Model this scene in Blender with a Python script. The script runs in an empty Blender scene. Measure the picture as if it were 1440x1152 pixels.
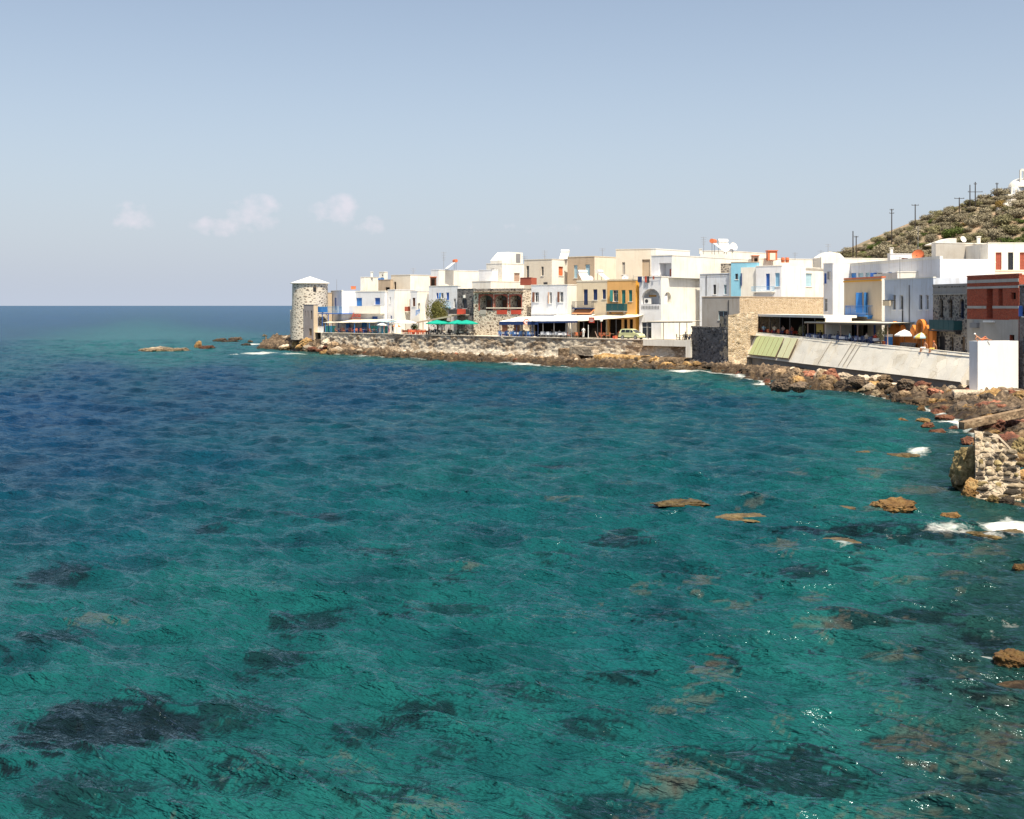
import bpy, math, random
import numpy as np
from mathutils import Vector, Matrix

R = math.radians
sc = bpy.context.scene
COL = sc.collection
random.seed(7)
rng = np.random.default_rng(11)

# ------------------------------------------------------------------ camera
F_PX, CX, HY, CAM_H = 1700.0, 720.0, 429.0, 9.0
cam_d = bpy.data.cameras.new('camera')
cam = bpy.data.objects.new('camera', cam_d)
COL.objects.link(cam)
cam.location = (0, 0, CAM_H)
cam.rotation_euler = (R(90), 0, 0)
cam_d.sensor_width = 36.0
cam_d.lens = F_PX / 1440.0 * 36.0
cam_d.shift_y = -(576.0 - HY) / 1440.0
cam_d.clip_start = 0.5
cam_d.clip_end = 30000
sc.camera = cam

# ------------------------------------------------------------------ light
SUN_AZ = Vector((0.36, -0.933, 0)).normalized()
SUN_EL = R(62)
sun_dir = Vector((SUN_AZ.x * math.cos(SUN_EL), SUN_AZ.y * math.cos(SUN_EL), math.sin(SUN_EL)))
sun_d = bpy.data.lights.new('sun', 'SUN')
sun_d.energy = 4.6
sun_d.angle = R(0.53)
sun_d.color = (1.0, 0.90, 0.72)
sun = bpy.data.objects.new('sun', sun_d)
COL.objects.link(sun)
sun.rotation_euler = sun_dir.to_track_quat('Z', 'Y').to_euler()
sun.location = (60, -60, 120)

world = bpy.data.worlds.new('World')
sc.world = world
world.use_nodes = True
SKY_STRENGTH = 0.092
EXPOSURE = 0.70


def build_world():
    nt = world.node_tree
    N, L = nt.nodes, nt.links
    N.clear()
    out = N.new('ShaderNodeOutputWorld')
    bg = N.new('ShaderNodeBackground')
    bg.inputs['Strength'].default_value = SKY_STRENGTH
    sky = N.new('ShaderNodeTexSky')
    sky.sky_type = 'NISHITA'
    sky.sun_disc = False
    sky.sun_elevation = SUN_EL
    sky.sun_rotation = math.atan2(SUN_AZ.x, SUN_AZ.y)
    sky.altitude = 20
    sky.air_density = 1.0
    sky.dust_density = 2.2
    sky.ozone_density = 1.6
    # summer haze: a little less saturated than a clean sky
    hsv = N.new('ShaderNodeHueSaturation')
    hsv.inputs['Saturation'].default_value = 0.80
    hsv.inputs['Value'].default_value = 1.0
    tint = N.new('ShaderNodeMix'); tint.data_type = 'RGBA'; tint.blend_type = 'MULTIPLY'; tint.inputs[0].default_value = 1.0
    tint.inputs[7].default_value = (1.0, 1.0, 0.985, 1)
    L.new(sky.outputs[0], tint.inputs[6])
    L.new(tint.outputs[2], hsv.inputs['Color'])
    tc = N.new('ShaderNodeTexCoord')
    sep = N.new('ShaderNodeSeparateXYZ')
    L.new(tc.outputs['Generated'], sep.inputs[0])

    def math_(op, a, b=None, c=None, clamp=False):
        n = N.new('ShaderNodeMath')
        n.operation = op
        n.use_clamp = clamp
        for i, v in enumerate((a, b, c)):
            if v is None:
                continue
            if isinstance(v, (int, float)):
                n.inputs[i].default_value = v
            else:
                L.new(v, n.inputs[i])
        return n.outputs[0]
    az = math_('ARCTAN2', sep.outputs[0], sep.outputs[1])
    el = math_('ARCSINE', sep.outputs[2])
    comb = N.new('ShaderNodeCombineXYZ')
    L.new(az, comb.inputs[0])
    L.new(math_('MULTIPLY', el, 1.15), comb.inputs[1])
    # humid air near the horizon: the low sky is paler and rosier
    hz = math_('POWER', math_('SUBTRACT', 1.0, math_('MULTIPLY', math_('ABSOLUTE', el), 2.6, clamp=True), clamp=True), 2.2)
    mixh = N.new('ShaderNodeMix')
    mixh.data_type = 'RGBA'
    L.new(math_('MULTIPLY', hz, 0.78), mixh.inputs[0])
    L.new(hsv.outputs[0], mixh.inputs[6])
    mixh.inputs[7].default_value = (4.35, 4.85, 5.85, 1)
    ns = N.new('ShaderNodeTexNoise')
    ns.inputs['Scale'].default_value = 62
    ns.inputs['Detail'].default_value = 6
    ns.inputs['Roughness'].default_value = 0.55
    L.new(comb.outputs[0], ns.inputs['Vector'])
    nb = N.new('ShaderNodeTexNoise')
    nb.inputs['Scale'].default_value = 5.0
    nb.inputs['Detail'].default_value = 3
    L.new(comb.outputs[0], nb.inputs['Vector'])
    total = None
    blobs = [(186, 312, 24, 20), (352, 304, 38, 20), (318, 322, 40, 12), (374, 292, 24, 16), (470, 298, 32, 18),
             (486, 290, 20, 14), (520, 318, 18, 14), (290, 322, 12, 14), (690, 322, 130, 10)]
    for a_ in range(14):        # the same small fair-weather clouds go on round the horizon
        a_px = 2300 + a_ * 620 + 140 * math.sin(a_ * 2.1)
        blobs.append((a_px, 310 + 14 * math.sin(a_ * 1.7), 46, 18))
    for (px, py, rx, ry) in blobs:
        a0, e0 = (px - CX) / F_PX, (HY - py) / F_PX
        if px < 1500:
            a0 = math.atan(a0)
        if a0 > math.pi:
            a0 -= 2 * math.pi
        da = math_('MULTIPLY', math_('SUBTRACT', az, a0), F_PX / rx)
        de = math_('MULTIPLY', math_('SUBTRACT', el, e0), F_PX / ry)
        r2 = math_('ADD', math_('MULTIPLY', da, da), math_('MULTIPLY', de, de))
        m = math_('SUBTRACT', 1.0, math_('MULTIPLY', r2, 0.5), clamp=True)
        if px == 690:
            m = math_('MULTIPLY', m, 0.45)
        total = m if total is None else math_('MAXIMUM', total, m)
    dens = math_('SUBTRACT', math_('ADD', total, math_('MULTIPLY', math_('SUBTRACT', ns.outputs[0], 0.5), 2.6)), 0.42)
    dens = math_('MULTIPLY', math_('MULTIPLY', dens, 1.1, clamp=True), math_('MULTIPLY', total, 2.0, clamp=True))
    mix = N.new('ShaderNodeMix')
    mix.data_type = 'RGBA'
    L.new(math_('MULTIPLY', dens, 0.46), mix.inputs[0])
    L.new(mixh.outputs[2], mix.inputs[6])
    mix.inputs[7].default_value = (6.5, 5.75, 6.25, 1)
    L.new(mix.outputs[2], bg.inputs['Color'])
    L.new(bg.outputs[0], out.inputs['Surface'])


build_world()
sc.view_settings.view_transform = 'Standard'
sc.view_settings.look = 'None'
sc.view_settings.exposure = EXPOSURE
sc.view_settings.gamma = 1.0
sc.view_settings.use_curve_mapping = False
sc.render.engine = 'CYCLES'
sc.cycles.max_bounces = 7
sc.cycles.diffuse_bounces = 3
sc.cycles.glossy_bounces = 3
sc.cycles.transparent_max_bounces = 8
sc.cycles.use_denoising = True
sc.cycles.sample_clamp_indirect = 4.0
sc.cycles.caustics_reflective = False
sc.cycles.caustics_refractive = False

# ------------------------------------------------------------------ pixels to directions; distances come from lines on the ground


def P(px, py, d):
    return Vector(((px - CX) / F_PX * d, d, CAM_H + (HY - py) / F_PX * d))


def PZ(px, py, z):
    """the point where the ray through a pixel meets the level z"""
    d = (CAM_H - z) * F_PX / (py - HY)
    return P(px, py, d)


def zat(py, d):
    return CAM_H + (HY - py) / F_PX * d


DIRS = {'S': Vector((0.763, -0.647)), 'F': Vector((0.647, 0.763)), 'R': Vector((0.14, -0.990)), 'G': Vector((0.99, 0.14)),
        'C': Vector((1.0, 0.0)), 'W': Vector((0.34, -0.94)), 'Q': Vector((0.94, -0.34)), 'X': Vector((0.95, 0.31))}
for k_ in DIRS:
    DIRS[k_].normalize()
QA, QD, QN = Vector((-36.0, 231.0)), DIRS['S'], DIRS['F']
RA, RD, RN = Vector((41.4, 160.0)), DIRS['R'], DIRS['G']


def hit(p, d, px):
    """where the line p + t d (plan view) crosses the vertical plane of a pixel column"""
    r = (px - CX) / F_PX
    t = (r * p.y - p.x) / (d.x - r * d.y)
    return p + d * t


def onq(px, k=0.0):
    """on the line k metres inland of the quay edge"""
    return hit(QA + QN * k, QD, px)


def onr(px, k=0.0):
    """on the line k metres inland of the right-hand street front"""
    return hit(RA + RN * k, RD, px)


# ------------------------------------------------------------------ value noise
_perm = rng.random((64, 64, 64))


def vnoise(x, y, z=0.0):
    x = np.asarray(x, float); y = np.asarray(y, float); z = np.zeros_like(x) + z
    xi, yi, zi = np.floor(x).astype(int), np.floor(y).astype(int), np.floor(z).astype(int)
    xf, yf, zf = x - xi, y - yi, z - zi
    xf, yf, zf = [t * t * (3 - 2 * t) for t in (xf, yf, zf)]
    v = 0
    for a in (0, 1):
        for b in (0, 1):
            for c in (0, 1):
                w = (xf if a else 1 - xf) * (yf if b else 1 - yf) * (zf if c else 1 - zf)
                v = v + w * _perm[(xi + a) % 64, (yi + b) % 64, (zi + c) % 64]
    return v


def fbm(x, y, z=0.0, o=4):
    v, a, s = 0, 0.5, 1.0
    for i in range(o):
        v = v + a * vnoise(np.asarray(x) * s + 7.3 * i, np.asarray(y) * s + 3.1 * i, np.asarray(z) * s + 1.7 * i)
        a *= 0.5; s *= 2.03
    return v


# ------------------------------------------------------------------ materials
MATS = {}


def new_mat(name):
    m = bpy.data.materials.new(name)
    m.use_nodes = True
    nt = m.node_tree
    b = nt.nodes.get('Principled BSDF')
    return m, nt, nt.nodes, nt.links, b


def ramp(N, pts, interp='LINEAR'):
    r = N.new('ShaderNodeValToRGB')
    r.color_ramp.interpolation = interp
    e = r.color_ramp.elements
    while len(e) > 1:
        e.remove(e[-1])
    e[0].position = pts[0][0]; e[0].color = (*pts[0][1], 1)
    for p, c in pts[1:]:
        x = e.new(p); x.color = (*c, 1)
    return r


def mixrgb(N, L, fac, a, b, mode='MIX'):
    m = N.new('ShaderNodeMix')
    m.data_type = 'RGBA'
    m.blend_type = mode
    for sock, v in ((m.inputs[0], fac), (m.inputs[6], a), (m.inputs[7], b)):
        if isinstance(v, (int, float)):
            sock.default_value = v
        elif isinstance(v, tuple):
            sock.default_value = (*v, 1) if len(v) == 3 else v
        else:
            L.new(v, sock)
    return m.outputs[2]


def noise(N, L, vec, scale, detail=4, rough=0.55, dist=0.0):
    n = N.new('ShaderNodeTexNoise')
    n.inputs['Scale'].default_value = scale
    n.inputs['Detail'].default_value = detail
    n.inputs['Roughness'].default_value = rough
    n.inputs['Distortion'].default_value = dist
    if vec is not None:
        L.new(vec, n.inputs['Vector'])
    return n.outputs[0]


def mapping(N, L, vec, scale):
    m = N.new('ShaderNodeMapping')
    m.inputs['Scale'].default_value = scale
    L.new(vec, m.inputs['Vector'])
    return m.outputs[0]


def bump(N, L, b, h, strength=0.4, dist=0.05):
    n = N.new('ShaderNodeBump')
    n.inputs['Strength'].default_value = strength
    n.inputs['Distance'].default_value = dist
    L.new(h, n.inputs['Height'])
    L.new(n.outputs[0], b.inputs['Normal'])


def plaster(name, col, dirt=(0.42, 0.38, 0.33), amt=0.35, rough=0.9, streak=1.0):
    """limewash or paint with rain streaks, patched areas and grain"""
    if name in MATS:
        return MATS[name]
    m, nt, N, L, b = new_mat(name)
    g = N.new('ShaderNodeNewGeometry').outputs['Position']
    n1 = noise(N, L, g, 0.55, 5, 0.6)
    n2 = noise(N, L, mapping(N, L, g, (2.3, 2.3, 0.28)), 1.0, 4, 0.6)
    n3 = noise(N, L, g, 9.0, 3, 0.6)
    r1 = ramp(N, [(0.40, (0, 0, 0)), (0.72, (1, 1, 1))]); L.new(n1, r1.inputs[0])
    r2 = ramp(N, [(0.52, (0, 0, 0)), (0.75, (1, 1, 1))]); L.new(n2, r2.inputs[0])
    mx = N.new('ShaderNodeMath'); mx.operation = 'MULTIPLY_ADD'
    L.new(r2.outputs[0], mx.inputs[0]); mx.inputs[1].default_value = 0.65 * streak
    sc1 = N.new('ShaderNodeMath'); sc1.operation = 'MULTIPLY'
    L.new(r1.outputs[0], sc1.inputs[0]); sc1.inputs[1].default_value = 0.45
    L.new(sc1.outputs[0], mx.inputs[2])
    f = N.new('ShaderNodeMath'); f.operation = 'MULTIPLY'
    L.new(mx.outputs[0], f.inputs[0]); f.inputs[1].default_value = amt
    c = mixrgb(N, L, f.outputs[0], col, tuple(x * y * 1.6 for x, y in zip(col, dirt)))
    c = mixrgb(N, L, 0.10, c, n3, 'OVERLAY')
    L.new(c, b.inputs['Base Color'])
    b.inputs['Roughness'].default_value = rough
    b.inputs['Specular IOR Level'].default_value = 0.2
    bump(N, L, b, n3, 0.35, 0.03)
    MATS[name] = m
    return m


def paint(name, col, rough=0.55, var=0.25, spec=0.3):
    """painted wood or metal, slightly uneven"""
    if name in MATS:
        return MATS[name]
    m, nt, N, L, b = new_mat(name)
    g = N.new('ShaderNodeNewGeometry').outputs['Position']
    n1 = noise(N, L, mapping(N, L, g, (3, 3, 1.0)), 1.5, 4, 0.6)
    c = mixrgb(N, L, n1, tuple(x * (1 - var) for x in col), tuple(min(1, x * (1 + var * .7)) for x in col))
    L.new(c, b.inputs['Base Color'])
    b.inputs['Roughness'].default_value = rough
    b.inputs['Specular IOR Level'].default_value = spec
    MATS[name] = m
    return m


def masonry(name, stone_a, stone_b, mortar, scale=2.2, mort_w=0.06, rel=0.05, zsq=1.4, obj=False, patch=None, lay=0.5):
    """rubble wall: voronoi stones in mortar, patches of old plaster where wanted"""
    if name in MATS:
        return MATS[name]
    m, nt, N, L, b = new_mat(name)
    if obj:
        g = N.new('ShaderNodeTexCoord').outputs['Object']
    else:
        g = N.new('ShaderNodeNewGeometry').outputs['Position']
    v0 = mapping(N, L, g, (1, 1, zsq))
    w = N.new('ShaderNodeTexNoise'); w.inputs['Scale'].default_value = 1.6; L.new(v0, w.inputs['Vector'])
    vv = N.new('ShaderNodeVectorMath'); vv.operation = 'MULTIPLY_ADD'
    L.new(w.outputs['Color'], vv.inputs[0]); vv.inputs[1].default_value = (.35, .35, .35); L.new(v0, vv.inputs[2])
    d = N.new('ShaderNodeTexVoronoi'); d.feature = 'DISTANCE_TO_EDGE'; d.inputs['Scale'].default_value = scale
    c = N.new('ShaderNodeTexVoronoi'); c.inputs['Scale'].default_value = scale
    L.new(vv.outputs[0], d.inputs['Vector']); L.new(vv.outputs[0], c.inputs['Vector'])
    sp = N.new('ShaderNodeSeparateColor'); L.new(c.outputs['Color'], sp.inputs[0])
    st = mixrgb(N, L, sp.outputs[0], stone_a, stone_b)
    n1 = noise(N, L, g, 6, 4, 0.65)
    st = mixrgb(N, L, 0.45, st, n1, 'OVERLAY')
    edge = ramp(N, [(mort_w * 0.5, (0, 0, 0)), (mort_w * 1.6, (1, 1, 1))]); L.new(d.outputs['Distance'], edge.inputs[0])
    colr = mixrgb(N, L, edge.outputs[0], mortar, st)
    if patch:
        pn = noise(N, L, mapping(N, L, g, (1, 1, lay)), 0.35, 5, 0.65)
        pr = ramp(N, [(0.43, (0, 0, 0)), (0.52, (1, 1, 1))]); L.new(pn, pr.inputs[0])
        pc = mixrgb(N, L, n1, tuple(x * 0.75 for x in patch), patch)
        colr = mixrgb(N, L, pr.outputs[0], colr, pc)
    L.new(colr, b.inputs['Base Color'])
    b.inputs['Roughness'].default_value = 0.92
    b.inputs['Specular IOR Level'].default_value = 0.15
    hh = N.new('ShaderNodeMath'); hh.operation = 'MULTIPLY_ADD'
    L.new(n1, hh.inputs[0]); hh.inputs[1].default_value = 0.35; L.new(edge.outputs[0], hh.inputs[2])
    bump(N, L, b, hh.outputs[0], 0.9, rel)
    MATS[name] = m
    return m


def rockmat(name, a, bcol, c, wet=True, scale=1.0):
    """sea rock: light and dark minerals, a wet dark foot at the waterline, weed and ochre lichen"""
    if name in MATS:
        return MATS[name]
    m, nt, N, L, b = new_mat(name)
    tc = N.new('ShaderNodeTexCoord').outputs['Object']
    geo = N.new('ShaderNodeNewGeometry').outputs['Position']
    oi = N.new('ShaderNodeObjectInfo')
    n1 = noise(N, L, geo, 1.5 * scale, 8, 0.72, 0.8)
    n2 = noise(N, L, geo, 5.5 * scale, 7, 0.75)
    rr = ramp(N, [(0.33, a), (0.5, bcol), (0.66, c)]); L.new(n1, rr.inputs[0])
    col = mixrgb(N, L, 0.75, rr.outputs[0], n2, 'OVERLAY')
    hs = N.new('ShaderNodeHueSaturation')
    vr = N.new('ShaderNodeMath'); vr.operation = 'MULTIPLY_ADD'
    L.new(oi.outputs['Random'], vr.inputs[0]); vr.inputs[1].default_value = 0.9; vr.inputs[2].default_value = 0.55
    L.new(vr.outputs[0], hs.inputs['Value']); L.new(col, hs.inputs['Color'])
    col = hs.outputs[0]
    rough = 0.85
    if wet:
        sp = N.new('ShaderNodeSeparateXYZ'); L.new(geo, sp.inputs[0])
        zz = N.new('ShaderNodeMath'); zz.operation = 'MULTIPLY_ADD'
        L.new(n2, zz.inputs[0]); zz.inputs[1].default_value = -0.9; L.new(sp.outputs[2], zz.inputs[2])
        wr = ramp(N, [(0.05, (1, 1, 1)), (0.50, (0, 0, 0))]); L.new(zz.outputs[0], wr.inputs[0])
        col = mixrgb(N, L, wr.outputs[0], col, mixrgb(N, L, 1.0, col, (0.40, 0.36, 0.28), 'MULTIPLY'))
        ro = N.new('ShaderNodeMath'); ro.operation = 'MULTIPLY_ADD'
        L.new(wr.outputs[0], ro.inputs[0]); ro.inputs[1].default_value = -0.45; ro.inputs[2].default_value = 0.88
        L.new(ro.outputs[0], b.inputs['Roughness'])
    else:
        b.inputs['Roughness'].default_value = rough
    L.new(col, b.inputs['Base Color'])
    b.inputs['Specular IOR Level'].default_value = 0.3
    vo = N.new('ShaderNodeTexVoronoi'); vo.inputs['Scale'].default_value = 2.4 * scale
    L.new(geo, vo.inputs['Vector'])
    hh = N.new('ShaderNodeMath'); hh.operation = 'ADD'
    L.new(n2, hh.inputs[0]); L.new(vo.outputs['Distance'], hh.inputs[1])
    bump(N, L, b, hh.outputs[0], 0.9, 0.12)
    MATS[name] = m
    return m


M_WHITE = plaster('white_limewash', (0.80, 0.77, 0.70), amt=0.65)
M_WHITE2 = plaster('old_white_limewash', (0.74, 0.71, 0.65), amt=0.85)
M_BLUEWHITE = plaster('shade_tinted_white', (0.74, 0.745, 0.77), amt=0.65)  # white limewash with blue shade put into its colour; also pale cloth
M_BLUEWHITE2 = plaster('shade_tinted_pale_blue', (0.56, 0.61, 0.70), amt=0.85)  # pale wash with blue-grey shade put in; also chairs and chapel windows
M_CREAM = plaster('cream_render', (0.72, 0.60, 0.43), amt=0.5)
M_CREAM2 = plaster('pale_cream_render', (0.74, 0.66, 0.54), amt=0.5)
M_BEIGE = plaster('beige_render', (0.62, 0.50, 0.36), amt=0.5)
M_TAN = plaster('tan_render', (0.50, 0.39, 0.28), amt=0.6)
M_ORANGE = plaster('apricot_render', (0.74, 0.42, 0.16), amt=0.4)
M_OCHRE = plaster('ochre_render', (0.70, 0.36, 0.06), amt=0.3)
M_TERRA = plaster('orange_limewash', (0.68, 0.23, 0.055), amt=0.45)
M_SKYBLUE = plaster('sky_blue_render', (0.22, 0.46, 0.60), amt=0.35)
M_GREY = plaster('grey_cement', (0.34, 0.32, 0.30), amt=0.8)
M_LGREY = plaster('light_grey_cement', (0.46, 0.43, 0.39), amt=0.8)
M_MAUVE = plaster('shaded_grey_render', (0.30, 0.27, 0.27), amt=0.7)  # grey cement with a mauve shade put into the colour
M_BLUE = paint('blue_paint', (0.04, 0.13, 0.44))
M_BLUE2 = paint('bright_blue_paint', (0.05, 0.22, 0.58))
M_LBLUE = paint('light_blue_paint', (0.24, 0.46, 0.64))
M_PBLUE = paint('pale_blue_paint', (0.40, 0.58, 0.66))
M_NAVY = paint('navy_paint', (0.025, 0.045, 0.13))
M_TEAL = paint('teal_paint', (0.03, 0.20, 0.19))
M_DTEAL = paint('dark_teal_paint', (0.018, 0.075, 0.085))
M_TURQ = paint('turquoise_paint', (0.10, 0.48, 0.46))
M_BROWN = paint('brown_paint', (0.13, 0.055, 0.035))
M_RED = paint('red_paint', (0.50, 0.07, 0.04))
M_RUST = paint('brick_red_paint', (0.36, 0.09, 0.055))
M_LRED = paint('orange_red_paint', (0.62, 0.17, 0.07))
M_WOOD = paint('weathered_wood', (0.20, 0.14, 0.09), 0.8, 0.4)
M_PWOOD = paint('pinkish_wood', (0.42, 0.28, 0.21), 0.8, 0.3)
M_DWOOD = paint('dark_wood', (0.045, 0.035, 0.03), 0.8, 0.4)
M_METAL = paint('grey_metal', (0.22, 0.22, 0.23), 0.45, 0.2, 0.5)
M_DMETAL = paint('dark_metal', (0.04, 0.04, 0.045), 0.5, 0.2, 0.5)
M_WPAINT = paint('white_paint', (0.78, 0.77, 0.74), 0.5, 0.08)
M_YELLOW = paint('yellow_paint', (0.70, 0.48, 0.12), 0.6, 0.2)
M_GLASS = paint('dark_window_glass', (0.018, 0.022, 0.028), 0.08, 0.3, 0.6)
M_DARK = paint('dark_interior', (0.018, 0.014, 0.012), 0.95, 0.5, 0.05)  # near-black colour paints the shade inside openings and rooms
M_CANVAS = plaster('cream_canvas', (0.70, 0.64, 0.52), amt=0.3, rough=0.95, streak=0.6)
M_WCANVAS = plaster('white_canvas', (0.80, 0.79, 0.76), amt=0.2, rough=0.95, streak=0.4)
M_GCANVAS = paint('green_canvas', (0.015, 0.33, 0.24), 0.9, 0.15, 0.1)
M_NCANVAS = paint('navy_canvas', (0.03, 0.06, 0.17), 0.9, 0.2, 0.1)
M_RCANVAS = paint('red_orange_canvas', (0.66, 0.27, 0.13), 0.9, 0.25, 0.1)
M_STONE_D = masonry('dark_lava_masonry', (0.035, 0.035, 0.04), (0.22, 0.21, 0.21), (0.17, 0.16, 0.155), 1.9, 0.10, 0.07)
M_STONE_G = masonry('grey_lava_masonry', (0.05, 0.048, 0.05), (0.23, 0.20, 0.18), (0.36, 0.32, 0.27), 1.7, 0.12, 0.06)
M_STONE_L = masonry('pale_rubble_masonry', (0.14, 0.10, 0.07), (0.52, 0.44, 0.35), (0.66, 0.59, 0.48), 1.6, 0.13, 0.06)
M_STONE_T = masonry('tan_rubble_masonry', (0.40, 0.29, 0.18), (0.60, 0.48, 0.33), (0.58, 0.48, 0.36), 2.2, 0.08, 0.07)
M_MILL = masonry('windmill_rubble', (0.05, 0.042, 0.038), (0.34, 0.28, 0.22), (0.62, 0.56, 0.47), 1.55, 0.21, 0.06)
M_QUAY = masonry('quay_masonry', (0.20, 0.145, 0.095), (0.60, 0.48, 0.35), (0.30, 0.23, 0.165), 1.3, 0.06, 0.10, 2.6, patch=(0.70, 0.62, 0.50), lay=1.3)
M_RUIN = masonry('ruin_mortar', (0.30, 0.23, 0.16), (0.50, 0.42, 0.31), (0.46, 0.38, 0.28), 3.4, 0.10, 0.08)
RK_WEED = rockmat('weedy_rock', (0.07, 0.055, 0.025), (0.24, 0.18, 0.08), (0.42, 0.34, 0.18))
RK_SHORE = rockmat('shore_rock', (0.030, 0.024, 0.019), (0.115, 0.080, 0.052), (0.34, 0.25, 0.165))
RK_DARK = rockmat('basalt_rock', (0.03, 0.026, 0.024), (0.10, 0.075, 0.055), (0.24, 0.17, 0.11))
RK_BROWN = rockmat('brown_rock', (0.06, 0.042, 0.03), (0.22, 0.15, 0.09), (0.42, 0.31, 0.20))
RK_OCHRE = rockmat('ochre_rock', (0.11, 0.065, 0.03), (0.36, 0.215, 0.085), (0.54, 0.40, 0.20))
RK_RED = rockmat('reddish_rock', (0.06, 0.03, 0.028), (0.26, 0.10, 0.06), (0.44, 0.24, 0.15))
RK_PALE = rockmat('pale_rock', (0.26, 0.20, 0.14), (0.50, 0.41, 0.31), (0.64, 0.56, 0.45))
RK_SUB = rockmat('weedy_sunken_rock', (0.006, 0.005, 0.006), (0.014, 0.011, 0.011), (0.075, 0.055, 0.03), wet=False)
RK_SUBP = rockmat('pale_sunken_rock', (0.30, 0.19, 0.12), (0.60, 0.42, 0.30), (0.70, 0.54, 0.40), wet=False)

# ------------------------------------------------------------------ mesh building
ROOT = {}       # object name -> world offset of its mesh coordinates


class MB:
    def __init__(s):
        s.v, s.f = [], []

    def quad(s, a, b, c, d):
        n = len(s.v); s.v += [tuple(a), tuple(b), tuple(c), tuple(d)]; s.f.append((n, n + 1, n + 2, n + 3))

    def poly(s, pts):
        n = len(s.v); s.v += [tuple(p) for p in pts]; s.f.append(tuple(range(n, n + len(pts))))

    def ob(s, o, u, v, w):
        """box from a corner and three edge vectors"""
        o, u, v, w = Vector(o), Vector(u), Vector(v), Vector(w)
        if u.cross(v).dot(w) < 0:
            u, v = v, u
        n = len(s.v)
        for a in (0, 1):
            for b in (0, 1):
                for c in (0, 1):
                    s.v.append(tuple(o + u * a + v * b + w * c))
        for f in ((0, 1, 3, 2), (4, 6, 7, 5), (0, 4, 5, 1), (2, 3, 7, 6), (0, 2, 6, 4), (1, 5, 7, 3)):
            s.f.append(tuple(n + i for i in f))

    def box(s, c, size):
        c = Vector(c); x, y, z = size
        s.ob(c - Vector((x / 2, y / 2, z / 2)), (x, 0, 0), (0, y, 0), (0, 0, z))

    def tube(s, p0, p1, r0, r1=None, n=8, caps=True):
        p0, p1 = Vector(p0), Vector(p1)
        r1 = r0 if r1 is None else r1
        ax = (p1 - p0).normalized()
        a = ax.orthogonal().normalized(); b = ax.cross(a)
        k = len(s.v)
        for i in range(n):
            t = 2 * math.pi * i / n
            o = a * math.cos(t) + b * math.sin(t)
            s.v.append(tuple(p0 + o * r0)); s.v.append(tuple(p1 + o * r1))
        for i in range(n):
            j = (i + 1) % n
            s.f.append((k + 2 * i, k + 2 * j, k + 2 * j + 1, k + 2 * i + 1))
        if caps:
            s.f.append(tuple(k + 2 * i for i in range(n))[::-1]); s.f.append(tuple(k + 2 * i + 1 for i in range(n)))

    def prism(s, pts, z0, z1):
        """closed upright prism over a plan polygon (z1 may be a list)"""
        n = len(pts); k = len(s.v)
        zs = z1 if isinstance(z1, (list, tuple)) else [z1] * n
        ar = sum(pts[i][0] * pts[(i + 1) % n][1] - pts[(i + 1) % n][0] * pts[i][1] for i in range(n))
        idx = list(range(n)) if ar > 0 else list(range(n))[::-1]
        for i in idx:
            s.v.append((pts[i][0], pts[i][1], z0))
        for i in idx:
            s.v.append((pts[i][0], pts[i][1], zs[i]))
        s.f.append(tuple(k + i for i in range(n))[::-1]); s.f.append(tuple(k + n + i for i in range(n)))
        for i in range(n):
            j = (i + 1) % n
            s.f.append((k + i, k + j, k + n + j, k + n + i))

    def lathe(s, c, prof, n=24, a0=0.0, a1=2 * math.pi):
        c = Vector(c); k = len(s.v); full = abs(a1 - a0 - 2 * math.pi) < 1e-6
        m = n if full else n + 1
        for (r, z) in prof:
            for i in range(m):
                t = a0 + (a1 - a0) * i / n
                s.v.append((c.x + r * math.cos(t), c.y + r * math.sin(t), c.z + z))
        for q in range(len(prof) - 1):
            for i in range(n):
                j = (i + 1) % m if full else i + 1
                s.f.append((k + q * m + i, k + q * m + j, k + (q + 1) * m + j, k + (q + 1) * m + i))

    def mesh(s, name, off=(0, 0, 0)):
        me = bpy.data.meshes.new(name)
        o = Vector(off)
        me.from_pydata([(x - o.x, y - o.y, z - o.z) for x, y, z in s.v], [], s.f)
        me.update()
        return me


def tag(o, label=None, cat=None, group=None, kind=None):
    if label: o['label'] = label
    if cat: o['category'] = cat
    if group: o['group'] = group
    if kind: o['kind'] = kind
    return o


def thing(name, label, cat, loc=(0, 0, 0), rz=0.0, group=None):
    o = bpy.data.objects.new(name, None)
    o.empty_display_size = 0.3
    COL.objects.link(o)
    o.location = loc
    o.rotation_euler = (0, 0, rz)
    ROOT[o.name] = Vector(loc)
    return tag(o, label, cat, group)


def part(name, mb, mat, parent=None, local=False, smooth=False, label=None):
    """one mesh object; its coordinates are world coordinates unless local"""
    off = Vector((0, 0, 0))
    if parent is not None and not local:
        off = ROOT[parent.name]
    me = mb.mesh(name, off) if isinstance(mb, MB) else mb
    me.materials.append(mat)
    if smooth:
        me.polygons.foreach_set('use_smooth', [True] * len(me.polygons))
    o = bpy.data.objects.new(name, me)
    COL.objects.link(o)
    if parent is not None:
        o.parent = parent
        ROOT[o.name] = ROOT[parent.name]
    else:
        ROOT[o.name] = Vector((0, 0, 0))
    if label:
        o['label'] = label
    return o


def copy_tree(o, parent=None):
    c = o.copy()
    COL.objects.link(c)
    c.parent = parent
    ROOT[c.name] = ROOT[o.name]
    for ch in list(o.children):
        copy_tree(ch, c)
    return c


def struct(name, mb, mat, smooth=False, kind='structure', label=None):
    o = part(name, mb, mat, smooth=smooth)
    o['kind'] = kind
    if label:
        o['label'] = label
    return o


def v3(p, z):
    return Vector((p[0], p[1], z))
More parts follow.
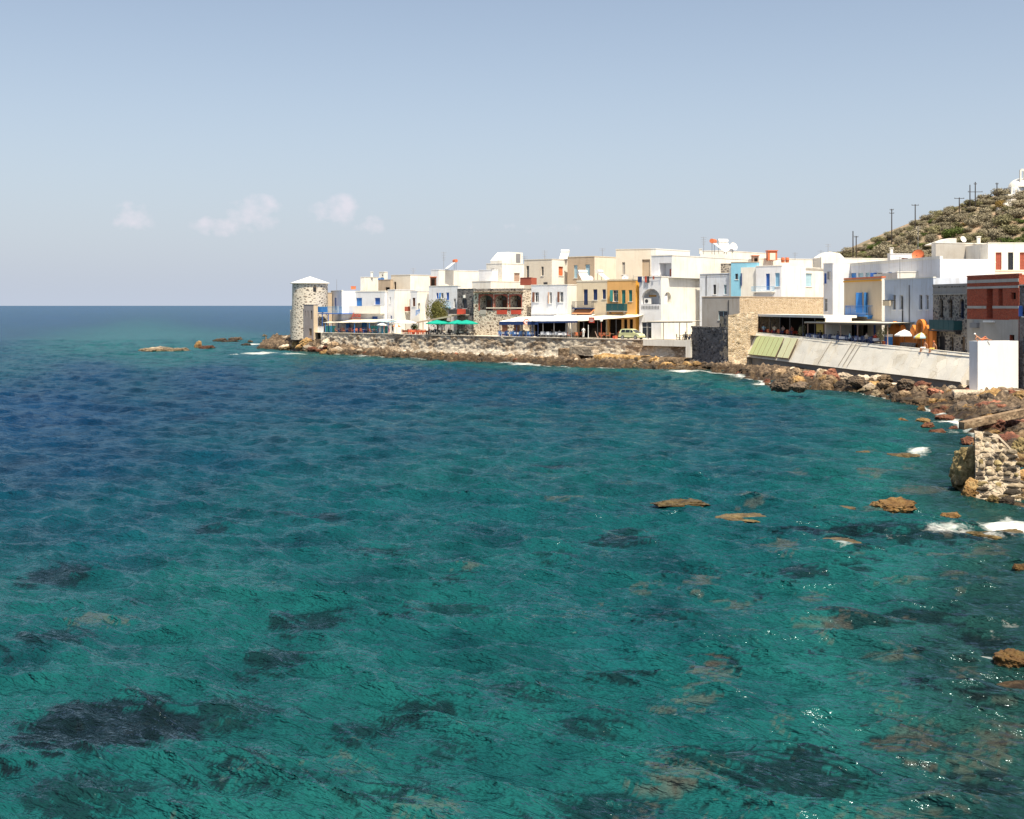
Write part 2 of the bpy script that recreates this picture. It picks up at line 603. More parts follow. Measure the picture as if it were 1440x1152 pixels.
# ================================================================== the setting: sea, seabed, shore, ground, hill
SHORE_PX = [(372, 488), (400, 492), (430, 495), (470, 498), (520, 501), (570, 504), (620, 507), (680, 510), (740, 513), (800, 517),
            (860, 518.5), (920, 519.5), (970, 521), (1012, 524), (1040, 530), (1070, 538), (1100, 544), (1140, 549), (1200, 553),
            (1240, 559), (1290, 570), (1320, 582), (1345, 592), (1362, 606), (1372, 628), (1350, 650), (1362, 690), (1382, 712),
            (1440, 716), (1462, 760), (1450, 850), (1424, 930), (1470, 1010), (1520, 1160), (1700, 1500)]
SHORE = np.array([[PZ(x, y, 0).x, PZ(x, y, 0).y] for x, y in SHORE_PX])


def dist_poly(X, Y, pts):
    D = np.full(np.shape(X), 1e9)
    for (x0, y0), (x1, y1) in zip(pts[:-1], pts[1:]):
        dx, dy = x1 - x0, y1 - y0
        t = np.clip(((X - x0) * dx + (Y - y0) * dy) / (dx * dx + dy * dy), 0, 1)
        D = np.minimum(D, np.hypot(X - x0 - t * dx, Y - y0 - t * dy))
    return D


# water depth read off the photograph at a few places (pixel on the sea, metres of water)
DEPTH_PX = [(100, 434, 24), (360, 434, 24), (700, 434, 24), (1200, 434, 24), (60, 450, 22), (330, 452, 20), (0, 475, 12), (60, 486, 5.0), (180, 484, 2.0), (100, 490, 2.6), (250, 478, 2.6),
            (330, 474, 3.0), (380, 462, 12), (260, 495, 2.0), (400, 502, 3.0), (20, 505, 7), (120, 520, 16), (300, 530, 17), (450, 520, 9), (480, 560, 12), (60, 570, 18),
            (620, 530, 9), (700, 560, 8), (820, 545, 8), (950, 560, 7), (1080, 575, 7), (1180, 590, 8), (1270, 620, 6), (1200, 660, 4.2),
            (100, 640, 12), (300, 640, 8.5), (500, 620, 6.5), (700, 620, 5.0), (900, 620, 4.6), (1050, 640, 5), (150, 740, 6.5), (350, 720, 5.0), (600, 700, 4.4),
            (850, 700, 4.2), (1100, 720, 4.2), (1300, 800, 4.0), (60, 860, 4.2), (300, 850, 3.4), (600, 850, 3.6), (900, 850, 4.2), (1200, 900, 4.4),
            (100, 1000, 3.0), (400, 1000, 2.7), (700, 1000, 2.9), (1000, 1000, 3.2), (1300, 1050, 3.6), (100, 1140, 3.0), (500, 1130, 2.4), (900, 1120, 2.6), (1300, 1150, 3.4)]


def depth_base(X, Y):
    """depth of the seabed below still water"""
    Yc = np.maximum(Y, 6.0)
    u, v = X / Yc, CAM_H / Yc          # bearing and dip, where the photo's spots are evenly spread
    num = np.zeros_like(u); den = np.zeros_like(u)
    for (px, py, dep) in DEPTH_PX:
        cu, cv = (px - CX) / F_PX, (py - HY) / F_PX
        d2 = (u - cu) ** 2 + ((np.sqrt(np.maximum(v, 0)) - math.sqrt(cv)) * 1.3) ** 2 + 0.0012
        w = 1.0 / (d2 * d2)
        num += w * math.log(dep); den += w
    dep = np.exp(num / den)
    n = fbm(X * 0.06 + 5, Y * 0.06 + 9, 0, 4)
    dep = dep * (0.72 + 0.62 * n)
    ds = dist_poly(X, Y, SHORE)
    lim = 0.25 + ds * 0.45
    return np.where(lim < dep, lim, dep)


# sunken rocks: (px, py of the middle, width px, height px, water over the top, kind)
SUNK = [(165, 1018, 250, 92, 0.05, 'd'), (332, 1078, 80, 30, 0.25, 'd'), (150, 1112, 190, 60, 0.55, 'd'), (440, 868, 86, 36, 0.35, 'd'), (405, 925, 100, 30, 0.4, 'd'),
        (88, 806, 120, 26, 0.3, 'd'), (78, 896, 80, 34, 0.45, 'd'), (610, 992, 84, 34, 0.3, 'd'), (575, 1100, 110, 40, 0.35, 'd'), (840, 1018, 150, 30, 0.45, 'd'),
        (752, 974, 120, 26, 0.6, 'd'), (650, 1040, 70, 26, 0.7, 'd'), (1130, 1092, 210, 66, 0.22, 'd'), (1010, 1070, 150, 40, 0.5, 'd'), (1380, 1088, 130, 60, 0.4, 'd'),
        (1215, 866, 120, 22, 0.35, 'd'), (1300, 860, 130, 24, 0.3, 'd'), (960, 868, 90, 20, 0.5, 'd'), (880, 756, 110, 15, 0.3, 'd'), (1130, 800, 80, 14, 0.3, 'd'),
        (1300, 1030, 120, 30, 0.55, 'd'), (545, 772, 100, 14, 0.4, 'd'), (640, 810, 60, 12, 0.4, 'd'), (440, 722, 90, 11, 0.4, 'd'), (300, 742, 60, 10, 0.5, 'd'), (1180, 742, 190, 16, 0.18, 'd'),
        (1330, 750, 200, 16, 0.25, 'd'), (770, 655, 60, 7, 0.3, 'd'), (1190, 790, 90, 10, 0.4, 'd'), (1400, 900, 90, 28, 0.3, 'd'),
        (150, 868, 84, 13, 0.22, 'p'), (1008, 934, 56, 24, 0.10, 'p'), (986, 978, 74, 26, 0.10, 'p'), (958, 1088, 86, 46, 0.18, 'p'), (908, 824, 34, 19, 0.14, 'p'), (1256, 984, 28, 12, 0.12, 'p'),
        (1242, 1026, 32, 16, 0.14, 'p'), (1412, 1024, 46, 26, 0.12, 'p'), (1102, 766, 44, 14, 0.08, 'p'), (595, 1138, 74, 22, 0.12, 'p'), (910, 1130, 50, 20, 0.2, 'p'), (1102, 1008, 30, 14, 0.22, 'p'),
        (1172, 892, 24, 8, 0.14, 'p'), (1274, 862, 36, 8, 0.14, 'p'), (1050, 694, 60, 6, 0.12, 'p'), (1240, 662, 60, 7, 0.1, 'p'), (1215, 632, 44, 6, 0.1, 'p'), (1300, 690, 90, 8, 0.14, 'p'),
        (800, 696, 60, 8, 0.12, 'p'), (990, 820, 30, 8, 0.14, 'p'), (1260, 690, 60, 6, 0.12, 'p'), (1120, 660, 40, 5, 0.1, 'p'), (1370, 806, 70, 10, 0.12, 'p'), (1340, 780, 80, 8, 0.12, 'p'),
        (1010, 1145, 60, 14, 0.14, 'p'), (480, 1048, 40, 12, 0.2, 'p'), (345, 1096, 44, 14, 0.14, 'p'), (1230, 716, 60, 6, 0.1, 'p'), (1200, 1140, 30, 10, 0.15, 'p'), (1360, 940, 40, 10, 0.12, 'p')]
ROCKS_SUB = []
for (px, py, w, h, top, kd) in SUNK:
    c = PZ(px, py, 0.0)
    rx = w / 2 / F_PX * c.y
    ry = 0.5 * abs(PZ(px, py - h / 2, 0).y - PZ(px, py + h / 2, 0).y)
    ROCKS_SUB.append((c.x, c.y, rx, min(ry, rx * 1.6), top, kd))
srk = random.Random(17)
for i in range(56):
    px = 1440 - 640 * srk.random() ** 1.2; py = srk.uniform(640, 1150)
    if (px - 1100) * .9 + (py - 640) * .35 < 0 and srk.random() < .7: continue
    c = PZ(px, py, 0.0); r = srk.uniform(.15, .5) * (1 + .5 * (c.y > 40))
    ROCKS_SUB.append((c.x, c.y, r * srk.uniform(1, 1.6), r, srk.uniform(.12, .3), 'p' if srk.random() < .62 else 'd'))
for i in range(16):
    px = srk.uniform(0, 900); py = srk.uniform(740, 1150)
    c = PZ(px, py, 0.0); r = srk.uniform(.25, .9)
    ROCKS_SUB.append((c.x, c.y, r * srk.uniform(1, 1.7), r, srk.uniform(.3, .8), 'd' if srk.random() < .8 else 'p'))
SURF_ROCKS = []      # (x, y, radius) filled in below, they break the surface


def rock_cover(X, Y, rad, ang):
    """what the bottom looks like from above: dark and pale rock shares, with ragged edges"""
    dark = np.zeros(np.shape(X)); pale = np.zeros(np.shape(X))
    for (cx, cy, rx, ry, top, kd) in ROCKS_SUB:
        rr0, aa0 = math.hypot(cx, cy), math.atan2(cx, cy)
        ext = 1.5 * max(rx, ry) + 1.5
        r0, r1 = np.searchsorted(rad, rr0 - ext), np.searchsorted(rad, rr0 + ext)
        c0, c1 = np.searchsorted(ang, aa0 - ext / rr0), np.searchsorted(ang, aa0 + ext / rr0)
        if r1 <= r0 or c1 <= c0:
            continue
        m = (slice(r0, r1), slice(c0, c1))
        xs, ys = X[m], Y[m]
        q = np.hypot((xs - cx) / rx, (ys - cy) / ry) + (1.1 if rx < 1.2 else .65) * (fbm(xs * 1.6 / max(rx, .5) + cx, ys * 1.6 / max(ry, .5), 0, 4) - .47) + .5 * (fbm(xs * 4 + cx, ys * 4, 0, 2) - .37)
        a = np.clip((1.0 - q) / .15, 0, 1) * math.exp(-top * .75)
        if kd == 'd':
            dark[m] = np.maximum(dark[m], a)
            fleck = np.clip((fbm(xs * 2.2, ys * 2.2, cx, 3) - .56) * 5, 0, 1) * np.clip((.75 - q) * 2, 0, 1) * math.exp(-top * 2)  # paler flecks in the dark rock
            pale[m] = np.maximum(pale[m], fleck * .45)
        else:
            pale[m] = np.maximum(pale[m], a * (.55 + .9 * (fbm(xs * 3, ys * 3, cx, 3) - .3)))
    return np.clip(dark, 0, 1), np.clip(pale, 0, 1)


# rocks and reefs awash: (px, py waterline, w, height px, material key)
AWASH = [(1254, 716, 76, 20, 'o'), (960, 706, 92, 11, 'w'), (1048, 727, 92, 14, 'w'), (1180, 762, 84, 9, 'w'), (1334, 726, 32, 8, 'o'), (1176, 714, 60, 5, 'w'),
         (1424, 930, 60, 26, 'o'), (1420, 748, 60, 12, 'w'), (1434, 798, 26, 8, 'o'), (1396, 750, 90, 9, 'w'),
         (1298, 594, 26, 10, 'o'), (1330, 590, 34, 11, 'r'), (1306, 600, 22, 7, 'r'), (1316, 608, 28, 7, 'r'), (1342, 604, 16, 6, 'r'), (1290, 628, 36, 9, 'w'), (1262, 640, 48, 10, 'w'),
         (1212, 636, 26, 7, 'w'), (1268, 592, 20, 6, 'o'), (1280, 640, 40, 6, 'w'), (1296, 576, 14, 7, 'o'),
         (214, 494, 44, 7, 'y'), (246, 494, 40, 7, 'y'), (203, 493, 24, 4, 'y'), (230, 493, 44, 8, 'y'), (280, 489, 14, 11, 'o'), (290, 490, 24, 6, 'r'),
         (312, 480, 26, 5, 'd'), (330, 479, 22, 7, 'd'), (322, 481, 26, 4, 'd'), (352, 482, 12, 5, 'd'), (345, 486, 18, 4, 'd'), (372, 473, 10, 4, 'p'), (378, 487, 24, 7, 'd')]
for (px, py, w, h, kd) in AWASH:
    c = PZ(px, py, 0.0)
    SURF_ROCKS.append((c.x, c.y, w / 2 / F_PX * c.y, kd, h / F_PX * c.y))

# ---------------------------------------------------------------- sea surface
NW = 96
w_rng = np.random.default_rng(5)
WAVES = []
for i in range(NW):
    lam = 0.20 * (9.0 / 0.20) ** ((i / (NW - 1)) ** 1.15) * (0.9 + 0.2 * w_rng.random())
    spread = 0.30 if lam < 1.5 else 0.42
    th = R(-122) + w_rng.normal(0, spread)            # wind from behind the headland, towards the camera's right
    amp = 0.0125 * lam ** 0.80 * (0.5 + 1.0 * w_rng.random())
    if lam > 3.0:
        amp *= 0.6
    WAVES.append((2 * math.pi / lam, math.cos(th), math.sin(th), amp, w_rng.random() * 6.283, lam))


def sea_mesh():
    na = 1150
    ang = np.linspace(R(-46), R(46), na)
    rad = np.concatenate([np.geomspace(14, 330, 860), np.geomspace(345, 14000, 46)])
    A, Rr = np.meshgrid(ang, rad)
    X0, Y0 = np.sin(A) * Rr, np.cos(A) * Rr
    spc = np.maximum(Rr * (ang[1] - ang[0]), np.gradient(rad)[:, None] * 0.8)
    gust = 0.55 + 0.95 * fbm(X0 * 0.035, Y0 * 0.022, 3.3, 3)
    X, Y, Z = X0.copy(), Y0.copy(), np.zeros_like(X0)
    SX, SY = np.zeros_like(X0), np.zeros_like(X0)
    wob, wi = {}, 0
    for (k, cx, cy, a, ph, lam) in WAVES:
        fade = np.clip((lam / spc - 1.9) / 1.6, 0, 1)
        if not fade.any():
            continue
        bk = int(round(math.log2(lam)))
        if bk not in wob:                # crests are not endless: wander of the phase, one field per octave
            wob[bk] = [(vnoise(X0 / (2.0 ** bk * 5) + 9 * j, Y0 / (2.0 ** bk * 5) + 4 * j) - 0.5) * 3.0 for j in (0, 1)]
        wi += 1
        p = k * (cx * X0 + cy * Y0) + ph + wob[bk][wi % 2] * (1 if wi % 4 < 2 else -1)
        am = a * fade * gust
        s, c = np.sin(p), np.cos(p)
        Z += am * c
        X -= 0.85 * am * cx * s
        Y -= 0.85 * am * cy * s
        SX += -am * k * cx * s; SY += -am * k * cy * s
    # refraction shifts what one sees below by about the slope times the depth
    jit = 1.3
    XX, YY = X0 + jit * SX, Y0 + jit * SY
    dep = depth_base(X0, Y0)
    dark, pale = rock_cover(XX, YY, rad, ang)
    ds = dist_poly(X0, Y0, SHORE)
    n1 = fbm(X0 * 0.5, Y0 * 0.5, 1.0, 4)
    n2 = fbm(X0 * 0.11 + 3, Y0 * 0.11 + 8, 2.0, 3)
    foam = np.clip(1 - ds / (0.3 + 2.2 * np.clip(n2 * 2.2 - 0.55, 0, 1.3) * np.clip(Y0 / 90, .25, 1)), 0, 1) * .8 * np.clip((Y0 - 50) / 40, 0, 1)
    for (cx, cy, r, kd, hh) in SURF_ROCKS:
        q = np.hypot(X0 - cx, (Y0 - cy) * 0.75) / r
        foam = np.maximum(foam, np.clip((1.45 - q) * 1.2, 0, 1) * np.clip(n1 * 2.4 - 0.85, 0, 1) * 0.75)
    for (px, py, wx, wy, st) in FOAM_SPOTS:
        c = PZ(px, py, 0.0)
        rx = wx / F_PX * c.y; ry = 0.5 * abs(PZ(px, py - wy, 0).y - PZ(px, py + wy, 0).y)
        q = np.hypot((X0 - c.x) / rx, (Y0 - c.y) / ry)
        foam = np.maximum(foam, np.clip(1.25 - q, 0, 1) * st)
    nr = len(rad)
    V = np.stack([X.ravel(), Y.ravel(), Z.ravel()], 1)
    i = np.arange(nr * na).reshape(nr, na)
    q = np.stack([i[:-1, :-1].ravel(), i[:-1, 1:].ravel(), i[1:, 1:].ravel(), i[1:, :-1].ravel()], 1)
    me = bpy.data.meshes.new('sea')
    me.vertices.add(len(V)); me.vertices.foreach_set('co', V.ravel())
    me.loops.add(q.size); me.loops.foreach_set('vertex_index', q.ravel().astype(np.int32))
    me.polygons.add(len(q)); me.polygons.foreach_set('loop_start', np.arange(0, q.size, 4, dtype=np.int32))
    me.update(calc_edges=True)
    me.polygons.foreach_set('use_smooth', np.ones(len(q), bool))
    for nm, arr in (('depth', dep), ('dark_rock', dark), ('pale_rock', pale), ('foam', foam)):
        at = me.attributes.new(nm, 'FLOAT', 'POINT')
        at.data.foreach_set('value', arr.ravel().astype(np.float32))
    return me


# white water: (px, py, half w, half h, strength)
FOAM_SPOTS = [(1412, 745, 48, 16, 1.1), (1330, 748, 64, 9, 0.7), (1255, 752, 46, 6, 0.5), (1380, 735, 46, 6, 0.5), (1440, 742, 30, 18, 1.0),
              (1352, 598, 30, 9, 1.05), (1362, 612, 24, 9, 0.95), (1330, 596, 36, 7, 0.6), (1300, 606, 30, 4, 0.5), (1290, 634, 26, 4, 0.8), (1325, 625, 40, 3.5, 0.62), (1340, 640, 30, 5, 0.45),
              (1390, 895, 44, 12, 0.5), (1385, 925, 24, 8, 0.6), (1420, 880, 30, 10, 0.55), (365, 497, 40, 2.0, 0.9), (330, 499, 22, 1.6, 0.6), (420, 498, 40, 1.6, 0.8), (360, 484, 18, 1.5, 0.8), (206, 493, 14, 1.4, 0.8),
              (1330, 715, 60, 4, 0.3), (1190, 706, 60, 3, 0.35), (960, 522, 40, 1.6, 0.8), (1005, 524, 20, 2, 0.85), (1075, 540, 30, 2, 0.8), (1060, 533, 20, 3, 0.8), (1150, 546, 16, 3, 0.8), (1085, 545, 26, 1.6, 0.5),
              (740, 513, 40, 1.2, 0.8), (640, 508, 30, 1.1, 0.6), (850, 518, 50, 1.2, 0.6), (500, 501, 30, 1, 0.6)]


def sea_material():
    m, nt, N, L, b = new_mat('sea_water')
    N.remove(b)
    out = N['Material Output']
    geo = N.new('ShaderNodeNewGeometry').outputs['Position']

    def attr(n):
        a = N.new('ShaderNodeAttribute'); a.attribute_name = n; return a.outputs['Fac']

    def math_(op, a, b=None, c=None, clamp=False):
        n = N.new('ShaderNodeMath'); n.operation = op; n.use_clamp = clamp
        for i, v in enumerate((a, b, c)):
            if v is None: continue
            if isinstance(v, (int, float)): n.inputs[i].default_value = v
            else: L.new(v, n.inputs[i])
        return n.outputs[0]
    dep, dark, pale, foam = attr('depth'), attr('dark_rock'), attr('pale_rock'), attr('foam')
    # ripples finer than the mesh
    rot = N.new('ShaderNodeMapping'); rot.inputs['Rotation'].default_value = (0, 0, R(32)); L.new(geo, rot.inputs['Vector'])
    n1 = noise(N, L, mapping(N, L, rot.outputs[0], (1.2, 4.4, 1)), 1.0, 3, 0.62, 0.2)
    n2 = noise(N, L, mapping(N, L, rot.outputs[0], (3.6, 8.0, 1)), 1.0, 3, 0.62, 0.2)
    n3 = noise(N, L, mapping(N, L, rot.outputs[0], (0.35, 1.25, 1)), 1.0, 5, 0.68, 0.2)
    hgt = math_('ADD', math_('MULTIPLY', n1, 0.125), math_('ADD', math_('MULTIPLY', n2, 0.034), math_('MULTIPLY', n3, 0.20)))
    bp = N.new('ShaderNodeBump'); bp.inputs['Strength'].default_value = 1.0; bp.inputs['Distance'].default_value = 1.0
    L.new(hgt, bp.inputs['Height'])
    # the water's own colour: pale sand below makes it turquoise, depth makes it blue
    lg = math_('DIVIDE', math_('LOGARITHM', math_('MAXIMUM', dep, 1.0), 2.718), 3.2)
    rr = ramp(N, WATER_RAMP)
    L.new(lg, rr.inputs[0])
    pat = noise(N, L, mapping(N, L, geo, (1, .6, 1)), 0.30, 5, 0.62)
    pr = ramp(N, [(0.32, (0.50, 0.56, 0.62)), (0.5, (1, 1, 1)), (0.70, (1.35, 1.28, 1.22))]); L.new(pat, pr.inputs[0])
    body = mixrgb(N, L, 1.0, rr.outputs[0], pr.outputs[0], 'MULTIPLY')
    body = mixrgb(N, L, math_('MULTIPLY', dark, 0.92), body, (0.004, 0.005, 0.007))
    body = mixrgb(N, L, math_('MULTIPLY', pale, 0.55), body, (0.130, 0.100, 0.072))
    dif = N.new('ShaderNodeBsdfDiffuse'); L.new(body, dif.inputs['Color'])
    bq = N.new('ShaderNodeBump'); bq.inputs['Strength'].default_value = 1.0; bq.inputs['Distance'].default_value = 3.2
    L.new(hgt, bq.inputs['Height']); L.new(bq.outputs[0], dif.inputs['Normal'])
    tr = N.new('ShaderNodeBsdfTransparent'); tr.inputs['Color'].default_value = (0.45, 0.72, 0.70, 1)
    turb = math_('SUBTRACT', 1.0, math_('MULTIPLY', math_('POWER', 2.718, math_('MULTIPLY', dep, -1.1)), 0.5))
    inner = N.new('ShaderNodeMixShader'); L.new(turb, inner.inputs[0]); L.new(tr.outputs[0], inner.inputs[1]); L.new(dif.outputs[0], inner.inputs[2])
    gl = N.new('ShaderNodeBsdfGlossy'); gl.inputs['Roughness'].default_value = 0.13; L.new(bp.outputs[0], gl.inputs['Normal'])
    gl.inputs['Color'].default_value = (0.68, 0.86, 0.95, 1)
    fr = N.new('ShaderNodeFresnel'); fr.inputs['IOR'].default_value = 1.333; L.new(bp.outputs[0], fr.inputs['Normal'])
    frm = math_('MINIMUM', math_('MULTIPLY', math_('POWER', fr.outputs[0], 1.1), REFL), REFL_MAX)
    wat = N.new('ShaderNodeMixShader'); L.new(frm, wat.inputs[0]); L.new(inner.outputs[0], wat.inputs[1]); L.new(gl.outputs[0], wat.inputs[2])
    # foam: lacy, thinning out
    fn = noise(N, L, mapping(N, L, rot.outputs[0], (0.8, 1.6, 1)), 1.7, 9, 0.78, 1.2)
    fv = N.new('ShaderNodeTexVoronoi'); fv.feature = 'DISTANCE_TO_EDGE'; fv.inputs['Scale'].default_value = 2.2
    wv = N.new('ShaderNodeTexNoise'); wv.inputs['Scale'].default_value = 1.5; L.new(geo, wv.inputs['Vector'])
    vm = N.new('ShaderNodeVectorMath'); vm.operation = 'MULTIPLY_ADD'; L.new(wv.outputs['Color'], vm.inputs[0]); vm.inputs[1].default_value = (.9, .9, 0); L.new(geo, vm.inputs[2]); L.new(vm.outputs[0], fv.inputs['Vector'])
    lace = math_('SUBTRACT', 0.16, fv.outputs['Distance'])
    fm = math_('MULTIPLY', math_('ADD', math_('SUBTRACT', math_('ADD', math_('MULTIPLY', foam, 1.15), fn), 1.08), math_('MULTIPLY', lace, 0.5)), 1.9, clamp=True)
    fm = math_('MULTIPLY', fm, 0.86)
    # pale flecks: small whitecaps, and glints on the ripples painted as colour
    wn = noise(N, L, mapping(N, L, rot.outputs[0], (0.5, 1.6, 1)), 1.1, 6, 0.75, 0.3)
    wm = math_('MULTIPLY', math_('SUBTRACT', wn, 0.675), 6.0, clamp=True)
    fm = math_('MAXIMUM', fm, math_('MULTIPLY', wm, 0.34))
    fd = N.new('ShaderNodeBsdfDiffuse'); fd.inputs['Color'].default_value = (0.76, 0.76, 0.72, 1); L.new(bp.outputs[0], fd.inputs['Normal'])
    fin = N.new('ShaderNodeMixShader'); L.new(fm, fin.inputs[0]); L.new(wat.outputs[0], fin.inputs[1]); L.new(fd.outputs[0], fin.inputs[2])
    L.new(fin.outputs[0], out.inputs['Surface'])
    return m


WATER_RAMP = [(0.0, (0.013, 0.058, 0.053)), (0.26, (0.0088, 0.088, 0.086)), (0.40, (0.0054, 0.070, 0.072)), (0.56, (0.0034, 0.052, 0.069)), (0.72, (0.0018, 0.031, 0.066)), (1.0, (0.0013, 0.026, 0.086))]
REFL, REFL_MAX = 1.0, 0.40
sea = part('sea', sea_mesh(), sea_material())
tag(sea, 'turquoise and deep blue rippled sea water', kind='structure')


def grid_mesh(name, X, Y, Z):
    nr, na = X.shape
    V = np.stack([X.ravel(), Y.ravel(), Z.ravel()], 1)
    i = np.arange(nr * na).reshape(nr, na)
    q = np.stack([i[:-1, :-1].ravel(), i[:-1, 1:].ravel(), i[1:, 1:].ravel(), i[1:, :-1].ravel()], 1)
    e1 = V[q[0][1]] - V[q[0][0]]; e2 = V[q[0][3]] - V[q[0][0]]
    if np.cross(e1, e2)[2] < 0:
        q = q[:, ::-1]
    me = bpy.data.meshes.new(name)
    me.vertices.add(len(V)); me.vertices.foreach_set('co', V.ravel())
    me.loops.add(q.size); me.loops.foreach_set('vertex_index', q.ravel().astype(np.int32))
    me.polygons.add(len(q)); me.polygons.foreach_set('loop_start', np.arange(0, q.size, 4, dtype=np.int32))
    me.update(calc_edges=True)
    me.polygons.foreach_set('use_smooth', np.ones(len(q), bool))
    return me


def sand_material():
    m, nt, N, L, b = new_mat('seabed_sand')
    g = N.new('ShaderNodeNewGeometry').outputs['Position']
    n1 = noise(N, L, g, 0.5, 6, 0.6); n2 = noise(N, L, g, 3, 4, 0.6)
    r = ramp(N, [(0.38, (0.05, 0.05, 0.035)), (0.5, (0.22, 0.20, 0.14)), (0.62, (0.34, 0.30, 0.22))]); L.new(n1, r.inputs[0])
    L.new(mixrgb(N, L, 0.4, r.outputs[0], n2, 'OVERLAY'), b.inputs['Base Color'])
    b.inputs['Roughness'].default_value = 1.0
    return m


gx = np.concatenate([np.linspace(-70, 60, 170)])
gy = np.geomspace(10, 330, 170)
GX, GY = np.meshgrid(gx, gy)
GZ = -depth_base(GX, GY) - 0.25 * fbm(GX * .8, GY * .8, 0, 3)
seabed = part('seabed', grid_mesh('seabed', GX, GY, GZ), sand_material())
tag(seabed, 'sandy seabed with dark weed under the shallow water', kind='structure')

# ---------------------------------------------------------------- quay line, ground sheets
QL = onq(454, 0)                      # the quay's left end
QR = onq(971, 0)                      # its right end, where the dark sea wall begins
ZQ = 3.7
WR = Vector((PZ(1024, 520, 0).x, PZ(1024, 520, 0).y))     # foot of the buttress
TW0, TW1 = Vector((33.4, 166.0)), Vector((43.4, 117.0))   # foot of the battered sea wall, far and near end
TWN = Vector((0.98, 0.20))                                # inland
M_PAVE = plaster('quay_concrete', (0.62, 0.56, 0.47), amt=0.7, streak=0.2)
M_SOIL = plaster('dry_earth', (0.36, 0.25, 0.17), amt=0.6, streak=0.1)
mb = MB()
tl = onq(428, 2)
land = [onq(454, .2), onq(971, .2), QR + Vector((4, 1)), Vector((200, 190)), Vector((260, 420)), Vector((60, 420)), Vector((-20, 275)), Vector((-46, 250)), tl]
mb.poly([v3(p, ZQ) for p in land])
struct('quay_ground', mb, M_PAVE, label='pale concrete quay and lanes between the houses')
mb = MB()
tp = [TW0 + TWN * 1.4, TW1 + TWN * 1.3]
mb.poly([v3(tp[0], 4.75), v3(tp[1], 3.95), Vector((49.5, 116, 3.95)), Vector((56, 100, 3.95)), Vector((140, 120, 4.2)), Vector((120, 200, 4.75)), Vector((40, 200, 4.75)), Vector((30, 176, 4.75))])
struct('terrace_ground', mb, M_PAVE, label='terrace and street along the right-hand houses')

# ---------------------------------------------------------------- rocky foreshore
def interp_path(pts, n):
    pts = np.array(pts, float)
    s = np.concatenate([[0], np.cumsum(np.hypot(*np.diff(pts, axis=0).T))])
    t = np.linspace(0, s[-1], n)
    return np.stack([np.interp(t, s, pts[:, 0]), np.interp(t, s, pts[:, 1])], 1)


inner = [Vector((-52, 262)), onq(420, 9), onq(428, 4), onq(440, 1.0), onq(460, 0.4), onq(560, 0.4), onq(700, 0.4), onq(840, 0.4), onq(965, 0.4), QR + Vector((1.2, -1)), WR + Vector((1.2, 0.5)), Vector((33.6, 165.5)),
         Vector((36.2, 154)), Vector((38.8, 142)), Vector((41.4, 130)), Vector((44, 118)), Vector((46.5, 111)), Vector((49, 100)), Vector((48, 88)), Vector((45, 75)), Vector((40, 62)), Vector((38, 52)), Vector((36, 42)), Vector((33, 32)), Vector((32, 20))]
outer = [Vector((-55.5, 266)), Vector((-52.5, 247)), Vector((SHORE[1][0], SHORE[1][1]))] + [Vector((p[0], p[1])) for p in SHORE[3:-1]]
for_in = interp_path([tuple(p) for p in inner], 1100)
for_out = interp_path([tuple(p) for p in outer], 1100)
nv = 50
T = np.linspace(0, 1.35, nv)[:, None]
FX = for_in[None, :, 0] * (1 - T) + for_out[None, :, 0] * T
FY = for_in[None, :, 1] * (1 - T) + for_out[None, :, 1] * T
zi = np.interp(np.linspace(0, 1, 1100), [0, .05, .12, .2, .3, .45, .55, .62, .75, 1], [2.4, 2.7, 2.4, 0.7, 0.5, 0.6, 1.4, 1.6, 1.5, 1.5])
zy = np.interp(for_in[:, 1], [70, 90, 112, 118, 124, 140, 148, 154, 160, 166], [.6, 1.2, 1.3, .9, .25, .3, .8, 1.2, .7, .6])
zi = np.where((for_in[:, 0] > 32) & (for_in[:, 1] < 167), zy, zi)
FZ = zi[None, :] * (1 - np.clip(T, 0, 1)) ** 0.8 - np.clip(T - 0.92, 0, 1) * 3.0
FZ = FZ + ((fbm(FX * 0.7, FY * 0.7, 0, 5) - 0.5) * 2.0 + (np.abs(fbm(FX * 1.6, FY * 1.6, 4., 2) - .38) - .08) * 2.6 + (fbm(FX * 4.5, FY * 4.5, 2., 3) - .44) * .4) * np.clip(T * 4, 0.15, 1) * np.clip((1.25 - T) * 2, 0, 1) * np.clip((FY - 25) / 60, .15, 1)
fs = part('rocky_foreshore', grid_mesh('rocky_foreshore', FX, FY, FZ), RK_SHORE)
tag(fs, 'uneven brown rocky foreshore at the foot of the walls', kind='structure')

# ---------------------------------------------------------------- hill
RIDGE_X = [40, 62, 75, 81, 93.5, 101, 109, 118, 127, 150, 190, 280, 420]
RIDGE_Z = [2, 8.5, 16.4, 20.6, 26.4, 29.4, 32.5, 35.4, 38.2, 43, 49, 57, 61]


def hill_h(X, Y):
    r = np.interp(X, RIDGE_X, RIDGE_Z)
    yc = 296 + 0.0 * X
    t = np.clip((Y - 205) / (yc - 205), 0, 1)
    f = np.where(Y < yc, 0.10 + 0.90 * (t ** 0.9), np.clip(1 - ((Y - yc) / 160) ** 2, 0, 1))
    return r * f + (fbm(X * .05, Y * .05, 0, 4) - .5) * 3.0 * np.clip(t * 2, 0, 1) * np.where(Y > yc - 12, .4, 1)


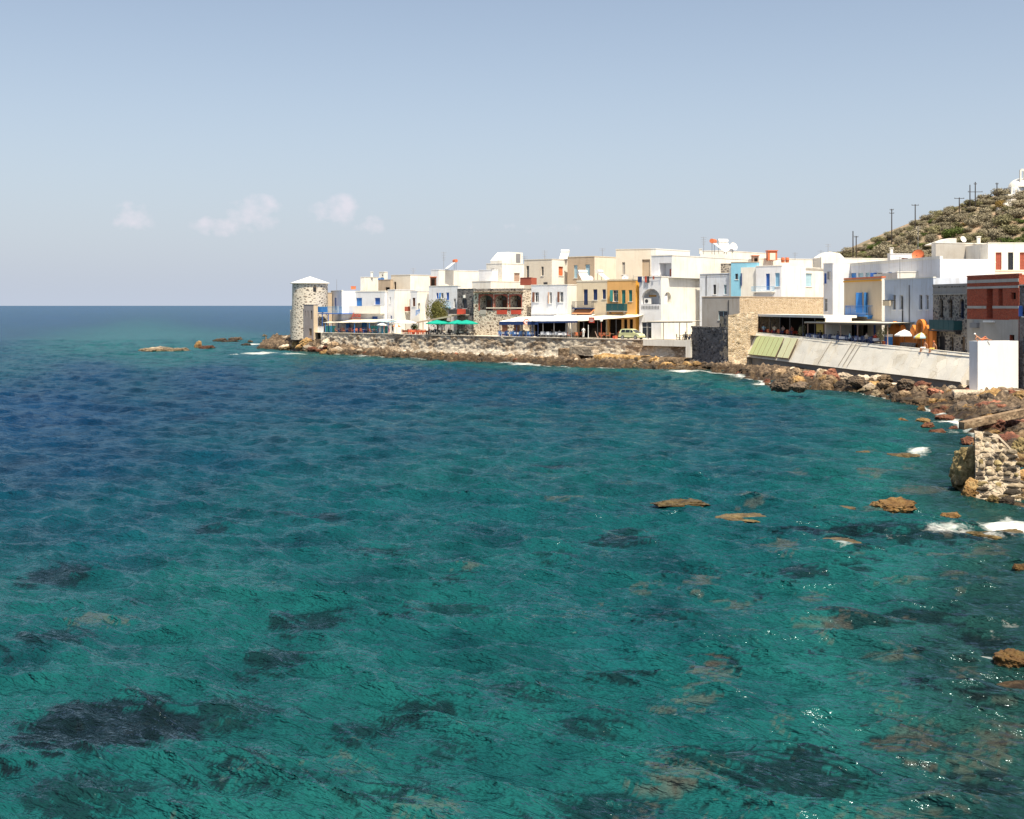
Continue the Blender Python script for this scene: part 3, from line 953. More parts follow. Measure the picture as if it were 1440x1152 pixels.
def hill_material():
    m, nt, N, L, b = new_mat('dry_hillside')
    g = N.new('ShaderNodeNewGeometry').outputs['Position']
    n1 = noise(N, L, g, 0.12, 6, 0.65); n2 = noise(N, L, g, 1.2, 6, 0.7)
    r = ramp(N, [(0.35, (0.16, 0.135, 0.08)), (0.50, (0.27, 0.21, 0.135)), (0.64, (0.42, 0.28, 0.19)), (0.75, (0.40, 0.24, 0.165))]); L.new(n1, r.inputs[0])
    L.new(mixrgb(N, L, 0.7, r.outputs[0], n2, 'OVERLAY'), b.inputs['Base Color'])
    b.inputs['Roughness'].default_value = 1.0
    bump(N, L, b, n2, 0.9, 0.5)
    return m


HX, HY_ = np.meshgrid(np.linspace(40, 420, 150), np.linspace(205, 450, 110))
hill = part('hill', grid_mesh('hill', HX, HY_, hill_h(HX, HY_) + 3.0 * 0), hill_material())
tag(hill, 'dry reddish hillside rising behind the village', kind='structure')
# ================================================================== houses
class Face:
    """one upright wall face: plan start point, direction, length"""
    def __init__(s, p, q):
        s.p, s.q = p, q
        s.d = (q - p).normalized(); s.w = (q - p).length
        s.n = Vector((s.d.y, -s.d.x))       # outward
        s.op = []

    def u(s, px):
        return (hit(s.p, s.d, px) - s.p).dot(s.d)

    def pt(s, u, z, out=0.0):
        a = s.p + s.d * u + s.n * out
        return Vector((a.x, a.y, z))

    def rect(s, x0, y0, x1, y1):
        u0, u1 = s.u(x0), s.u(x1)
        dm = (s.p + s.d * (u0 + u1) * .5).y
        return u0, u1, zat(y1, dm), zat(y0, dm)

    def box(s, mb, u0, u1, z0, z1, o0, o1):
        """box on the face from o0 to o1 metres proud of it"""
        a = s.pt(u0, z0, o0)
        mb.ob(a, v3(s.d * (u1 - u0), 0), v3(s.n * (o1 - o0), 0), (0, 0, z1 - z0))


def face_mesh(mb, fc, z0, z1):
    """wall face with real openings and reveals"""
    us = sorted({0.0, fc.w, *[max(0, min(fc.w, o[0])) for o in fc.op], *[max(0, min(fc.w, o[1])) for o in fc.op]})
    zs = sorted({z0, z1, *[max(z0, min(z1, o[2])) for o in fc.op], *[max(z0, min(z1, o[3])) for o in fc.op]})
    for i in range(len(us) - 1):
        for j in range(len(zs) - 1):
            if us[i + 1] - us[i] < 1e-5 or zs[j + 1] - zs[j] < 1e-5:
                continue
            um, zm = (us[i] + us[i + 1]) / 2, (zs[j] + zs[j + 1]) / 2
            if any(o[0] < um < o[1] and o[2] < zm < o[3] for o in fc.op):
                continue
            mb.quad(fc.pt(us[i], zs[j]), fc.pt(us[i + 1], zs[j]), fc.pt(us[i + 1], zs[j + 1]), fc.pt(us[i], zs[j + 1]))
    for (a, b, c, d, dep, arch) in fc.op:
        top = d
        if arch:
            r = (b - a) / 2; n = 10
            cu = (a + b) / 2; cz = d - r
            pts = [(cu - r * math.cos(math.pi * k / n), cz + r * math.sin(math.pi * k / n)) for k in range(n + 1)]
            for k in range(n):
                (ua, za), (ub, zb) = pts[k], pts[k + 1]
                mb.quad(fc.pt(ua, za), fc.pt(ub, zb), fc.pt(ub, d), fc.pt(ua, d))
                mb.quad(fc.pt(ua, za), fc.pt(ua, za, -dep), fc.pt(ub, zb, -dep), fc.pt(ub, zb))
            top = cz
        else:
            mb.quad(fc.pt(a, d), fc.pt(a, d, -dep), fc.pt(b, d, -dep), fc.pt(b, d))
        mb.quad(fc.pt(a, c), fc.pt(b, c), fc.pt(b, c, -dep), fc.pt(a, c, -dep))
        mb.quad(fc.pt(a, c), fc.pt(a, c, -dep), fc.pt(a, top, -dep), fc.pt(a, top))
        mb.quad(fc.pt(b, c), fc.pt(b, top), fc.pt(b, top, -dep), fc.pt(b, c, -dep))
        if dep > 0.5 or arch:
            mb.quad(fc.pt(a, c, -dep), fc.pt(b, c, -dep), fc.pt(b, d, -dep), fc.pt(a, d, -dep))


HOUSES = {}


def house(key, label, start, segs, ytop, mat, wins=(), z0=2.8, back=8.0, ztop=None, name='house', cat='house', flank=None, coping=None, cop_h=0.12, roof=None, group=None, ref=None):
    """start = plan point; segs = [(direction key, pixel column of its end)] from left to right"""
    pts = [Vector(start)]
    for dk, px in segs:
        pts.append(hit(pts[-1], DIRS[dk], px))
    if ztop is None:
        rp = pts[ref] if ref is not None else pts[1 if len(segs) > 1 else 0]
        ztop = zat(ytop, rp.y)
    if len(segs) == 1:
        n = -Face(pts[0], pts[1]).n
        foot = [pts[0], pts[1], pts[1] + n * back, pts[0] + n * back]
    else:
        bk = pts[0] + (pts[2] - pts[1])
        foot = pts[:3] + [bk]
    faces = [Face(foot[i], foot[(i + 1) % len(foot)]) for i in range(len(foot))]
    cen = sum(foot, Vector((0, 0))) / len(foot)
    t = thing(name, label, cat, (cen.x, cen.y, z0), 0, group)
    H = dict(t=t, faces=faces, z0=z0, z1=ztop, foot=foot)
    HOUSES[key] = H
    todo = []
    for w in wins:
        si, x0, y0, x1, y1, kind, col = w[:7]
        opt = w[7] if len(w) > 7 else {}
        fc = faces[si]
        u0, u1, za, zb = fc.rect(x0, y0, x1, y1)
        dep = opt.get('dep', 0.22)
        if kind == 'loggia':
            dep = opt.get('dep', 1.6)
        fc.op.append((u0, u1, za, zb, dep, opt.get('arch', False)))
        todo.append((fc, u0, u1, za, zb, kind, col, opt, dep))
    split = flank is not None and len(segs) > 1
    body, side = MB(), MB()
    for i, fc in enumerate(faces):
        face_mesh(side if (split and i == 1) else body, fc, z0, ztop)
    wall = part('wall', body, mat, t)
    if split:
        part('side_wall', side, flank, t)  # on several houses the flank colour stands for the sunlit tone
    rb = MB()
    rb.poly([v3(p, ztop - 0.05) for p in foot])
    part('roof', rb, roof or mat, t)
    cb = MB()
    for fc in faces[:len(segs)]:
        fc.box(cb, -0.04, fc.w + 0.04, ztop, ztop + cop_h, -0.30, 0.05)
    if cop_h > 0:
        part('coping', cb, coping or mat, t)
    for a in todo:
        window(t, *a)
    return H


def window(t, fc, u0, u1, za, zb, kind, col, opt, dep):
    fr = 0.06
    frame_m = opt.get('frame', M_WPAINT)
    nm = 'door' if kind in ('door', 'bluedoor') else 'window'
    if kind == 'loggia':
        return
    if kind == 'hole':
        mb = MB(); fc.box(mb, u0, u1, za, zb, -dep - .04, -dep + .02)  # flat panel closes the hole; dark ones paint the room's shade
        part('opening_panel', mb, col or M_DARK, t)
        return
    # frame
    mb = MB()
    for (a, b, c, d) in ((u0, u0 + fr, za, zb), (u1 - fr, u1, za, zb), (u0 + fr, u1 - fr, za, za + fr), (u0 + fr, u1 - fr, zb - fr, zb)):
        fc.box(mb, a, b, c, d, -dep, -dep + 0.07)
    wroot = part(nm, mb, frame_m if kind in ('glass', 'open') else col, t)
    um = (u0 + u1) / 2
    if kind in ('shutter', 'door'):
        for (a, b) in ((u0 + fr, um - .012), (um + .012, u1 - fr)):
            lb = MB()
            fc.box(lb, a, b, za + fr, zb - fr, -dep + .0, -dep + .045)
            n = max(2, int((zb - za) / 0.42))
            for k in range(n):          # raised rails of the leaf
                zz = za + fr + (zb - za - 2 * fr) * (k + .5) / n
                fc.box(lb, a + .05, b - .05, zz - .12, zz + .12, -dep + .045, -dep + .06)
            part('leaf' if kind == 'door' else 'shutter', lb, col, wroot)
    else:
        gb = MB(); fc.box(gb, u0 + fr, u1 - fr, za + fr, zb - fr, -dep - .02, -dep + .02)
        part('pane', gb, opt.get('glass', M_GLASS), wroot)
        bb = MB()
        fc.box(bb, um - .025, um + .025, za + fr, zb - fr, -dep + .02, -dep + .05)
        if zb - za > 1.5:
            zm = za + (zb - za) * .68
            fc.box(bb, u0 + fr, um - .025, zm - .02, zm + .02, -dep + .02, -dep + .05)
            fc.box(bb, um + .025, u1 - fr, zm - .02, zm + .02, -dep + .02, -dep + .05)
        part('glazing_bar', bb, frame_m, wroot)
    if kind == 'open':
        lw = (u1 - u0) / 2
        for sgn, a in ((-1, u0), (1, u1)):
            if opt.get('only') and opt['only'] != sgn:
                continue
            lb = MB()
            dirv = (fc.d * sgn * 0.62 + fc.n * 0.78).normalized()
            o = fc.pt(a, za, 0.01)
            lb.ob(o, v3(dirv * lw, 0), v3(Vector((dirv.y, -dirv.x)) * 0.04, 0), (0, 0, zb - za))
            part('shutter', lb, col, wroot)
    if opt.get('sill', True) and nm == 'window' and not opt.get('arch'):
        sb = MB(); fc.box(sb, u0 - .08, u1 + .08, za - .09, za - .005, 0.0, .09)
        part('sill', sb, M_WPAINT, wroot)


def balcony(key, si, x0, x1, ytop, ybot, kind, mat, slab=None, proj=0.95, side=True):
    H = HOUSES[key]; fc = H['faces'][si]; t = H['t']
    u0, u1, za, zb = fc.rect(x0, ytop, x1, ybot)
    sb = MB(); fc.box(sb, u0, u1, za - .14, za, 0.002, proj)
    for a in (u0 + .25, u1 - .35):
        fc.box(sb, a, a + .12, za - .42, za - .14, 0.002, proj * .6)
    b = part('balcony', sb, slab or mat, t)
    rb = MB()
    if kind == 'panel':
        n = max(2, round((u1 - u0) / 1.1))
        for k in range(n):
            pb = MB()
            a0, a1 = u0 + (u1 - u0) * k / n + .02, u0 + (u1 - u0) * (k + 1) / n - .02
            fc.box(pb, a0, a1, za + .03, zb - .06, proj - .05, proj - .01)
            part('panel', pb, mat, b)
        fc.box(rb, u0, u1, zb - .06, zb, proj - .07, proj)
        for a in (u0, u1 - .04):
            fc.box(rb, a, a + .04, za + .03, zb - .06, .01, proj - .07)
    elif kind == 'solid':
        fc.box(rb, u0, u1, za, zb, proj - .14, proj)
        for a in (u0, u1 - .14):
            fc.box(rb, a, a + .14, za, zb, .002, proj - .14)
    else:
        fc.box(rb, u0, u1, zb - .05, zb, proj - .06, proj)
        fc.box(rb, u0, u1, za + .08, za + .12, proj - .05, proj - .01)
        n = max(4, int((u1 - u0) / .20))
        for k in range(n + 1):
            a = u0 + (u1 - u0 - .03) * k / n
            fc.box(rb, a, a + .03, za, zb - .05, proj - .045, proj - .015)
        for a in (u0, u1 - .04):
            fc.box(rb, a, a + .04, zb - .05, zb, .01, proj - .06)
            for k in range(1, 4):
                fc.box(rb, a, a + .03, za, zb - .05, proj * k / 4, proj * k / 4 + .03)
    part('railing', rb, mat, b)


def extra(key, name, si, x0, y0, x1, y1, mat, o0=0.002, o1=0.06, label=None, parent=None):
    """a band, plate, pipe or box on a face"""
    H = HOUSES[key]; fc = H['faces'][si]
    u0, u1, za, zb = fc.rect(x0, y0, x1, y1)
    mb = MB(); fc.box(mb, u0, u1, za, zb, o0, o1)
    return part(name, mb, mat, parent or H['t'], label=label)


SH, OP, GL, HO, DR, LG = 'shutter', 'open', 'glass', 'hole', 'door', 'loggia'

# ---- windmill tower at the tip of the point
wc = onq(436, 4.0)
t = thing('windmill_tower', 'round rubble-stone windmill tower with white conical cap at the tip of the point', 'windmill', (wc.x, wc.y, 2.2))
zc = zat(399, wc.y)
mb = MB()
prof = [(3.75, 2.2), (3.68, 4), (3.58, 7), (3.5, 10), (3.46, zc)]
wu = math.atan2(-1, 0.0)
mb.lathe((wc.x, wc.y, 0), prof, 40)
part('wall', mb, M_MILL, t, smooth=True)
mb = MB()
mb.lathe((wc.x, wc.y, 0), [(3.5, zc - .02), (3.85, zc), (3.85, zc + .12), (1.9, zc + .78), (0.02, zat(389, wc.y))], 40)
part('cap_roof', mb, M_WHITE, t)
p = P(446, 407, 1); dv = Vector((p.x, 1.0))
wx = wc + Vector(((446 - 436) / F_PX * wc.y, 0)); wy = -math.sqrt(3.5 ** 2 - (wx.x - wc.x) ** 2)
wz = zat(407, wc.y - 3)
fcw = Face(Vector((wx.x - .35, wc.y + wy - .03)), Vector((wx.x + .35, wc.y + wy + .12)))
mb = MB(); fcw.box(mb, 0, fcw.w, wz - .5, wz + .5, -.3, 0.06)
wn_ = part('window', mb, M_WOOD, t)
mb = MB(); fcw.box(mb, .08, fcw.w - .08, wz - .42, wz + .42, 0.0, 0.075)
part('pane', mb, M_GLASS, wn_)
mb = MB(); q = onq(410, 4.5); mb.box((q.x, q.y, 5.2), (.45, .6, 5.6))
part('buttress', mb, M_WHITE2, t)
# annexe in front of the tower: grey porch with mauve shade in its colour, beige flank
house('porch', 'small shade-tinted grey cement porch built against the windmill tower', onq(427, 0.6), [('S', 441), ('F', 447)], 429, M_MAUVE,
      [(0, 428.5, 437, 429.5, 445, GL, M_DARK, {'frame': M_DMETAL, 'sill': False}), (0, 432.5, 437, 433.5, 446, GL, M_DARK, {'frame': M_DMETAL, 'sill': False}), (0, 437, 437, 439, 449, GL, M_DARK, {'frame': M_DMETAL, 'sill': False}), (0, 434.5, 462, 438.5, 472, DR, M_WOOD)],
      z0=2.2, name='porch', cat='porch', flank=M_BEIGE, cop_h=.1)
house('annexe', 'tall blank beige block between the windmill tower and the blue balcony', onq(438, 3.2), [('S', 442), ('F', 467)], 412, M_BEIGE, z0=2.5, cop_h=.1, name='annexe', cat='building')

# ---- house with blue shutters beside the windmill
p0 = onq(466, 10)
house('h2', 'white house with three blue shuttered openings and long solid balcony next to the windmill', onq(480, 6.2), [('S', 541), ('F', 545)], 411, M_BLUEWHITE,
      [(0, 487, 419, 494, 428.5, SH, M_BLUE), (0, 501, 419, 509, 436, DR, M_BLUE2), (0, 527, 419, 534.5, 428.5, SH, M_BLUE), (0, 523, 445, 531, 452, SH, M_BLUE),
       (0, 488, 452, 496, 468, DR, M_BLUE2), (0, 508, 452, 516, 468, DR, M_BLUE2)], ref=0, cop_h=.22, coping=M_WHITE)
balcony('h2', 0, 481, 541, 430.5, 440, 'solid', M_WHITE, proj=1.15)
house('h2b', 'shade-tinted white narrow house wing with one tall blue slit window', onq(465.5, 9), [('W', 480.5)], 410, M_BLUEWHITE, [(0, 470.5, 419, 473, 436, SH, M_BLUE)], ref=0, back=5, cop_h=.15, coping=M_WHITE, name='house_wing', cat='house')
house('h2c', 'plain white stair box on the roof of the house beside the windmill', onq(507, 11), [('S', 512), ('F', 533)], 390, M_WHITE, z0=11, cop_h=.08, name='stair_box', cat='roof box')
house('h2d', 'small white rooftop cabin with blue trim above tan wall', onq(533, 12), [('S', 540), ('F', 545)], 383, M_WHITE, [(0, 536.5, 386, 539, 389, GL, M_DARK)], z0=12.6, coping=M_WHITE, name='rooftop_cabin', cat='roof box')
extra('h2d', 'trim', 0, 532, 391.5, 540.5, 394, M_BLUE2, .002, .12)
house('h2e', 'tan cement wall block below the blue-trimmed rooftop cabin', onq(532, 11.4), [('S', 549), ('F', 553)], 393.5, M_TAN, [(0, 542, 404, 548, 412, HO, M_DARK)], z0=6, cop_h=.06, name='house_block', cat='house')
house('gap1', 'narrow shadowed house front with stacked dark openings beside the balcony house', onq(541, 9), [('S', 548)], 412, M_LGREY, [(0, 542.5, 430, 546.5, 440, OP, M_DWOOD), (0, 542, 443, 547, 453, HO, M_DARK)], cop_h=.05)

# ---- white cubic houses
house('h3a', 'tall white cubic house with one dark slit window and shade painted beige on its front', onq(550, 13), [('S', 577), ('F', 606)], 387, M_CREAM2, [(0, 554, 396.5, 557, 408, GL, M_BROWN, {'frame': M_BROWN})], ref=1, flank=M_WHITE)  # the front's beige shade is put into its cream colour
house('h3b', 'white house with brown shutter and small brown balcony above the steps', onq(545.5, 7), [('S', 555), ('F', 584)], 408, M_BLUEWHITE, [(0, 548, 418, 549.5, 427, GL, M_BLUE), (0, 549, 444, 551, 454, SH, M_BLUE), (1, 576, 421, 581, 431, SH, M_BROWN)], flank=M_WHITE)
balcony('h3b', 1, 569, 579.5, 431, 438, 'panel', M_RUST, slab=M_WHITE)
house('h3c', 'white house with tall arched window behind the leafy tree', onq(577, 9), [('S', 587), ('F', 604)], 410, M_BLUEWHITE, [(0, 580, 419, 584, 431, SH, M_BROWN), (1, 588, 426, 591, 440, GL, M_BLUE, {'arch': True, 'dep': .3})], flank=M_WHITE)
house('h4', 'shade-tinted white house with blue shutters behind the leafy tree', onq(603, 7.5), [('S', 644), ('F', 648)], 403, M_BLUEWHITE,
      [(0, 613.5, 412, 616.5, 420, SH, M_BLUE), (0, 620, 412, 623.5, 420, OP, M_BLUE2, {'only': -1}), (0, 627.5, 411.5, 631.5, 422, SH, M_BLUE), (0, 638, 420, 641, 433, GL, M_WPAINT)], coping=M_WHITE, ref=0)
balcony('h4', 0, 626, 634, 425, 432, 'rail', M_LBLUE)
house('h4b', 'long white rooftop storey with solar water heater on top', onq(606, 16), [('S', 617), ('F', 675)], 380, M_BLUEWHITE, z0=9, flank=M_WHITE)
house('h4c', 'small grey-shaded white box at the end of the long rooftop storey', onq(673, 16), [('S', 692), ('F', 700)], 380, M_BLUEWHITE, z0=9, name='rooftop_box', cat='house')
house('h5', 'narrow dark lava-stone house with one tall window and white lamp', onq(643, 6.5), [('S', 666), ('F', 669)], 407, M_STONE_D, [(0, 651, 421, 656.5, 434, GL, M_DARK, {'frame': M_DMETAL}), (0, 640, 452, 648, 470, HO, M_DARK)][:1], ref=0, cop_h=.1)
balcony('h5', 0, 636, 660, 435, 442, 'panel', M_DMETAL, slab=M_LGREY)
extra('h5', 'lamp', 0, 652.5, 415, 654.5, 419, M_WPAINT, .0, .25)
extra('h5', 'banner', 0, 648, 434.5, 660, 442, M_RED, .97, 1.0, label='red panel at the end of the balcony')

# ---- stone house with the red-framed loggia
house('h6', 'rubble-stone house with red-framed arched veranda and red parapet panels', onq(666, 6.0), [('S', 736), ('F', 748)], 408, M_STONE_L,
      [(0, 673, 413, 694, 437, LG, None, {'dep': 2.2}), (0, 695, 414, 714, 437, LG, None, {'dep': 2.2}), (0, 716, 414, 734, 437, LG, None, {'dep': 2.2}),
       (0, 705, 455, 714, 475, HO, M_BROWN), (0, 722, 455, 731, 475, HO, M_BROWN)], ref=0, flank=M_STONE_L, cop_h=.2, coping=M_STONE_G)
H6 = HOUSES['h6']; f6 = H6['faces'][0]
for (a, b) in ((673, 694), (695, 714), (716, 734)):
    u0, u1, za, zb = f6.rect(a, 414, b, 437)
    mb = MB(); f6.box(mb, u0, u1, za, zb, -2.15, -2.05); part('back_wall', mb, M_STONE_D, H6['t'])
    mb = MB()
    f6.box(mb, u0, u0 + .14, za, zb, -.16, .03); f6.box(mb, u1 - .14, u1, za, zb, -.16, .03); f6.box(mb, u0 + .14, u1 - .14, zb - .16, zb, -.16, .03)
    r_ = (u1 - u0) / 2 - .14; n_ = 8
    for k in range(n_):                      # flat wooden arch under the beam
        a0, a1 = math.pi * k / n_, math.pi * (k + 1) / n_
        c0 = (u0 + u1) / 2
        q0, q1 = (c0 - r_ * math.cos(a0), zb - .16 - r_ * .55 * (1 - math.sin(a0))), (c0 - r_ * math.cos(a1), zb - .16 - r_ * .55 * (1 - math.sin(a1)))
        mb.quad(f6.pt(q0[0], q0[1], -.05), f6.pt(q1[0], q1[1], -.05), f6.pt(q1[0], zb - .16, -.05), f6.pt(q0[0], zb - .16, -.05))
    part('veranda_arch', mb, M_RUST, H6['t'])
    mb = MB(); f6.box(mb, u0 + .25, u0 + 1.1, za, zb - 1.0, -2.05, -1.98); part('door', mb, M_BROWN, H6['t'])
for (a, b) in ((699, 713), (719, 733)):
    extra('h6', 'parapet_panel', 0, a, 436, b, 442, M_RED, .01, .1)
extra('h6', 'parapet_panel', 0, 675, 436, 684, 442, M_LGREY, .01, .1)
extra('h6', 'ledge', 0, 684, 432.5, 736, 434, M_CREAM2, .002, .14)
extra('h6', 'beam', 0, 668, 410, 736, 411.6, M_WOOD, .002, .5)
house('h6b', 'white terrace wall block above the red-framed veranda', onq(664, 12), [('S', 690), ('F', 736)], 396, M_WHITE, z0=9.5, name='terrace_block', cat='house', flank=M_WHITE)
house('h6c', 'white upper house with a cracked cornice and pale shutters under a stair shed', onq(684, 19), [('S', 706), ('F', 738)], 371, M_WHITE2, [(0, 690, 378, 695, 394, GL, M_LGREY), (1, 723, 384, 731, 396, SH, M_PWOOD)], z0=9.5, flank=M_WHITE)
# sloping stair shed on top
q0, q1 = onq(706, 24), onq(735, 24)
f_ = Face(Vector(q0), hit(Vector(q0), DIRS['F'], 735)); zA, zB, zC = zat(372, q0.y), zat(366, q0.y), zat(354, q0.y)
t = thing('stair_shed', 'white stair shed with sloping roof edge and grey door on a roof', 'roof box', (q0.x, q0.y, zA))
mb = MB(); uu = f_.u(716); prof_ = [(0, zA), (f_.w, zA), (f_.w, zC), (uu, zC), (0, zB)]
fr_ = [f_.pt(a, b, 0) for a, b in prof_]; bk_ = [f_.pt(a, b, -3) for a, b in prof_]
mb.poly(fr_); mb.poly(bk_[::-1])
for i in range(5):
    j = (i + 1) % 5; mb.quad(fr_[j], fr_[i], bk_[i], bk_[j])
part('wall', mb, M_WHITE, t)
a0, a1, b0, b1 = f_.rect(725.5, 357, 731.5, 369.5); mb = MB(); f_.box(mb, a0, a1, b0, b1, .002, .05); part('door', mb, M_METAL, t)

# ---- white house with dark open windows and the cream block behind
house('h7', 'white house with three dark windows and brown open shutters above the long awning', onq(747, 6.0), [('S', 798), ('F', 813)], 401.5, M_BLUEWHITE,
      [(0, 752, 411, 757.5, 425, OP, M_BROWN, {'only': -1}), (0, 772.5, 411, 776, 427, OP, M_PWOOD, {'only': -1}), (0, 787, 410.5, 792, 425, OP, M_BROWN, {'only': -1}),
       (0, 750, 453, 795, 478, HO, M_DARK, {'dep': .4})], ref=0, flank=M_WHITE, coping=M_WHITE)
extra('h7', 'string_course', 0, 748, 441, 797, 442, M_WHITE, .002, .08)
house('h7b', 'tall cream house with narrow windows and one brown shutter on its white side', onq(737, 15), [('S', 776), ('F', 800)], 365, M_CREAM2, [(0, 740, 374, 744, 393, GL, M_LGREY, {'frame': M_LGREY}), (0, 761, 375, 764.5, 388, GL, M_LGREY, {'frame': M_LGREY}), (1, 785.5, 375, 792, 388, SH, M_LRED)], z0=8.5, flank=M_WHITE)  # cream front carries painted shade, white flank the sunlit tone
extra('h7b', 'meter_box', 0, 765.5, 397, 770, 401, M_DMETAL, .0, .25)
t_ = onq(740, 9.0)
house('cab', 'rust-red rooftop cabinet beside the cream house', onq(731.5, 8), [('S', 747)], 391, M_RUST, z0=zat(401, onq(740, 8).y), back=1.5, cop_h=.06, name='rooftop_cabinet', cat='cabinet')
house('h8', 'tan house with pale blue shutters behind two roof water heaters', onq(798, 18), [('S', 836), ('F', 868)], 361, M_TAN, [(0, 807, 373, 812, 391, SH, M_PBLUE), (0, 823, 372, 829.5, 392, SH, M_PBLUE)], z0=8.5, flank=M_CREAM2, coping=M_CREAM)  # tan front is the painted shade tone of the cream side
house('h9', 'cream house with navy balcony door and dark shutters', onq(811, 6.0), [('S', 854), ('F', 858)], 396.5, M_CREAM,
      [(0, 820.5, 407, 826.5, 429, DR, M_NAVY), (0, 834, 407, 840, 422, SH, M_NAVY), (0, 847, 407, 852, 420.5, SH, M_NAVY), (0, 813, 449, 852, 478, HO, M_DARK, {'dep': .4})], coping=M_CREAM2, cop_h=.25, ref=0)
balcony('h9', 0, 809, 836, 424, 433, 'rail', M_DMETAL, slab=M_NAVY)
house('h10', 'apricot house with teal shutters and teal panelled balcony', onq(853.5, 6.0), [('S', 894), ('F', 900)], 395, M_ORANGE,
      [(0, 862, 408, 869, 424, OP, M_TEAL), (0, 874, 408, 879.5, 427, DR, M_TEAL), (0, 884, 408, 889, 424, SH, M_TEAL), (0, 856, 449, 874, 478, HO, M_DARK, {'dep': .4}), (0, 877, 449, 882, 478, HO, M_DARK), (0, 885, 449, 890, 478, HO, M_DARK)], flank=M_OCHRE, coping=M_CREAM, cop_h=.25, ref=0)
balcony('h10', 0, 857, 882, 427, 437.5, 'panel', M_DTEAL, slab=M_GREY)

# ---- big white building
house('h11', 'big white building with arched loggia and air conditioner facing the quay', onq(899, 6.0), [('S', 930), ('F', 1000)], 389.5, M_BLUEWHITE,
      [(0, 902, 406, 929, 428, LG, None, {'arch': True, 'dep': 2.0}), (1, 934, 411, 944, 427, LG, None, {'arch': True, 'dep': .9}), (0, 902, 453, 916, 476, GL, M_DARK, {'sill': False})], flank=M_WHITE, coping=M_WHITE)
H = HOUSES['h11']; fc = H['faces'][0]
u0, u1, za, zb = fc.rect(902, 406, 929, 428)
for (a, b, m_) in ((.60, .78, M_BROWN), (.80, .97, M_DARK)):
    mb = MB(); fc.box(mb, u0 + (u1 - u0) * a, u0 + (u1 - u0) * b, za, zb - 1.1, -1.98, -1.9); part('door', mb, m_, H['t'])
mb = MB(); fc.box(mb, u0 + .1, u0 + (u1 - u0) * .42, za + 1.2, zb - 1.0, -1.98, -1.93); part('painted_niche', mb, M_OCHRE, H['t'], label='orange painted niche inside the loggia')
fl = H['faces'][1]; a0, a1, b0, b1 = fl.rect(934, 411, 944, 427)
mb = MB(); fl.box(mb, a0 + .15, a0 + (a1 - a0) * .45, b0, b1 - .7, -.89, -.8); part('door', mb, M_BROWN, H['t'])
lat = MB()
a0, a1, b0, b1 = fc.rect(902.5, 430, 928, 434.5)
n = 12
for k in range(n):
    x = a0 + (a1 - a0) * k / n
    fc.box(lat, x, x + (a1 - a0) / n * .45, b0, b1, .002, .05)
part('lattice', lat, M_METAL, H['t'])
house('h11b', 'white top-floor block with red door in a deep recess above the big building', onq(916, 8.0), [('S', 945), ('F', 1052)], 359.5, M_BLUEWHITE,
      [(0, 927, 370, 944, 389, LG, None, {'dep': 1.8})], z0=HOUSES['h11']['z1'] - .1, flank=M_WHITE, coping=M_WHITE)
H = HOUSES['h11b']; fc = H['faces'][0]; a0, a1, b0, b1 = fc.rect(927, 370, 944, 389)
mb = MB(); fc.box(mb, a0 + (a1 - a0) * .38, a0 + (a1 - a0) * .68, b0, b1 - .9, -1.78, -1.7); part('door', mb, M_RUST, H['t'])
mb = MB(); fc.box(mb, a0 + (a1 - a0) * .72, a0 + (a1 - a0) * .9, b0, b1 - .9, -1.78, -1.7); part('opening_panel', mb, M_DARK, H['t'])
house('h11c', 'pale cream rear house with tan bamboo-screened recess beside the big white building', onq(866, 17), [('Q', 917), ('F', 925)], 351.5, M_CREAM2, [(0, 875, 369, 879, 386, SH, M_LGREY), (0, 903, 365, 914, 390, HO, M_TAN)], z0=8.5, ref=0, flank=M_WHITE)
house('h11d', 'white parapet block topping the big white building', onq(915, 12), [('Q', 922), ('F', 970)], 350.5, M_WHITE, z0=14, ref=1, name='parapet_block', cat='house')
house('h11e', 'long low white roof block behind the solar heaters', Vector(P(985, 0, 232).xy), [('Q', 1020), ('F', 1090)], 353, M_WHITE, z0=6, name='roof_block', cat='house')

# ---- houses above the tan wall
house('h12', 'grey-white house with two slit windows and drainpipe above the grey stone wall', Vector(P(984, 0, 195).xy), [('S', 1030), ('F', 1036)], 386, M_BLUEWHITE2, [(0, 1003, 400.5, 1007, 414, GL, M_DARK, {'frame': M_DMETAL}), (0, 1018, 400.5, 1021.5, 414, GL, M_DARK, {'frame': M_PBLUE})], ref=0)
extra('h12', 'drainpipe', 0, 993, 388, 993.6, 416, M_DMETAL, .02, .1)
extra('h12', 'cable', 0, 985, 386.5, 1028, 387.2, M_DMETAL, .06, .1)
house('h12b', 'crumbling grey stone wall stub beside the sky blue house', Vector(P(1012, 0, 201).xy), [('C', 1029)], 371.5, M_STONE_G, z0=9, back=2, name='stone_wall_stub', cat='wall')
house('h13', 'sky blue house with dark shutters and tiled edge', Vector(P(1028, 0, 190.5).xy), [('Q', 1064), ('F', 1068)], 369.5, M_SKYBLUE,
      [(0, 1034, 385, 1038, 393, GL, M_DARK, {'frame': M_DMETAL}), (0, 1044, 384.5, 1050, 402, OP, M_NAVY), (0, 1054, 384.5, 1058.5, 402, SH, M_NAVY)], ref=0, coping=M_TAN)
house('h14', 'white recessed house front with blue door and blue balcony', hit(Vector(P(1098, 0, 185.5).xy) - DIRS['F'] * .35, DIRS['S'], 1063), [('S', 1099)], 375, M_BLUEWHITE, [(0, 1077, 385, 1082.5, 408, DR, M_BLUE), (0, 1090, 384, 1096.5, 403, SH, M_LBLUE)], ref=0, coping=M_WHITE)
balcony('h14', 0, 1060, 1090, 403, 410, 'rail', M_LBLUE, slab=M_WHITE, proj=.8)
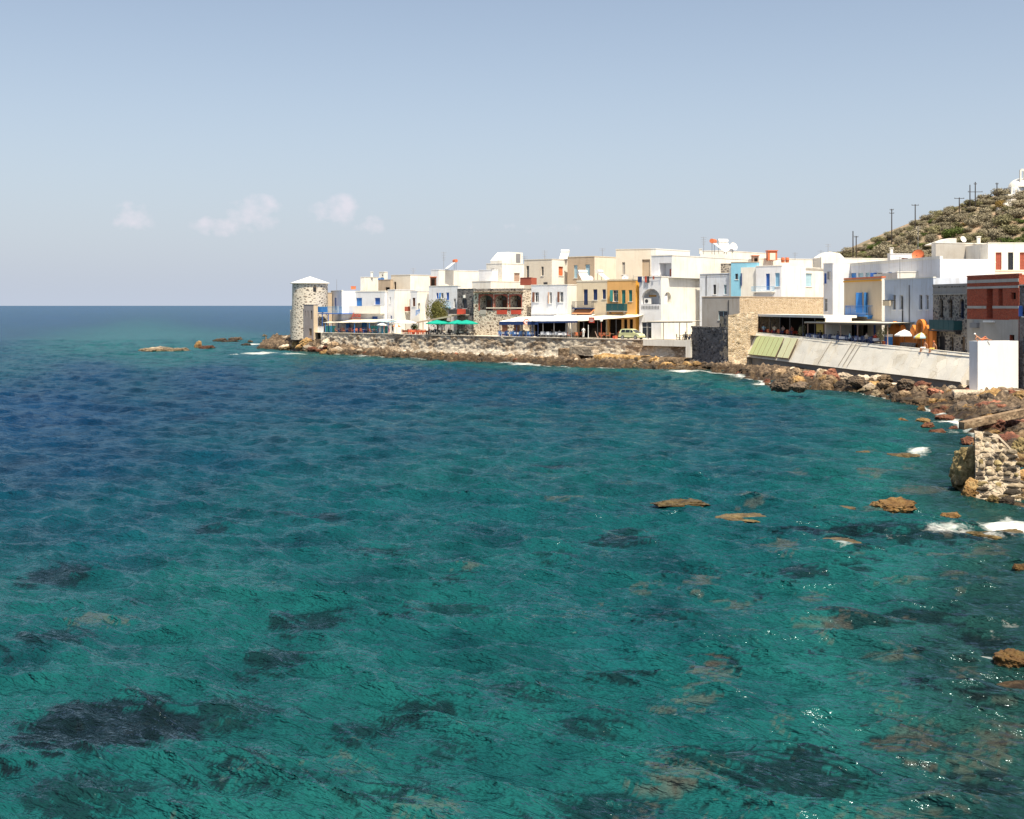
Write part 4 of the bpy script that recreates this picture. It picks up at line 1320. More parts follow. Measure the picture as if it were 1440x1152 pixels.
house('h15', 'bright white house with two pale blue shutters above the tan wall', Vector(P(1098, 0, 185.5).xy), [('F', 1159)], 375, M_WHITE, [(0, 1116, 384.5, 1124, 403, SH, M_PBLUE), (0, 1133, 384.5, 1142, 403, SH, M_PBLUE)], back=9)
extra('h15', 'cornice', 0, 1098, 377.5, 1158, 378.5, M_LGREY, .002, .1)
house('h15b', 'long white rooftop terrace wall with orange-red roof sheds', Vector(P(1060, 0, 214).xy), [('X', 1165)], 364, M_WHITE, z0=9, name='terrace_wall', cat='wall', back=8)
g16 = Vector(P(987, 0, 178.5).xy)
house('h16', 'dark grey cement house wall with small blue window above the sea wall', g16, [('S', 1040), ('F', 1158)], 418, M_GREY, [(0, 1010, 437.5, 1023, 450, GL, M_LBLUE, {'frame': M_PBLUE})], flank=M_STONE_T, coping=M_TAN, z0=3.5, ref=1)
extra('h16', 'drainpipe', 0, 1024.5, 422, 1025.2, 447, M_DMETAL, .02, .1)

# ---- right-hand street
house('h18a', 'narrow shade-tinted white house end with a meter box beside the white house', Vector(P(1158, 0, 171).xy), [('W', 1171)], 371, M_BLUEWHITE, [(0, 1158.6, 384.5, 1162.3, 399, SH, M_BLUE), (0, 1158.8, 420, 1163.5, 438, GL, M_BROWN)], back=8, ref=1)
extra('h18a', 'meter_box', 0, 1165.5, 382, 1168.5, 393, M_METAL, .0, .25)
house('h18', 'long shade-tinted white terrace house with a row of blue shutters', onr(1169, 7.5), [('R', 1322)], 376, M_BLUEWHITE,
      [(0, 1174, 385, 1181, 407, OP, M_PBLUE, {'only': 1, 'frame': M_BLUE2}), (0, 1185.5, 385, 1192, 405, SH, M_PBLUE), (0, 1196.5, 384, 1204, 404, SH, M_BLUE2), (0, 1207, 384, 1214, 402, SH, M_PBLUE), (0, 1217, 383.5, 1223, 402, SH, M_PBLUE),
       (0, 1233, 383.5, 1241, 400, OP, M_BLUE, {'only': -1}), (0, 1248.5, 383, 1254, 400, SH, M_BLUE2), (0, 1262, 382, 1270, 400, SH, M_BLUE)], ref=0, back=7, coping=M_WHITE, cop_h=.35)
balcony('h18', 0, 1178, 1192, 404.5, 414, 'rail', M_BLUE2, slab=M_WHITE)
extra('h18', 'drainpipe', 0, 1195, 377, 1195.5, 400, M_METAL, .02, .1)
house('h19', 'beige house with orange cornice, blue balcony and blue double doors', onr(1187, 1.5), [('R', 1240), ('G', 1245)], 393.5, M_BEIGE,
      [(0, 1203, 414, 1210, 436, SH, M_BLUE), (0, 1212.5, 411.5, 1220, 440, OP, M_BLUE2), (0, 1200, 456, 1204, 480, DR, M_BLUE), (0, 1212, 456, 1220, 484, HO, M_DARK), (0, 1226, 456, 1231.5, 482, DR, M_BLUE)], ref=0, flank=M_WHITE, coping=M_LRED, cop_h=.2)
extra('h19', 'cornice', 0, 1187, 394, 1240, 396.2, M_OCHRE, .002, .12)
balcony('h19', 0, 1198, 1227.5, 430, 443.5, 'rail', M_BLUE2, slab=M_BLUE2)
house('h20', 'weathered pale blue house with four slit windows and two drainpipes', onr(1244, 0.0), [('R', 1312.5)], 394, M_BLUEWHITE2,
      [(0, 1255.5, 415, 1259.5, 435.5, GL, M_LGREY, {'frame': M_LGREY}), (0, 1265, 415, 1270, 435.5, GL, M_LGREY), (0, 1292.5, 415, 1297, 435.5, GL, M_DARK, {'frame': M_LGREY}), (0, 1301.5, 415, 1306, 435.5, GL, M_LGREY)], ref=0, coping=M_WHITE)
extra('h20', 'drainpipe', 0, 1269.6, 418, 1270.2, 470, M_DMETAL, .03, .12)
extra('h20', 'drainpipe', 0, 1279, 401, 1279.6, 470, M_METAL, .03, .12)
extra('h20', 'lamp_panel', 0, 1248, 423, 1258, 430, M_CREAM, .5, .6)
extra('h20', 'lamp_bracket', 0, 1248, 422, 1258, 423, M_DMETAL, .02, .6)
house('h21', 'grey lava-stone house with three arched windows and teal balcony', onr(1312, -.15), [('R', 1360.5)], 403.5, M_STONE_G,
      [(0, 1321, 420, 1326.5, 447, GL, M_DARK, {'arch': True, 'frame': M_WOOD, 'dep': .3}), (0, 1334, 420, 1339.5, 447, GL, M_DARK, {'arch': True, 'frame': M_WOOD, 'dep': .3}), (0, 1349, 420, 1356, 448, GL, M_NAVY, {'arch': True, 'frame': M_NAVY, 'dep': .3}),
       (0, 1320, 473, 1329, 497, DR, M_DMETAL), (0, 1336, 473, 1341, 496, GL, M_DARK, {'arch': True, 'frame': M_WOOD, 'dep': .3}), (0, 1352, 474, 1357, 494, DR, M_WOOD)], ref=0, z0=2.5, coping=M_GREY, cop_h=.25)
extra('h21', 'string_course', 0, 1312.5, 413.2, 1360, 414.6, M_LGREY, .002, .14)
extra('h21', 'plaster_band', 0, 1312.6, 404.5, 1360, 413, M_GREY, .002, .03)
balcony('h21', 0, 1318, 1353, 450, 464, 'panel', M_DTEAL, slab=M_DMETAL)
M_BRICK = masonry('red_brick_wall', (0.40, 0.075, 0.042), (0.55, 0.13, 0.07), (0.32, 0.13, 0.09), 5.5, 0.06, 0.03, 1.8)
house('h22', 'unplastered red brick house with grey concrete bands and deep dark recesses', onr(1360, -.6), [('R', 1433)], 389.5, M_BRICK,
      [(0, 1387.5, 406, 1396, 448, LG, None, {'dep': 1.2}), (0, 1404, 406, 1410, 430, LG, None, {'dep': .8}), (0, 1422, 411.5, 1428.5, 421, HO, M_DARK, {'dep': .3}), (0, 1420.5, 471, 1426.5, 478.5, HO, M_DARK, {'dep': .3})], ref=0, z0=2.0, coping=M_RUST, cop_h=.12)
for (y0, y1) in ((393, 397.5), (402.5, 405.8), (430.3, 434)):
    for (x0, x1) in (((1360.4, 1387.3), (1396.2, 1432.6)) if y0 > 420 else ((1360.4, 1432.6),)):
        extra('h22', 'concrete_band', 0, x0, y0, x1, y1, M_LGREY, .002, .05)
extra('h22', 'rendered_base', 0, 1360.4, 449.5, 1420, 522, M_LGREY, .002, .04)
extra('h22', 'rendered_base', 0, 1427, 449.5, 1432.6, 522, M_LGREY, .002, .04)
extra('h22', 'rendered_base', 0, 1420.05, 449.5, 1426.95, 471, M_LGREY, .002, .04)
extra('h22', 'rendered_base', 0, 1420.05, 479, 1426.95, 522, M_LGREY, .002, .04)
extra('h22', 'lintel', 0, 1386, 451, 1400, 453.5, M_WPAINT, .05, .3)
extra('h22', 'electric_box', 0, 1368, 454, 1378, 461, M_METAL, .05, .35)
house('h23', 'dark lava-stone house corner standing right above the shore rocks', Vector(P(1433.5, 0, 112).xy), [('R', 1446)], 402, M_STONE_D, [(0, 1438.2, 430, 1444, 445, OP, M_BLUE, {'frame': M_BLUE}), (0, 1438, 475, 1444, 495, DR, M_LBLUE)], ref=0, z0=0.5, coping=M_LGREY)

# ---- upper right: terraces and the houses under the hill
house('u1', 'blank beige cement house block with satellite dish on top, under the hill', Vector(P(1310, 0, 178).xy), [('R', 1316), ('X', 1392)], 342, M_WHITE2, z0=6, flank=M_LGREY, ref=1)
house('u2', 'white upper house with brick-red shutters', Vector(P(1389.5, 0, 170).xy), [('C', 1480)], 342.5, M_WHITE, [(0, 1400, 355, 1408.5, 379.5, SH, M_RUST), (0, 1417.5, 355, 1425, 380.5, GL, M_DARK, {'frame': M_DWOOD}), (0, 1434, 355, 1442, 379.5, SH, M_RUST)], z0=6, back=9)
house('u3', 'long white terrace wall with rounded cistern below the beige cement block', Vector(P(1290, 0, 165).xy), [('X', 1400)], 368, M_WHITE, z0=6, name='terrace_wall', cat='wall', back=4)
house('u4', 'long white roof slab running above the weathered pale blue house', Vector(P(1262, 0, 150).xy), [('C', 1372)], 383, M_WHITE, z0=7, name='roof_block', cat='house', back=10)
house('u4b', 'low white roof block with fan unit behind the grey stone house', Vector(P(1318, 0, 138).xy), [('C', 1362)], 394, M_WHITE, z0=6.5, name='roof_block', cat='house', back=5)
house('u4c', 'cream rooftop strip above the red brick house', Vector(P(1362, 0, 150).xy), [('C', 1480)], 381, M_CREAM2, z0=6.5, name='roof_block', cat='house', back=9)
house('u5', 'low bluish white roof hut with red window and chimney, beside the orange dish', Vector(P(1248, 0, 190).xy), [('W', 1252), ('X', 1286)], 357.5, M_BLUEWHITE, [(1, 1268, 363, 1277, 368, SH, M_RUST)], z0=8, ref=1)
house('u6', 'low rubble-topped white wall in front of the hill', Vector(P(1180, 0, 205).xy), [('X', 1256)], 363.5, M_WHITE2, z0=8, back=6, name='terrace_wall', cat='wall')
q = Vector(P(1155, 0, 205).xy); f_ = Face(q, hit(q, DIRS['C'], 1188))
t = thing('gabled_roof_house', 'small white house with low gable roof against the hill', 'house', (q.x, q.y, 8))
pr_ = [(1155, 380), (1188, 380), (1188, 363), (1181, 356), (1167, 354), (1155, 362)]
fr_ = [f_.pt(f_.u(a), zat(b, q.y)) for a, b in pr_]; bk_ = [v + Vector((0, 6, 0)) for v in fr_]
mb = MB(); mb.poly(fr_); mb.poly(bk_[::-1])
for i in range(6):
    j = (i + 1) % 6; mb.quad(fr_[j], fr_[i], bk_[i], bk_[j])
part('wall', mb, M_WHITE, t)
# white sloped roof parapet on the beige block
q = Vector(P(1312, 0, 180.5).xy); f_ = Face(q, hit(q, DIRS['X'], 1345))
t = thing('stair_shed', 'white wedge-shaped stair shed on the beige cement block', 'roof box', (q.x, q.y, HOUSES['u1']['z1']))
pr_ = [(1313, 344), (1345, 344), (1345, 334.5), (1336, 334.5), (1313, 343)]
fr_ = [f_.pt(f_.u(a), zat(b, q.y)) for a, b in pr_]; bk_ = [v + Vector((0, 4, 0)) for v in fr_]
mb = MB(); mb.poly(fr_); mb.poly(bk_[::-1])
for i in range(5):
    j = (i + 1) % 5; mb.quad(fr_[j], fr_[i], bk_[i], bk_[j])
part('wall', mb, M_WHITE2, t)
# ================================================================== sea walls, rocks, ruin
def upright(mb, pts, z0, zs, thick, n_in):
    """wall strip along plan points"""
    for i in range(len(pts) - 1):
        a, b = pts[i], pts[i + 1]
        za, zb = zs[i], zs[i + 1]
        A = [v3(a, z0), v3(b, z0), v3(b, zb), v3(a, za)]
        B = [p + v3(n_in * thick, 0) for p in A]
        mb.quad(*A); mb.quad(B[1], B[0], B[3], B[2]); mb.quad(A[3], A[2], B[2], B[3])
        if i == 0: mb.quad(A[0], A[3], B[3], B[0])
        if i == len(pts) - 2: mb.quad(A[1], B[1], B[2], A[2])


# quay wall, rough: subdivided and pushed in and out
NQ, NZ = 420, 26
uq = np.linspace(0, (QR - QL).length, NQ)[None, :]; zq = np.linspace(-1.0, ZQ + .04, NZ)[:, None]
rel = (fbm(uq * 1.3, zq * 3.2, 4.0, 4) - .5) * .45 + (vnoise(uq * 2.1, zq * 4.0, 9.0) - .5) * .22
low = np.clip((1.6 - zq) / 2.2, 0, 1) * (0.5 + 0.9 * fbm(uq * .25, zq * 0 + 2, 1.0, 3))
bt = np.clip((zq - ZQ + .1) * 20, 0, 1)
outw = (rel + low) * (1 - bt)
X_ = QL.x + QD.x * uq - QN.x * outw; Y_ = QL.y + QD.y * uq - QN.y * outw; Z_ = zq + 0 * uq
t = thing('quay_wall', 'long pale rubble-stone quay wall below the row of restaurants', 'sea wall', (QL.x, QL.y, 0))
me = grid_mesh('wall', X_ - QL.x, Y_ - QL.y, Z_)
part('wall', me, M_QUAY, t, local=True)
mb = MB()
n = 46
for k in range(n):
    a = QL + QD * ((QR - QL).length * k / n); b = QL + QD * ((QR - QL).length * (k + 1) / n - .03)
    hh = .10 + .02 * math.sin(k * 2.3)
    mb = MB(); mb.ob(v3(a - QN * .12, ZQ - .03), v3(b - a, 0), v3(QN * .62, 0), (0, 0, hh)); part('coping_slab', mb, M_PAVE, t)
mb = MB(); mb.ob(v3(QL, 1.2), v3(QN * 7, 0), v3(-QD * .6, 0), (0, 0, ZQ - 1.2)); part('end_wall', mb, M_QUAY, t)
# white plastered end block with rough arches
fq = Face(onq(905, -.5), onq(972, -.5))
t = thing('plastered_quay_end', 'white plastered upper edge of the quay beside the dark sea wall', 'sea wall', (fq.p.x, fq.p.y, 1.5))
mb = MB(); fq.box(mb, 0, fq.w, zat(486, fq.p.y), ZQ + .10, -.4, .14); part('plaster_band', mb, M_WHITE2, t)
mb = MB(); a0, a1, b0, b1 = fq.rect(965, 478, 972, 506); fq.box(mb, a0, a1, b0, b1, -.4, .16); part('plaster_pier', mb, M_WHITE2, t)
# big cut blocks leaning at the foot of the quay
for (x0, x1, y0, y1, m_, lb) in ((786, 802, 490, 508, RK_BROWN, 'tall dark squared block at the foot of the quay wall'), (802, 834, 487, 500, RK_PALE, 'long pale concrete slab block at the foot of the quay wall'), (822, 836, 492, 501, RK_PALE, 'small pale cut block leaning on the concrete slab'), (800, 812, 497, 506, RK_DARK, 'dark wet cube block below the pale concrete slab')):
    f = Face(onq(x0, -1.6), onq(x1, -1.6)); a0, a1, b0, b1 = f.rect(x0, y0, x1, y1)
    mb = MB(); f.box(mb, 0, f.w, b0, b1, -1.3, .3)
    o = part('stone_block', mb, m_); tag(o, lb, 'stone block')
    bv = o.modifiers.new('bevel', 'BEVEL'); bv.width = .12; bv.segments = 2
# low concrete ledges along the waterline right of the blocks
for (x0, x1, y0, y1, lb) in ((838, 905, 499, 510, 'low flat ochre rock ledge below the quay wall'), (896, 965, 502, 514, 'stepped brown rock ledge near the plastered quay end')):
    f = Face(onq(x0, -2.2), onq(x1, -2.2)); a0, a1, b0, b1 = f.rect(x0, y0, x1, y1)
    nu, nz2 = 60, 10
    U, V = np.meshgrid(np.linspace(0, f.w, nu), np.linspace(0, 1, nz2))
    prof_o = np.interp(V, [0, .15, .55, 1], [1.3, 1.0, .55, -1.9]); prof_z = np.interp(V, [0, .15, .55, 1], [-.6, .2, b1 - .15, b1])
    wob = (fbm(U * .8, V * 4, 2.0 + x0, 4) - .5)
    O = prof_o + wob * 1.0; Zz = prof_z + wob * .5 * (V > .1)
    XX = f.p.x + f.d.x * U + f.n.x * O; YY = f.p.y + f.d.y * U + f.n.y * O
    o = part('rock_ledge', grid_mesh('rock_ledge', XX, YY, Zz), RK_OCHRE if x0 < 850 else RK_BROWN); tag(o, lb, 'rock ledge')

# dark sea wall and stone buttress
pa, pb_ = QR + Vector((.1, 0)), Vector((WR.x, WR.y))
t = thing('dark_sea_wall', 'dark lava-stone sea wall in shadow between the quay and the buttress', 'sea wall', (pa.x, pa.y, 0))
f = Face(pa, pb_)
U, V = np.meshgrid(np.linspace(0, f.w, 50), np.linspace(-1, zat(460, pa.y), 30))
O = (fbm(U * 1.1, V * 1.1, 6.0, 4) - .5) * .6 + np.clip(1.2 - V, 0, 2) * .25
part('wall', grid_mesh('wall', f.p.x + f.d.x * U + f.n.x * O - pa.x, f.p.y + f.d.y * U + f.n.y * O - pa.y, V), M_STONE_D, t, local=True)
mb = MB(); f.box(mb, 0, f.w, zat(460, pa.y) - .1, zat(460, pa.y) + .15, -.9, .05); part('coping', mb, M_STONE_G, t)
pc = hit(pb_, DIRS['X'], 1066)
t = thing('stone_buttress', 'tall tan rubble-stone buttress rising from the rocks below the terrace restaurant', 'buttress', (pb_.x, pb_.y, 0))
f = Face(pb_, pc); zt = zat(441, pb_.y)
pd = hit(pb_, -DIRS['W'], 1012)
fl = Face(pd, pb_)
for (ff, m_, nm, zl, zr) in ((f, M_STONE_T, 'front_face', zt - .2, zat(437, pc.y)), (fl, M_STONE_D, 'shaded_face', zat(446, pd.y), zt - .2)):  # left face's shade is put into its darker stone colour
    U, S = np.meshgrid(np.linspace(0, ff.w, 40), np.linspace(0, 1, 46))
    zt_ = zl + (zr - zl) * U / ff.w + (fbm(U * 1.5, S * 0, 3.0, 3) - .5) * .7 * np.sin(np.pi * U / ff.w)
    Zz = -1 + (zt_ + 1) * S
    edge = np.sin(np.pi * np.clip(U / ff.w, 0, 1)) ** .4
    O = (fbm(U * 1.3, Zz * 1.3, 8.0, 4) - .5) * .8 * edge + np.clip(1.8 - Zz, 0, 2.4) * .28
    part(nm, grid_mesh(nm, ff.p.x + ff.d.x * U + ff.n.x * O - pb_.x, ff.p.y + ff.d.y * U + ff.n.y * O - pb_.y, Zz), m_, t, local=True)
mb = MB(); mb.prism([pd, pb_, pc, pc + (pd - pb_)], 1, zt - .45); part('core', mb, M_STONE_T, t)

# battered white sea wall with shaded footing
t = thing('battered_sea_wall', 'long sloping white plastered sea wall along the terrace, cracked and stained', 'sea wall', (TW1.x, TW1.y, 0))
TW0 = TW0 - (TW1 - TW0).normalized() * 3.2; LW = (TW1 - TW0).length; fw = Face(TW0, TW1)
xs_top = [(1060, 468), (1100, 471), (1200, 482), (1300, 493), (1351, 499)]
nu, nz2 = 140, 16
U, S = np.meshgrid(np.linspace(0, LW, nu), np.linspace(0, 1, nz2))
ztop = np.interp(U, [0, LW], [5.15, 4.25]); zbot = np.interp(U, [0, LW * .35, LW], [1.75, 1.65, 1.55])
Zz = zbot + (ztop - zbot) * S
O = -1.55 * S + (fbm(U * .6, Zz * .8, 5.0, 4) - .5) * .14
M_BATTER = masonry('cracked_white_plaster', (0.66, 0.60, 0.49), (0.82, 0.77, 0.67), (0.36, 0.30, 0.24), 0.7, 0.006, 0.015, 1.2, patch=(0.84, 0.80, 0.71))
part('sloping_face', grid_mesh('sloping_face', fw.p.x + fw.d.x * U + fw.n.x * O - TW1.x, fw.p.y + fw.d.y * U + fw.n.y * O - TW1.y, Zz), M_BATTER, t, local=True)
mb = MB()
for k in range(24):
    u0, u1 = LW * k / 24, LW * (k + 1) / 24
    za_, zb_ = np.interp(u0, [0, LW], [5.15, 4.25]), np.interp(u1, [0, LW], [5.15, 4.25])
    A = fw.pt(u0, za_ + .003, -1.5); B = fw.pt(u1, zb_ + .003, -1.5)
    n_ = v3(-fw.n * .45, 0)
    mb.poly([A, B, B + n_, A + n_]); mb.quad(B + n_, A + n_, A + n_ - Vector((0, 0, .9)), B + n_ - Vector((0, 0, .9)))
part('parapet_top', mb, M_WHITE2, t)
mb = MB()
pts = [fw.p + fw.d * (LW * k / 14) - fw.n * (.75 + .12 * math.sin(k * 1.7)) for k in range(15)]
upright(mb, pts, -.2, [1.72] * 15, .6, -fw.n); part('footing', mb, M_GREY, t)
fe = Face(TW1, TW1 - fw.n * 3)
mb = MB(); mb.poly([fw.pt(LW, 0.6, -.6), fw.pt(LW, 1.55, 0), fw.pt(LW, 4.25, -1.55), fw.pt(LW, 4.25, -2.1), fw.pt(LW, .6, -2.1)][::-1]); part('end_face', mb, M_WHITE2, t)
for u in (LW * .42, LW * .52, LW * .54, LW * .56):        # grooves of old steps
    mb = MB(); A = fw.pt(u, 1.9, -.06); B = fw.pt(u + .9, 4.6, -1.37)
    mb.tube(A, B, .05, .05, 5); part('groove_rib', mb, M_LGREY, t)

# green boards leaning on the wall
M_BOARD = plaster('pale_green_board', (0.55, 0.60, 0.30), amt=.4)
M_BOARD2 = plaster('pale_yellow_board', (0.66, 0.66, 0.42), amt=.4)


def batter_u(px):
    lo, hi = 0, LW
    for _ in range(40):
        m_ = (lo + hi) / 2
        p_ = fw.pt(m_, 3.2, -.7)
        if (p_.x / p_.y) * F_PX + CX < px: lo = m_
        else: hi = m_
    return lo


for (xa, xb, n, m_, lb) in ((1061, 1099, 6, M_BOARD, 'row of six pale green boards leaning on the white sea wall'), (1101, 1118, 2, M_BOARD2, 'pair of pale yellow boards leaning beside the green ones')):
    ua, ub = batter_u(xa), batter_u(xb)
    A = fw.pt(ua, 1.8, .3)
    t = thing('board_screen', lb, 'board screen', tuple(A))
    for k in range(n):
        u0, u1 = ua + (ub - ua) * k / n, ua + (ub - ua) * (k + 1) / n - .22
        mb = MB()
        a = fw.pt(u0, 2.15, .12); up = v3(-fw.n * 1.28, 0) + Vector((0, 0, 2.55))
        mb.ob(a, v3(fw.d * (u1 - u0), 0), up, v3(fw.n * .05, .03))
        part('board', mb, m_, t)
    mb = MB(); a = fw.pt(ua - .05, 2.2, .09); mb.ob(a, v3(fw.d * (ub - ua + .1), 0), v3(-fw.n * 1.2, 0) + Vector((0, 0, 2.4)), v3(fw.n * .02, .01)); part('backing', mb, M_WOOD, t)
    mb = MB(); a = fw.pt(ua - .1, 2.05, .16); mb.ob(a, v3(fw.d * (ub - ua + .2), 0), v3(fw.n * .1, 0), (0, 0, .1)); part('base_rail', mb, M_WOOD, t)

# white rendered block above the rocks
A = Vector(P(1363, 0, 111.0).xy)
house('cube', 'big blank white rendered block standing on the shore rocks', A, [('W', 1375), ('X', 1432)], 480, M_BLUEWHITE, z0=.3, flank=plaster('sunlit_white', (.84, .81, .75), amt=.22), cop_h=0, name='white_block', cat='wall')  # left face carries painted shade; the front is the sunlit white
B = HOUSES['cube']['foot'][1]
mb = MB()
pts = [B + Vector((-2.6, -1.2)), B + Vector((4.6, -.4)), B + Vector((4.2, .8)), B + Vector((-2.0, 1.2))]
mb.prism(pts, .1, 1.25)
o = part('concrete_slab', mb, RK_PALE); tag(o, 'flat pale concrete slab at the foot of the white block', 'slab')
bv = o.modifiers.new('bevel', 'BEVEL'); bv.width = .15; bv.segments = 2

# ---------------------------------------------------------------- boulders
def rock_mesh(seed, sub=3, rough=1.0):
    import bmesh
    bm = bmesh.new()
    bmesh.ops.create_icosphere(bm, subdivisions=sub, radius=1.0)
    V = np.array([v.co[:] for v in bm.verts])
    rg = np.random.default_rng(seed)
    d = np.ones(len(V))
    for i in range(9):                 # chop by random planes for flat broken faces
        n = rg.normal(size=3); n /= np.linalg.norm(n)
        h = rg.uniform(.55, .85)
        p = V @ n
        V = V - np.outer(np.clip(p - h, 0, None) * .85, n)
    off = rg.uniform(0, 40, 3)
    nz = fbm(V[:, 0] * 1.7 + off[0], V[:, 1] * 1.7 + off[1], V[:, 2] * 1.7 + off[2], 4) - .5
    V = V * (1 + nz[:, None] * .55 * rough)
    if sub >= 4:                       # near rocks: crevices and pitted, weedy skin
        r2 = np.abs(fbm(V[:, 0] * 3 + off[1], V[:, 1] * 3 + off[2], V[:, 2] * 3 + off[0], 4) - .47)
        r3 = fbm(V[:, 0] * 9 + off[2], V[:, 1] * 9 + off[0], V[:, 2] * 9 + off[1], 3) - .44
        V = V * (1 - .25 + (r2[:, None] * .85) + r3[:, None] * .10 + .13)
    for v, c in zip(bm.verts, V): v.co = c
    me = bpy.data.meshes.new('boulder'); bm.to_mesh(me); bm.free()
    return me


RMESH = {}
RMATS = {'k': RK_WEED, 'd': RK_DARK, 'b': RK_BROWN, 'o': RK_OCHRE, 'r': RK_RED, 'p': RK_PALE}


def rock_variant(i, mk, sub=3):
    sub = max(sub, 4)
    key = (i, mk, sub)
    if key not in RMESH:
        me = rock_mesh(100 + i, sub); me.materials.append(RMATS[mk]); RMESH[key] = me
    return RMESH[key]


rr_ = random.Random(3)


def boulder(p, sx, sy, sz, mk, label, group=None, name='boulder', sub=3, cat='boulder', rz=None, tilt=.25):
    o = bpy.data.objects.new(name, rock_variant(rr_.randrange(6), mk, sub))
    COL.objects.link(o); ROOT[o.name] = Vector((0, 0, 0))
    o.location = p; o.scale = (sx, sy, sz); o.rotation_euler = (rr_.uniform(-tilt, tilt), rr_.uniform(-tilt, tilt), rr_.uniform(0, 6.28) if rz is None else rz)
    return tag(o, label, cat, group)


LBL = {'d': 'dark', 'b': 'brown', 'o': 'ochre', 'r': 'reddish', 'p': 'pale'}
# zones: shore index range in pixels -> count, sizes in metres, colours
ZONES = [('rocks behind the ruined wall', 1363, 1372, 30, (.4, 1.1), 'ddbbor', 'boulder on the shore behind the ruined wall'),
         ('foot of the quay wall', 470, 780, 70, (.4, 1.15), 'dddbbbrp', 'boulder in the rubble along the foot of the quay wall'),
         ('below the plastered quay end', 840, 975, 26, (.5, 1.2), 'bbddop', 'boulder in the rubble below the plastered quay end'),
         ('tip of the point', 372, 470, 40, (.5, 1.6), 'bbrdppo', 'boulder heaped on the tip of the point around the windmill'),
         ('below the battered sea wall', 1030, 1300, 105, (.35, 1.35), 'dddbbborp', 'boulder heaped below the battered white sea wall'),
         ('corner below the white block', 1290, 1372, 44, (.4, 1.4), 'oorrbdd', 'boulder in the rocky corner below the white block')]
seg_px = np.array([p[0] for p in SHORE_PX[:25]])
for (nm, xa, xb, cnt, (s0, s1), mix, txt) in ZONES:
    for i in range(cnt):
        px = rr_.uniform(xa, xb)
        i0 = max(0, min(len(seg_px) - 2, int(np.searchsorted(seg_px, px)) - 1))
        tt = (px - seg_px[i0]) / (seg_px[i0 + 1] - seg_px[i0])
        s = SHORE[i0] * (1 - tt) + SHORE[i0 + 1] * tt
        # towards land
        k = int(np.argmin(np.hypot(for_in[:, 0] - s[0], for_in[:, 1] - s[1])))
        land_v = for_in[k] - s; ll = np.linalg.norm(land_v); 
        q = rr_.random() ** 1.1
        pos = s + land_v * q * .85 - land_v / max(ll, .1) * rr_.uniform(0, .9)
        size = s0 + (s1 - s0) * rr_.random() ** 2.2
        zz = (0.05 + (.8 if 'quay' in nm else 1.1) * q) if nm != 'tip of the point' else .1 + 2.2 * q
        mk = rr_.choice(mix)
        if q > .6 and rr_.random() < .6 and nm in ('below the battered sea wall', 'tip of the point', 'foot of the quay wall'): mk = 'p' if rr_.random() < .6 else 'b'
        boulder((pos[0], pos[1], zz - size * .15), size * rr_.uniform(.8, 1.35), size * rr_.uniform(.8, 1.2), size * rr_.uniform(.55, .9), mk, LBL[mk] + ' ' + txt, LBL[mk] + ' boulders, ' + nm)
# single named big boulders near the corner (px, py base, width px, height px)
for (px, py, w, h, mk, lb) in ((1274, 549, 30, 18, 'd', 'big dark angular boulder under the shaded wall footing'), (1316, 557, 28, 12, 'r', 'big reddish brown boulder lying in the cove at the waterline'), (1350, 566, 26, 26, 'd', 'large black boulder in the shade beside the white block'),
                               (1324, 571, 18, 11, 'o', 'rounded orange boulder at the water edge of the cove'), (1362, 584, 30, 18, 'o', 'golden orange boulder splashed by the surf'), (1100, 551, 34, 18, 'd', 'large grey boulder in the surf below the sea wall'), (1126, 549, 30, 14, 'd', 'broad dark boulder next to the large grey one below the sea wall'),
                               (1135, 513, 26, 14, 'p', 'pale rubble heap boulder leaning against the wall footing'), (1205, 543, 34, 14, 'd', 'dark rounded boulder at mid length of the battered wall'), (1245, 545, 30, 11, 'b', 'low wide brown boulder near the shaded footing'),
                               (1395, 610, 46, 30, 'r', 'dark red wet boulder behind the ruined wall'), (1424, 608, 36, 22, 'r', 'orange-red boulder behind the ruined wall'), (1418, 622, 24, 13, 'o', 'yellow boulder behind the ruined wall'), (1412, 594, 70, 24, 'd', 'long dark rock shelf under the concrete ramp'),
                               (1432, 690, 40, 30, 'o', 'ochre weedy boulder right beside the ruined wall'), (1436, 706, 40, 18, 'b', 'brown boulder at the foot of the ruined wall'), (1430, 660, 36, 22, 'o', 'rounded orange boulder leaning on the ruined wall'), (1380, 640, 30, 16, 'b', 'brown rock between the surf and the ruined wall'),
                               (1380, 704, 26, 15, 'd', 'dark wet rock under the front of the ruined wall'), (1397, 710, 30, 15, 'k', 'weedy rock half sunk before the ruined wall'), (1415, 712, 28, 15, 'd', 'black rock half sunk before the ruined wall'), (1437, 650, 34, 34, 'k', 'tall weedy rock behind the broken end of the ruined wall'),
                               (1424, 634, 26, 18, 'd', 'dark rock wedged behind the top of the ruined wall'), (1404, 622, 30, 13, 'k', 'low weedy rock behind the top of the ruined wall'), (1390, 596, 30, 14, 'o', 'ochre rock lying by the narrow ramp')):
    d = 15300 / (py - HY) if py > 560 else 14200 / (py - HY)
    c = P(px, py - h * .4, d)
    s = w / 2 / F_PX * d
    boulder(c, s, s * .9, h / 2 / F_PX * d * 1.25, mk, lb, sub=5, rz=rr_.uniform(-.4, .4))
AW_LBL = {'o': 'yellow-brown rock breaking the surface', 'w': 'weedy brown rock just awash', 'r': 'reddish rock awash in the surf', 'y': 'pale yellow islet rock off the point', 'd': 'dark islet rock beyond the point', 'p': 'pale rock at the end of the point'}
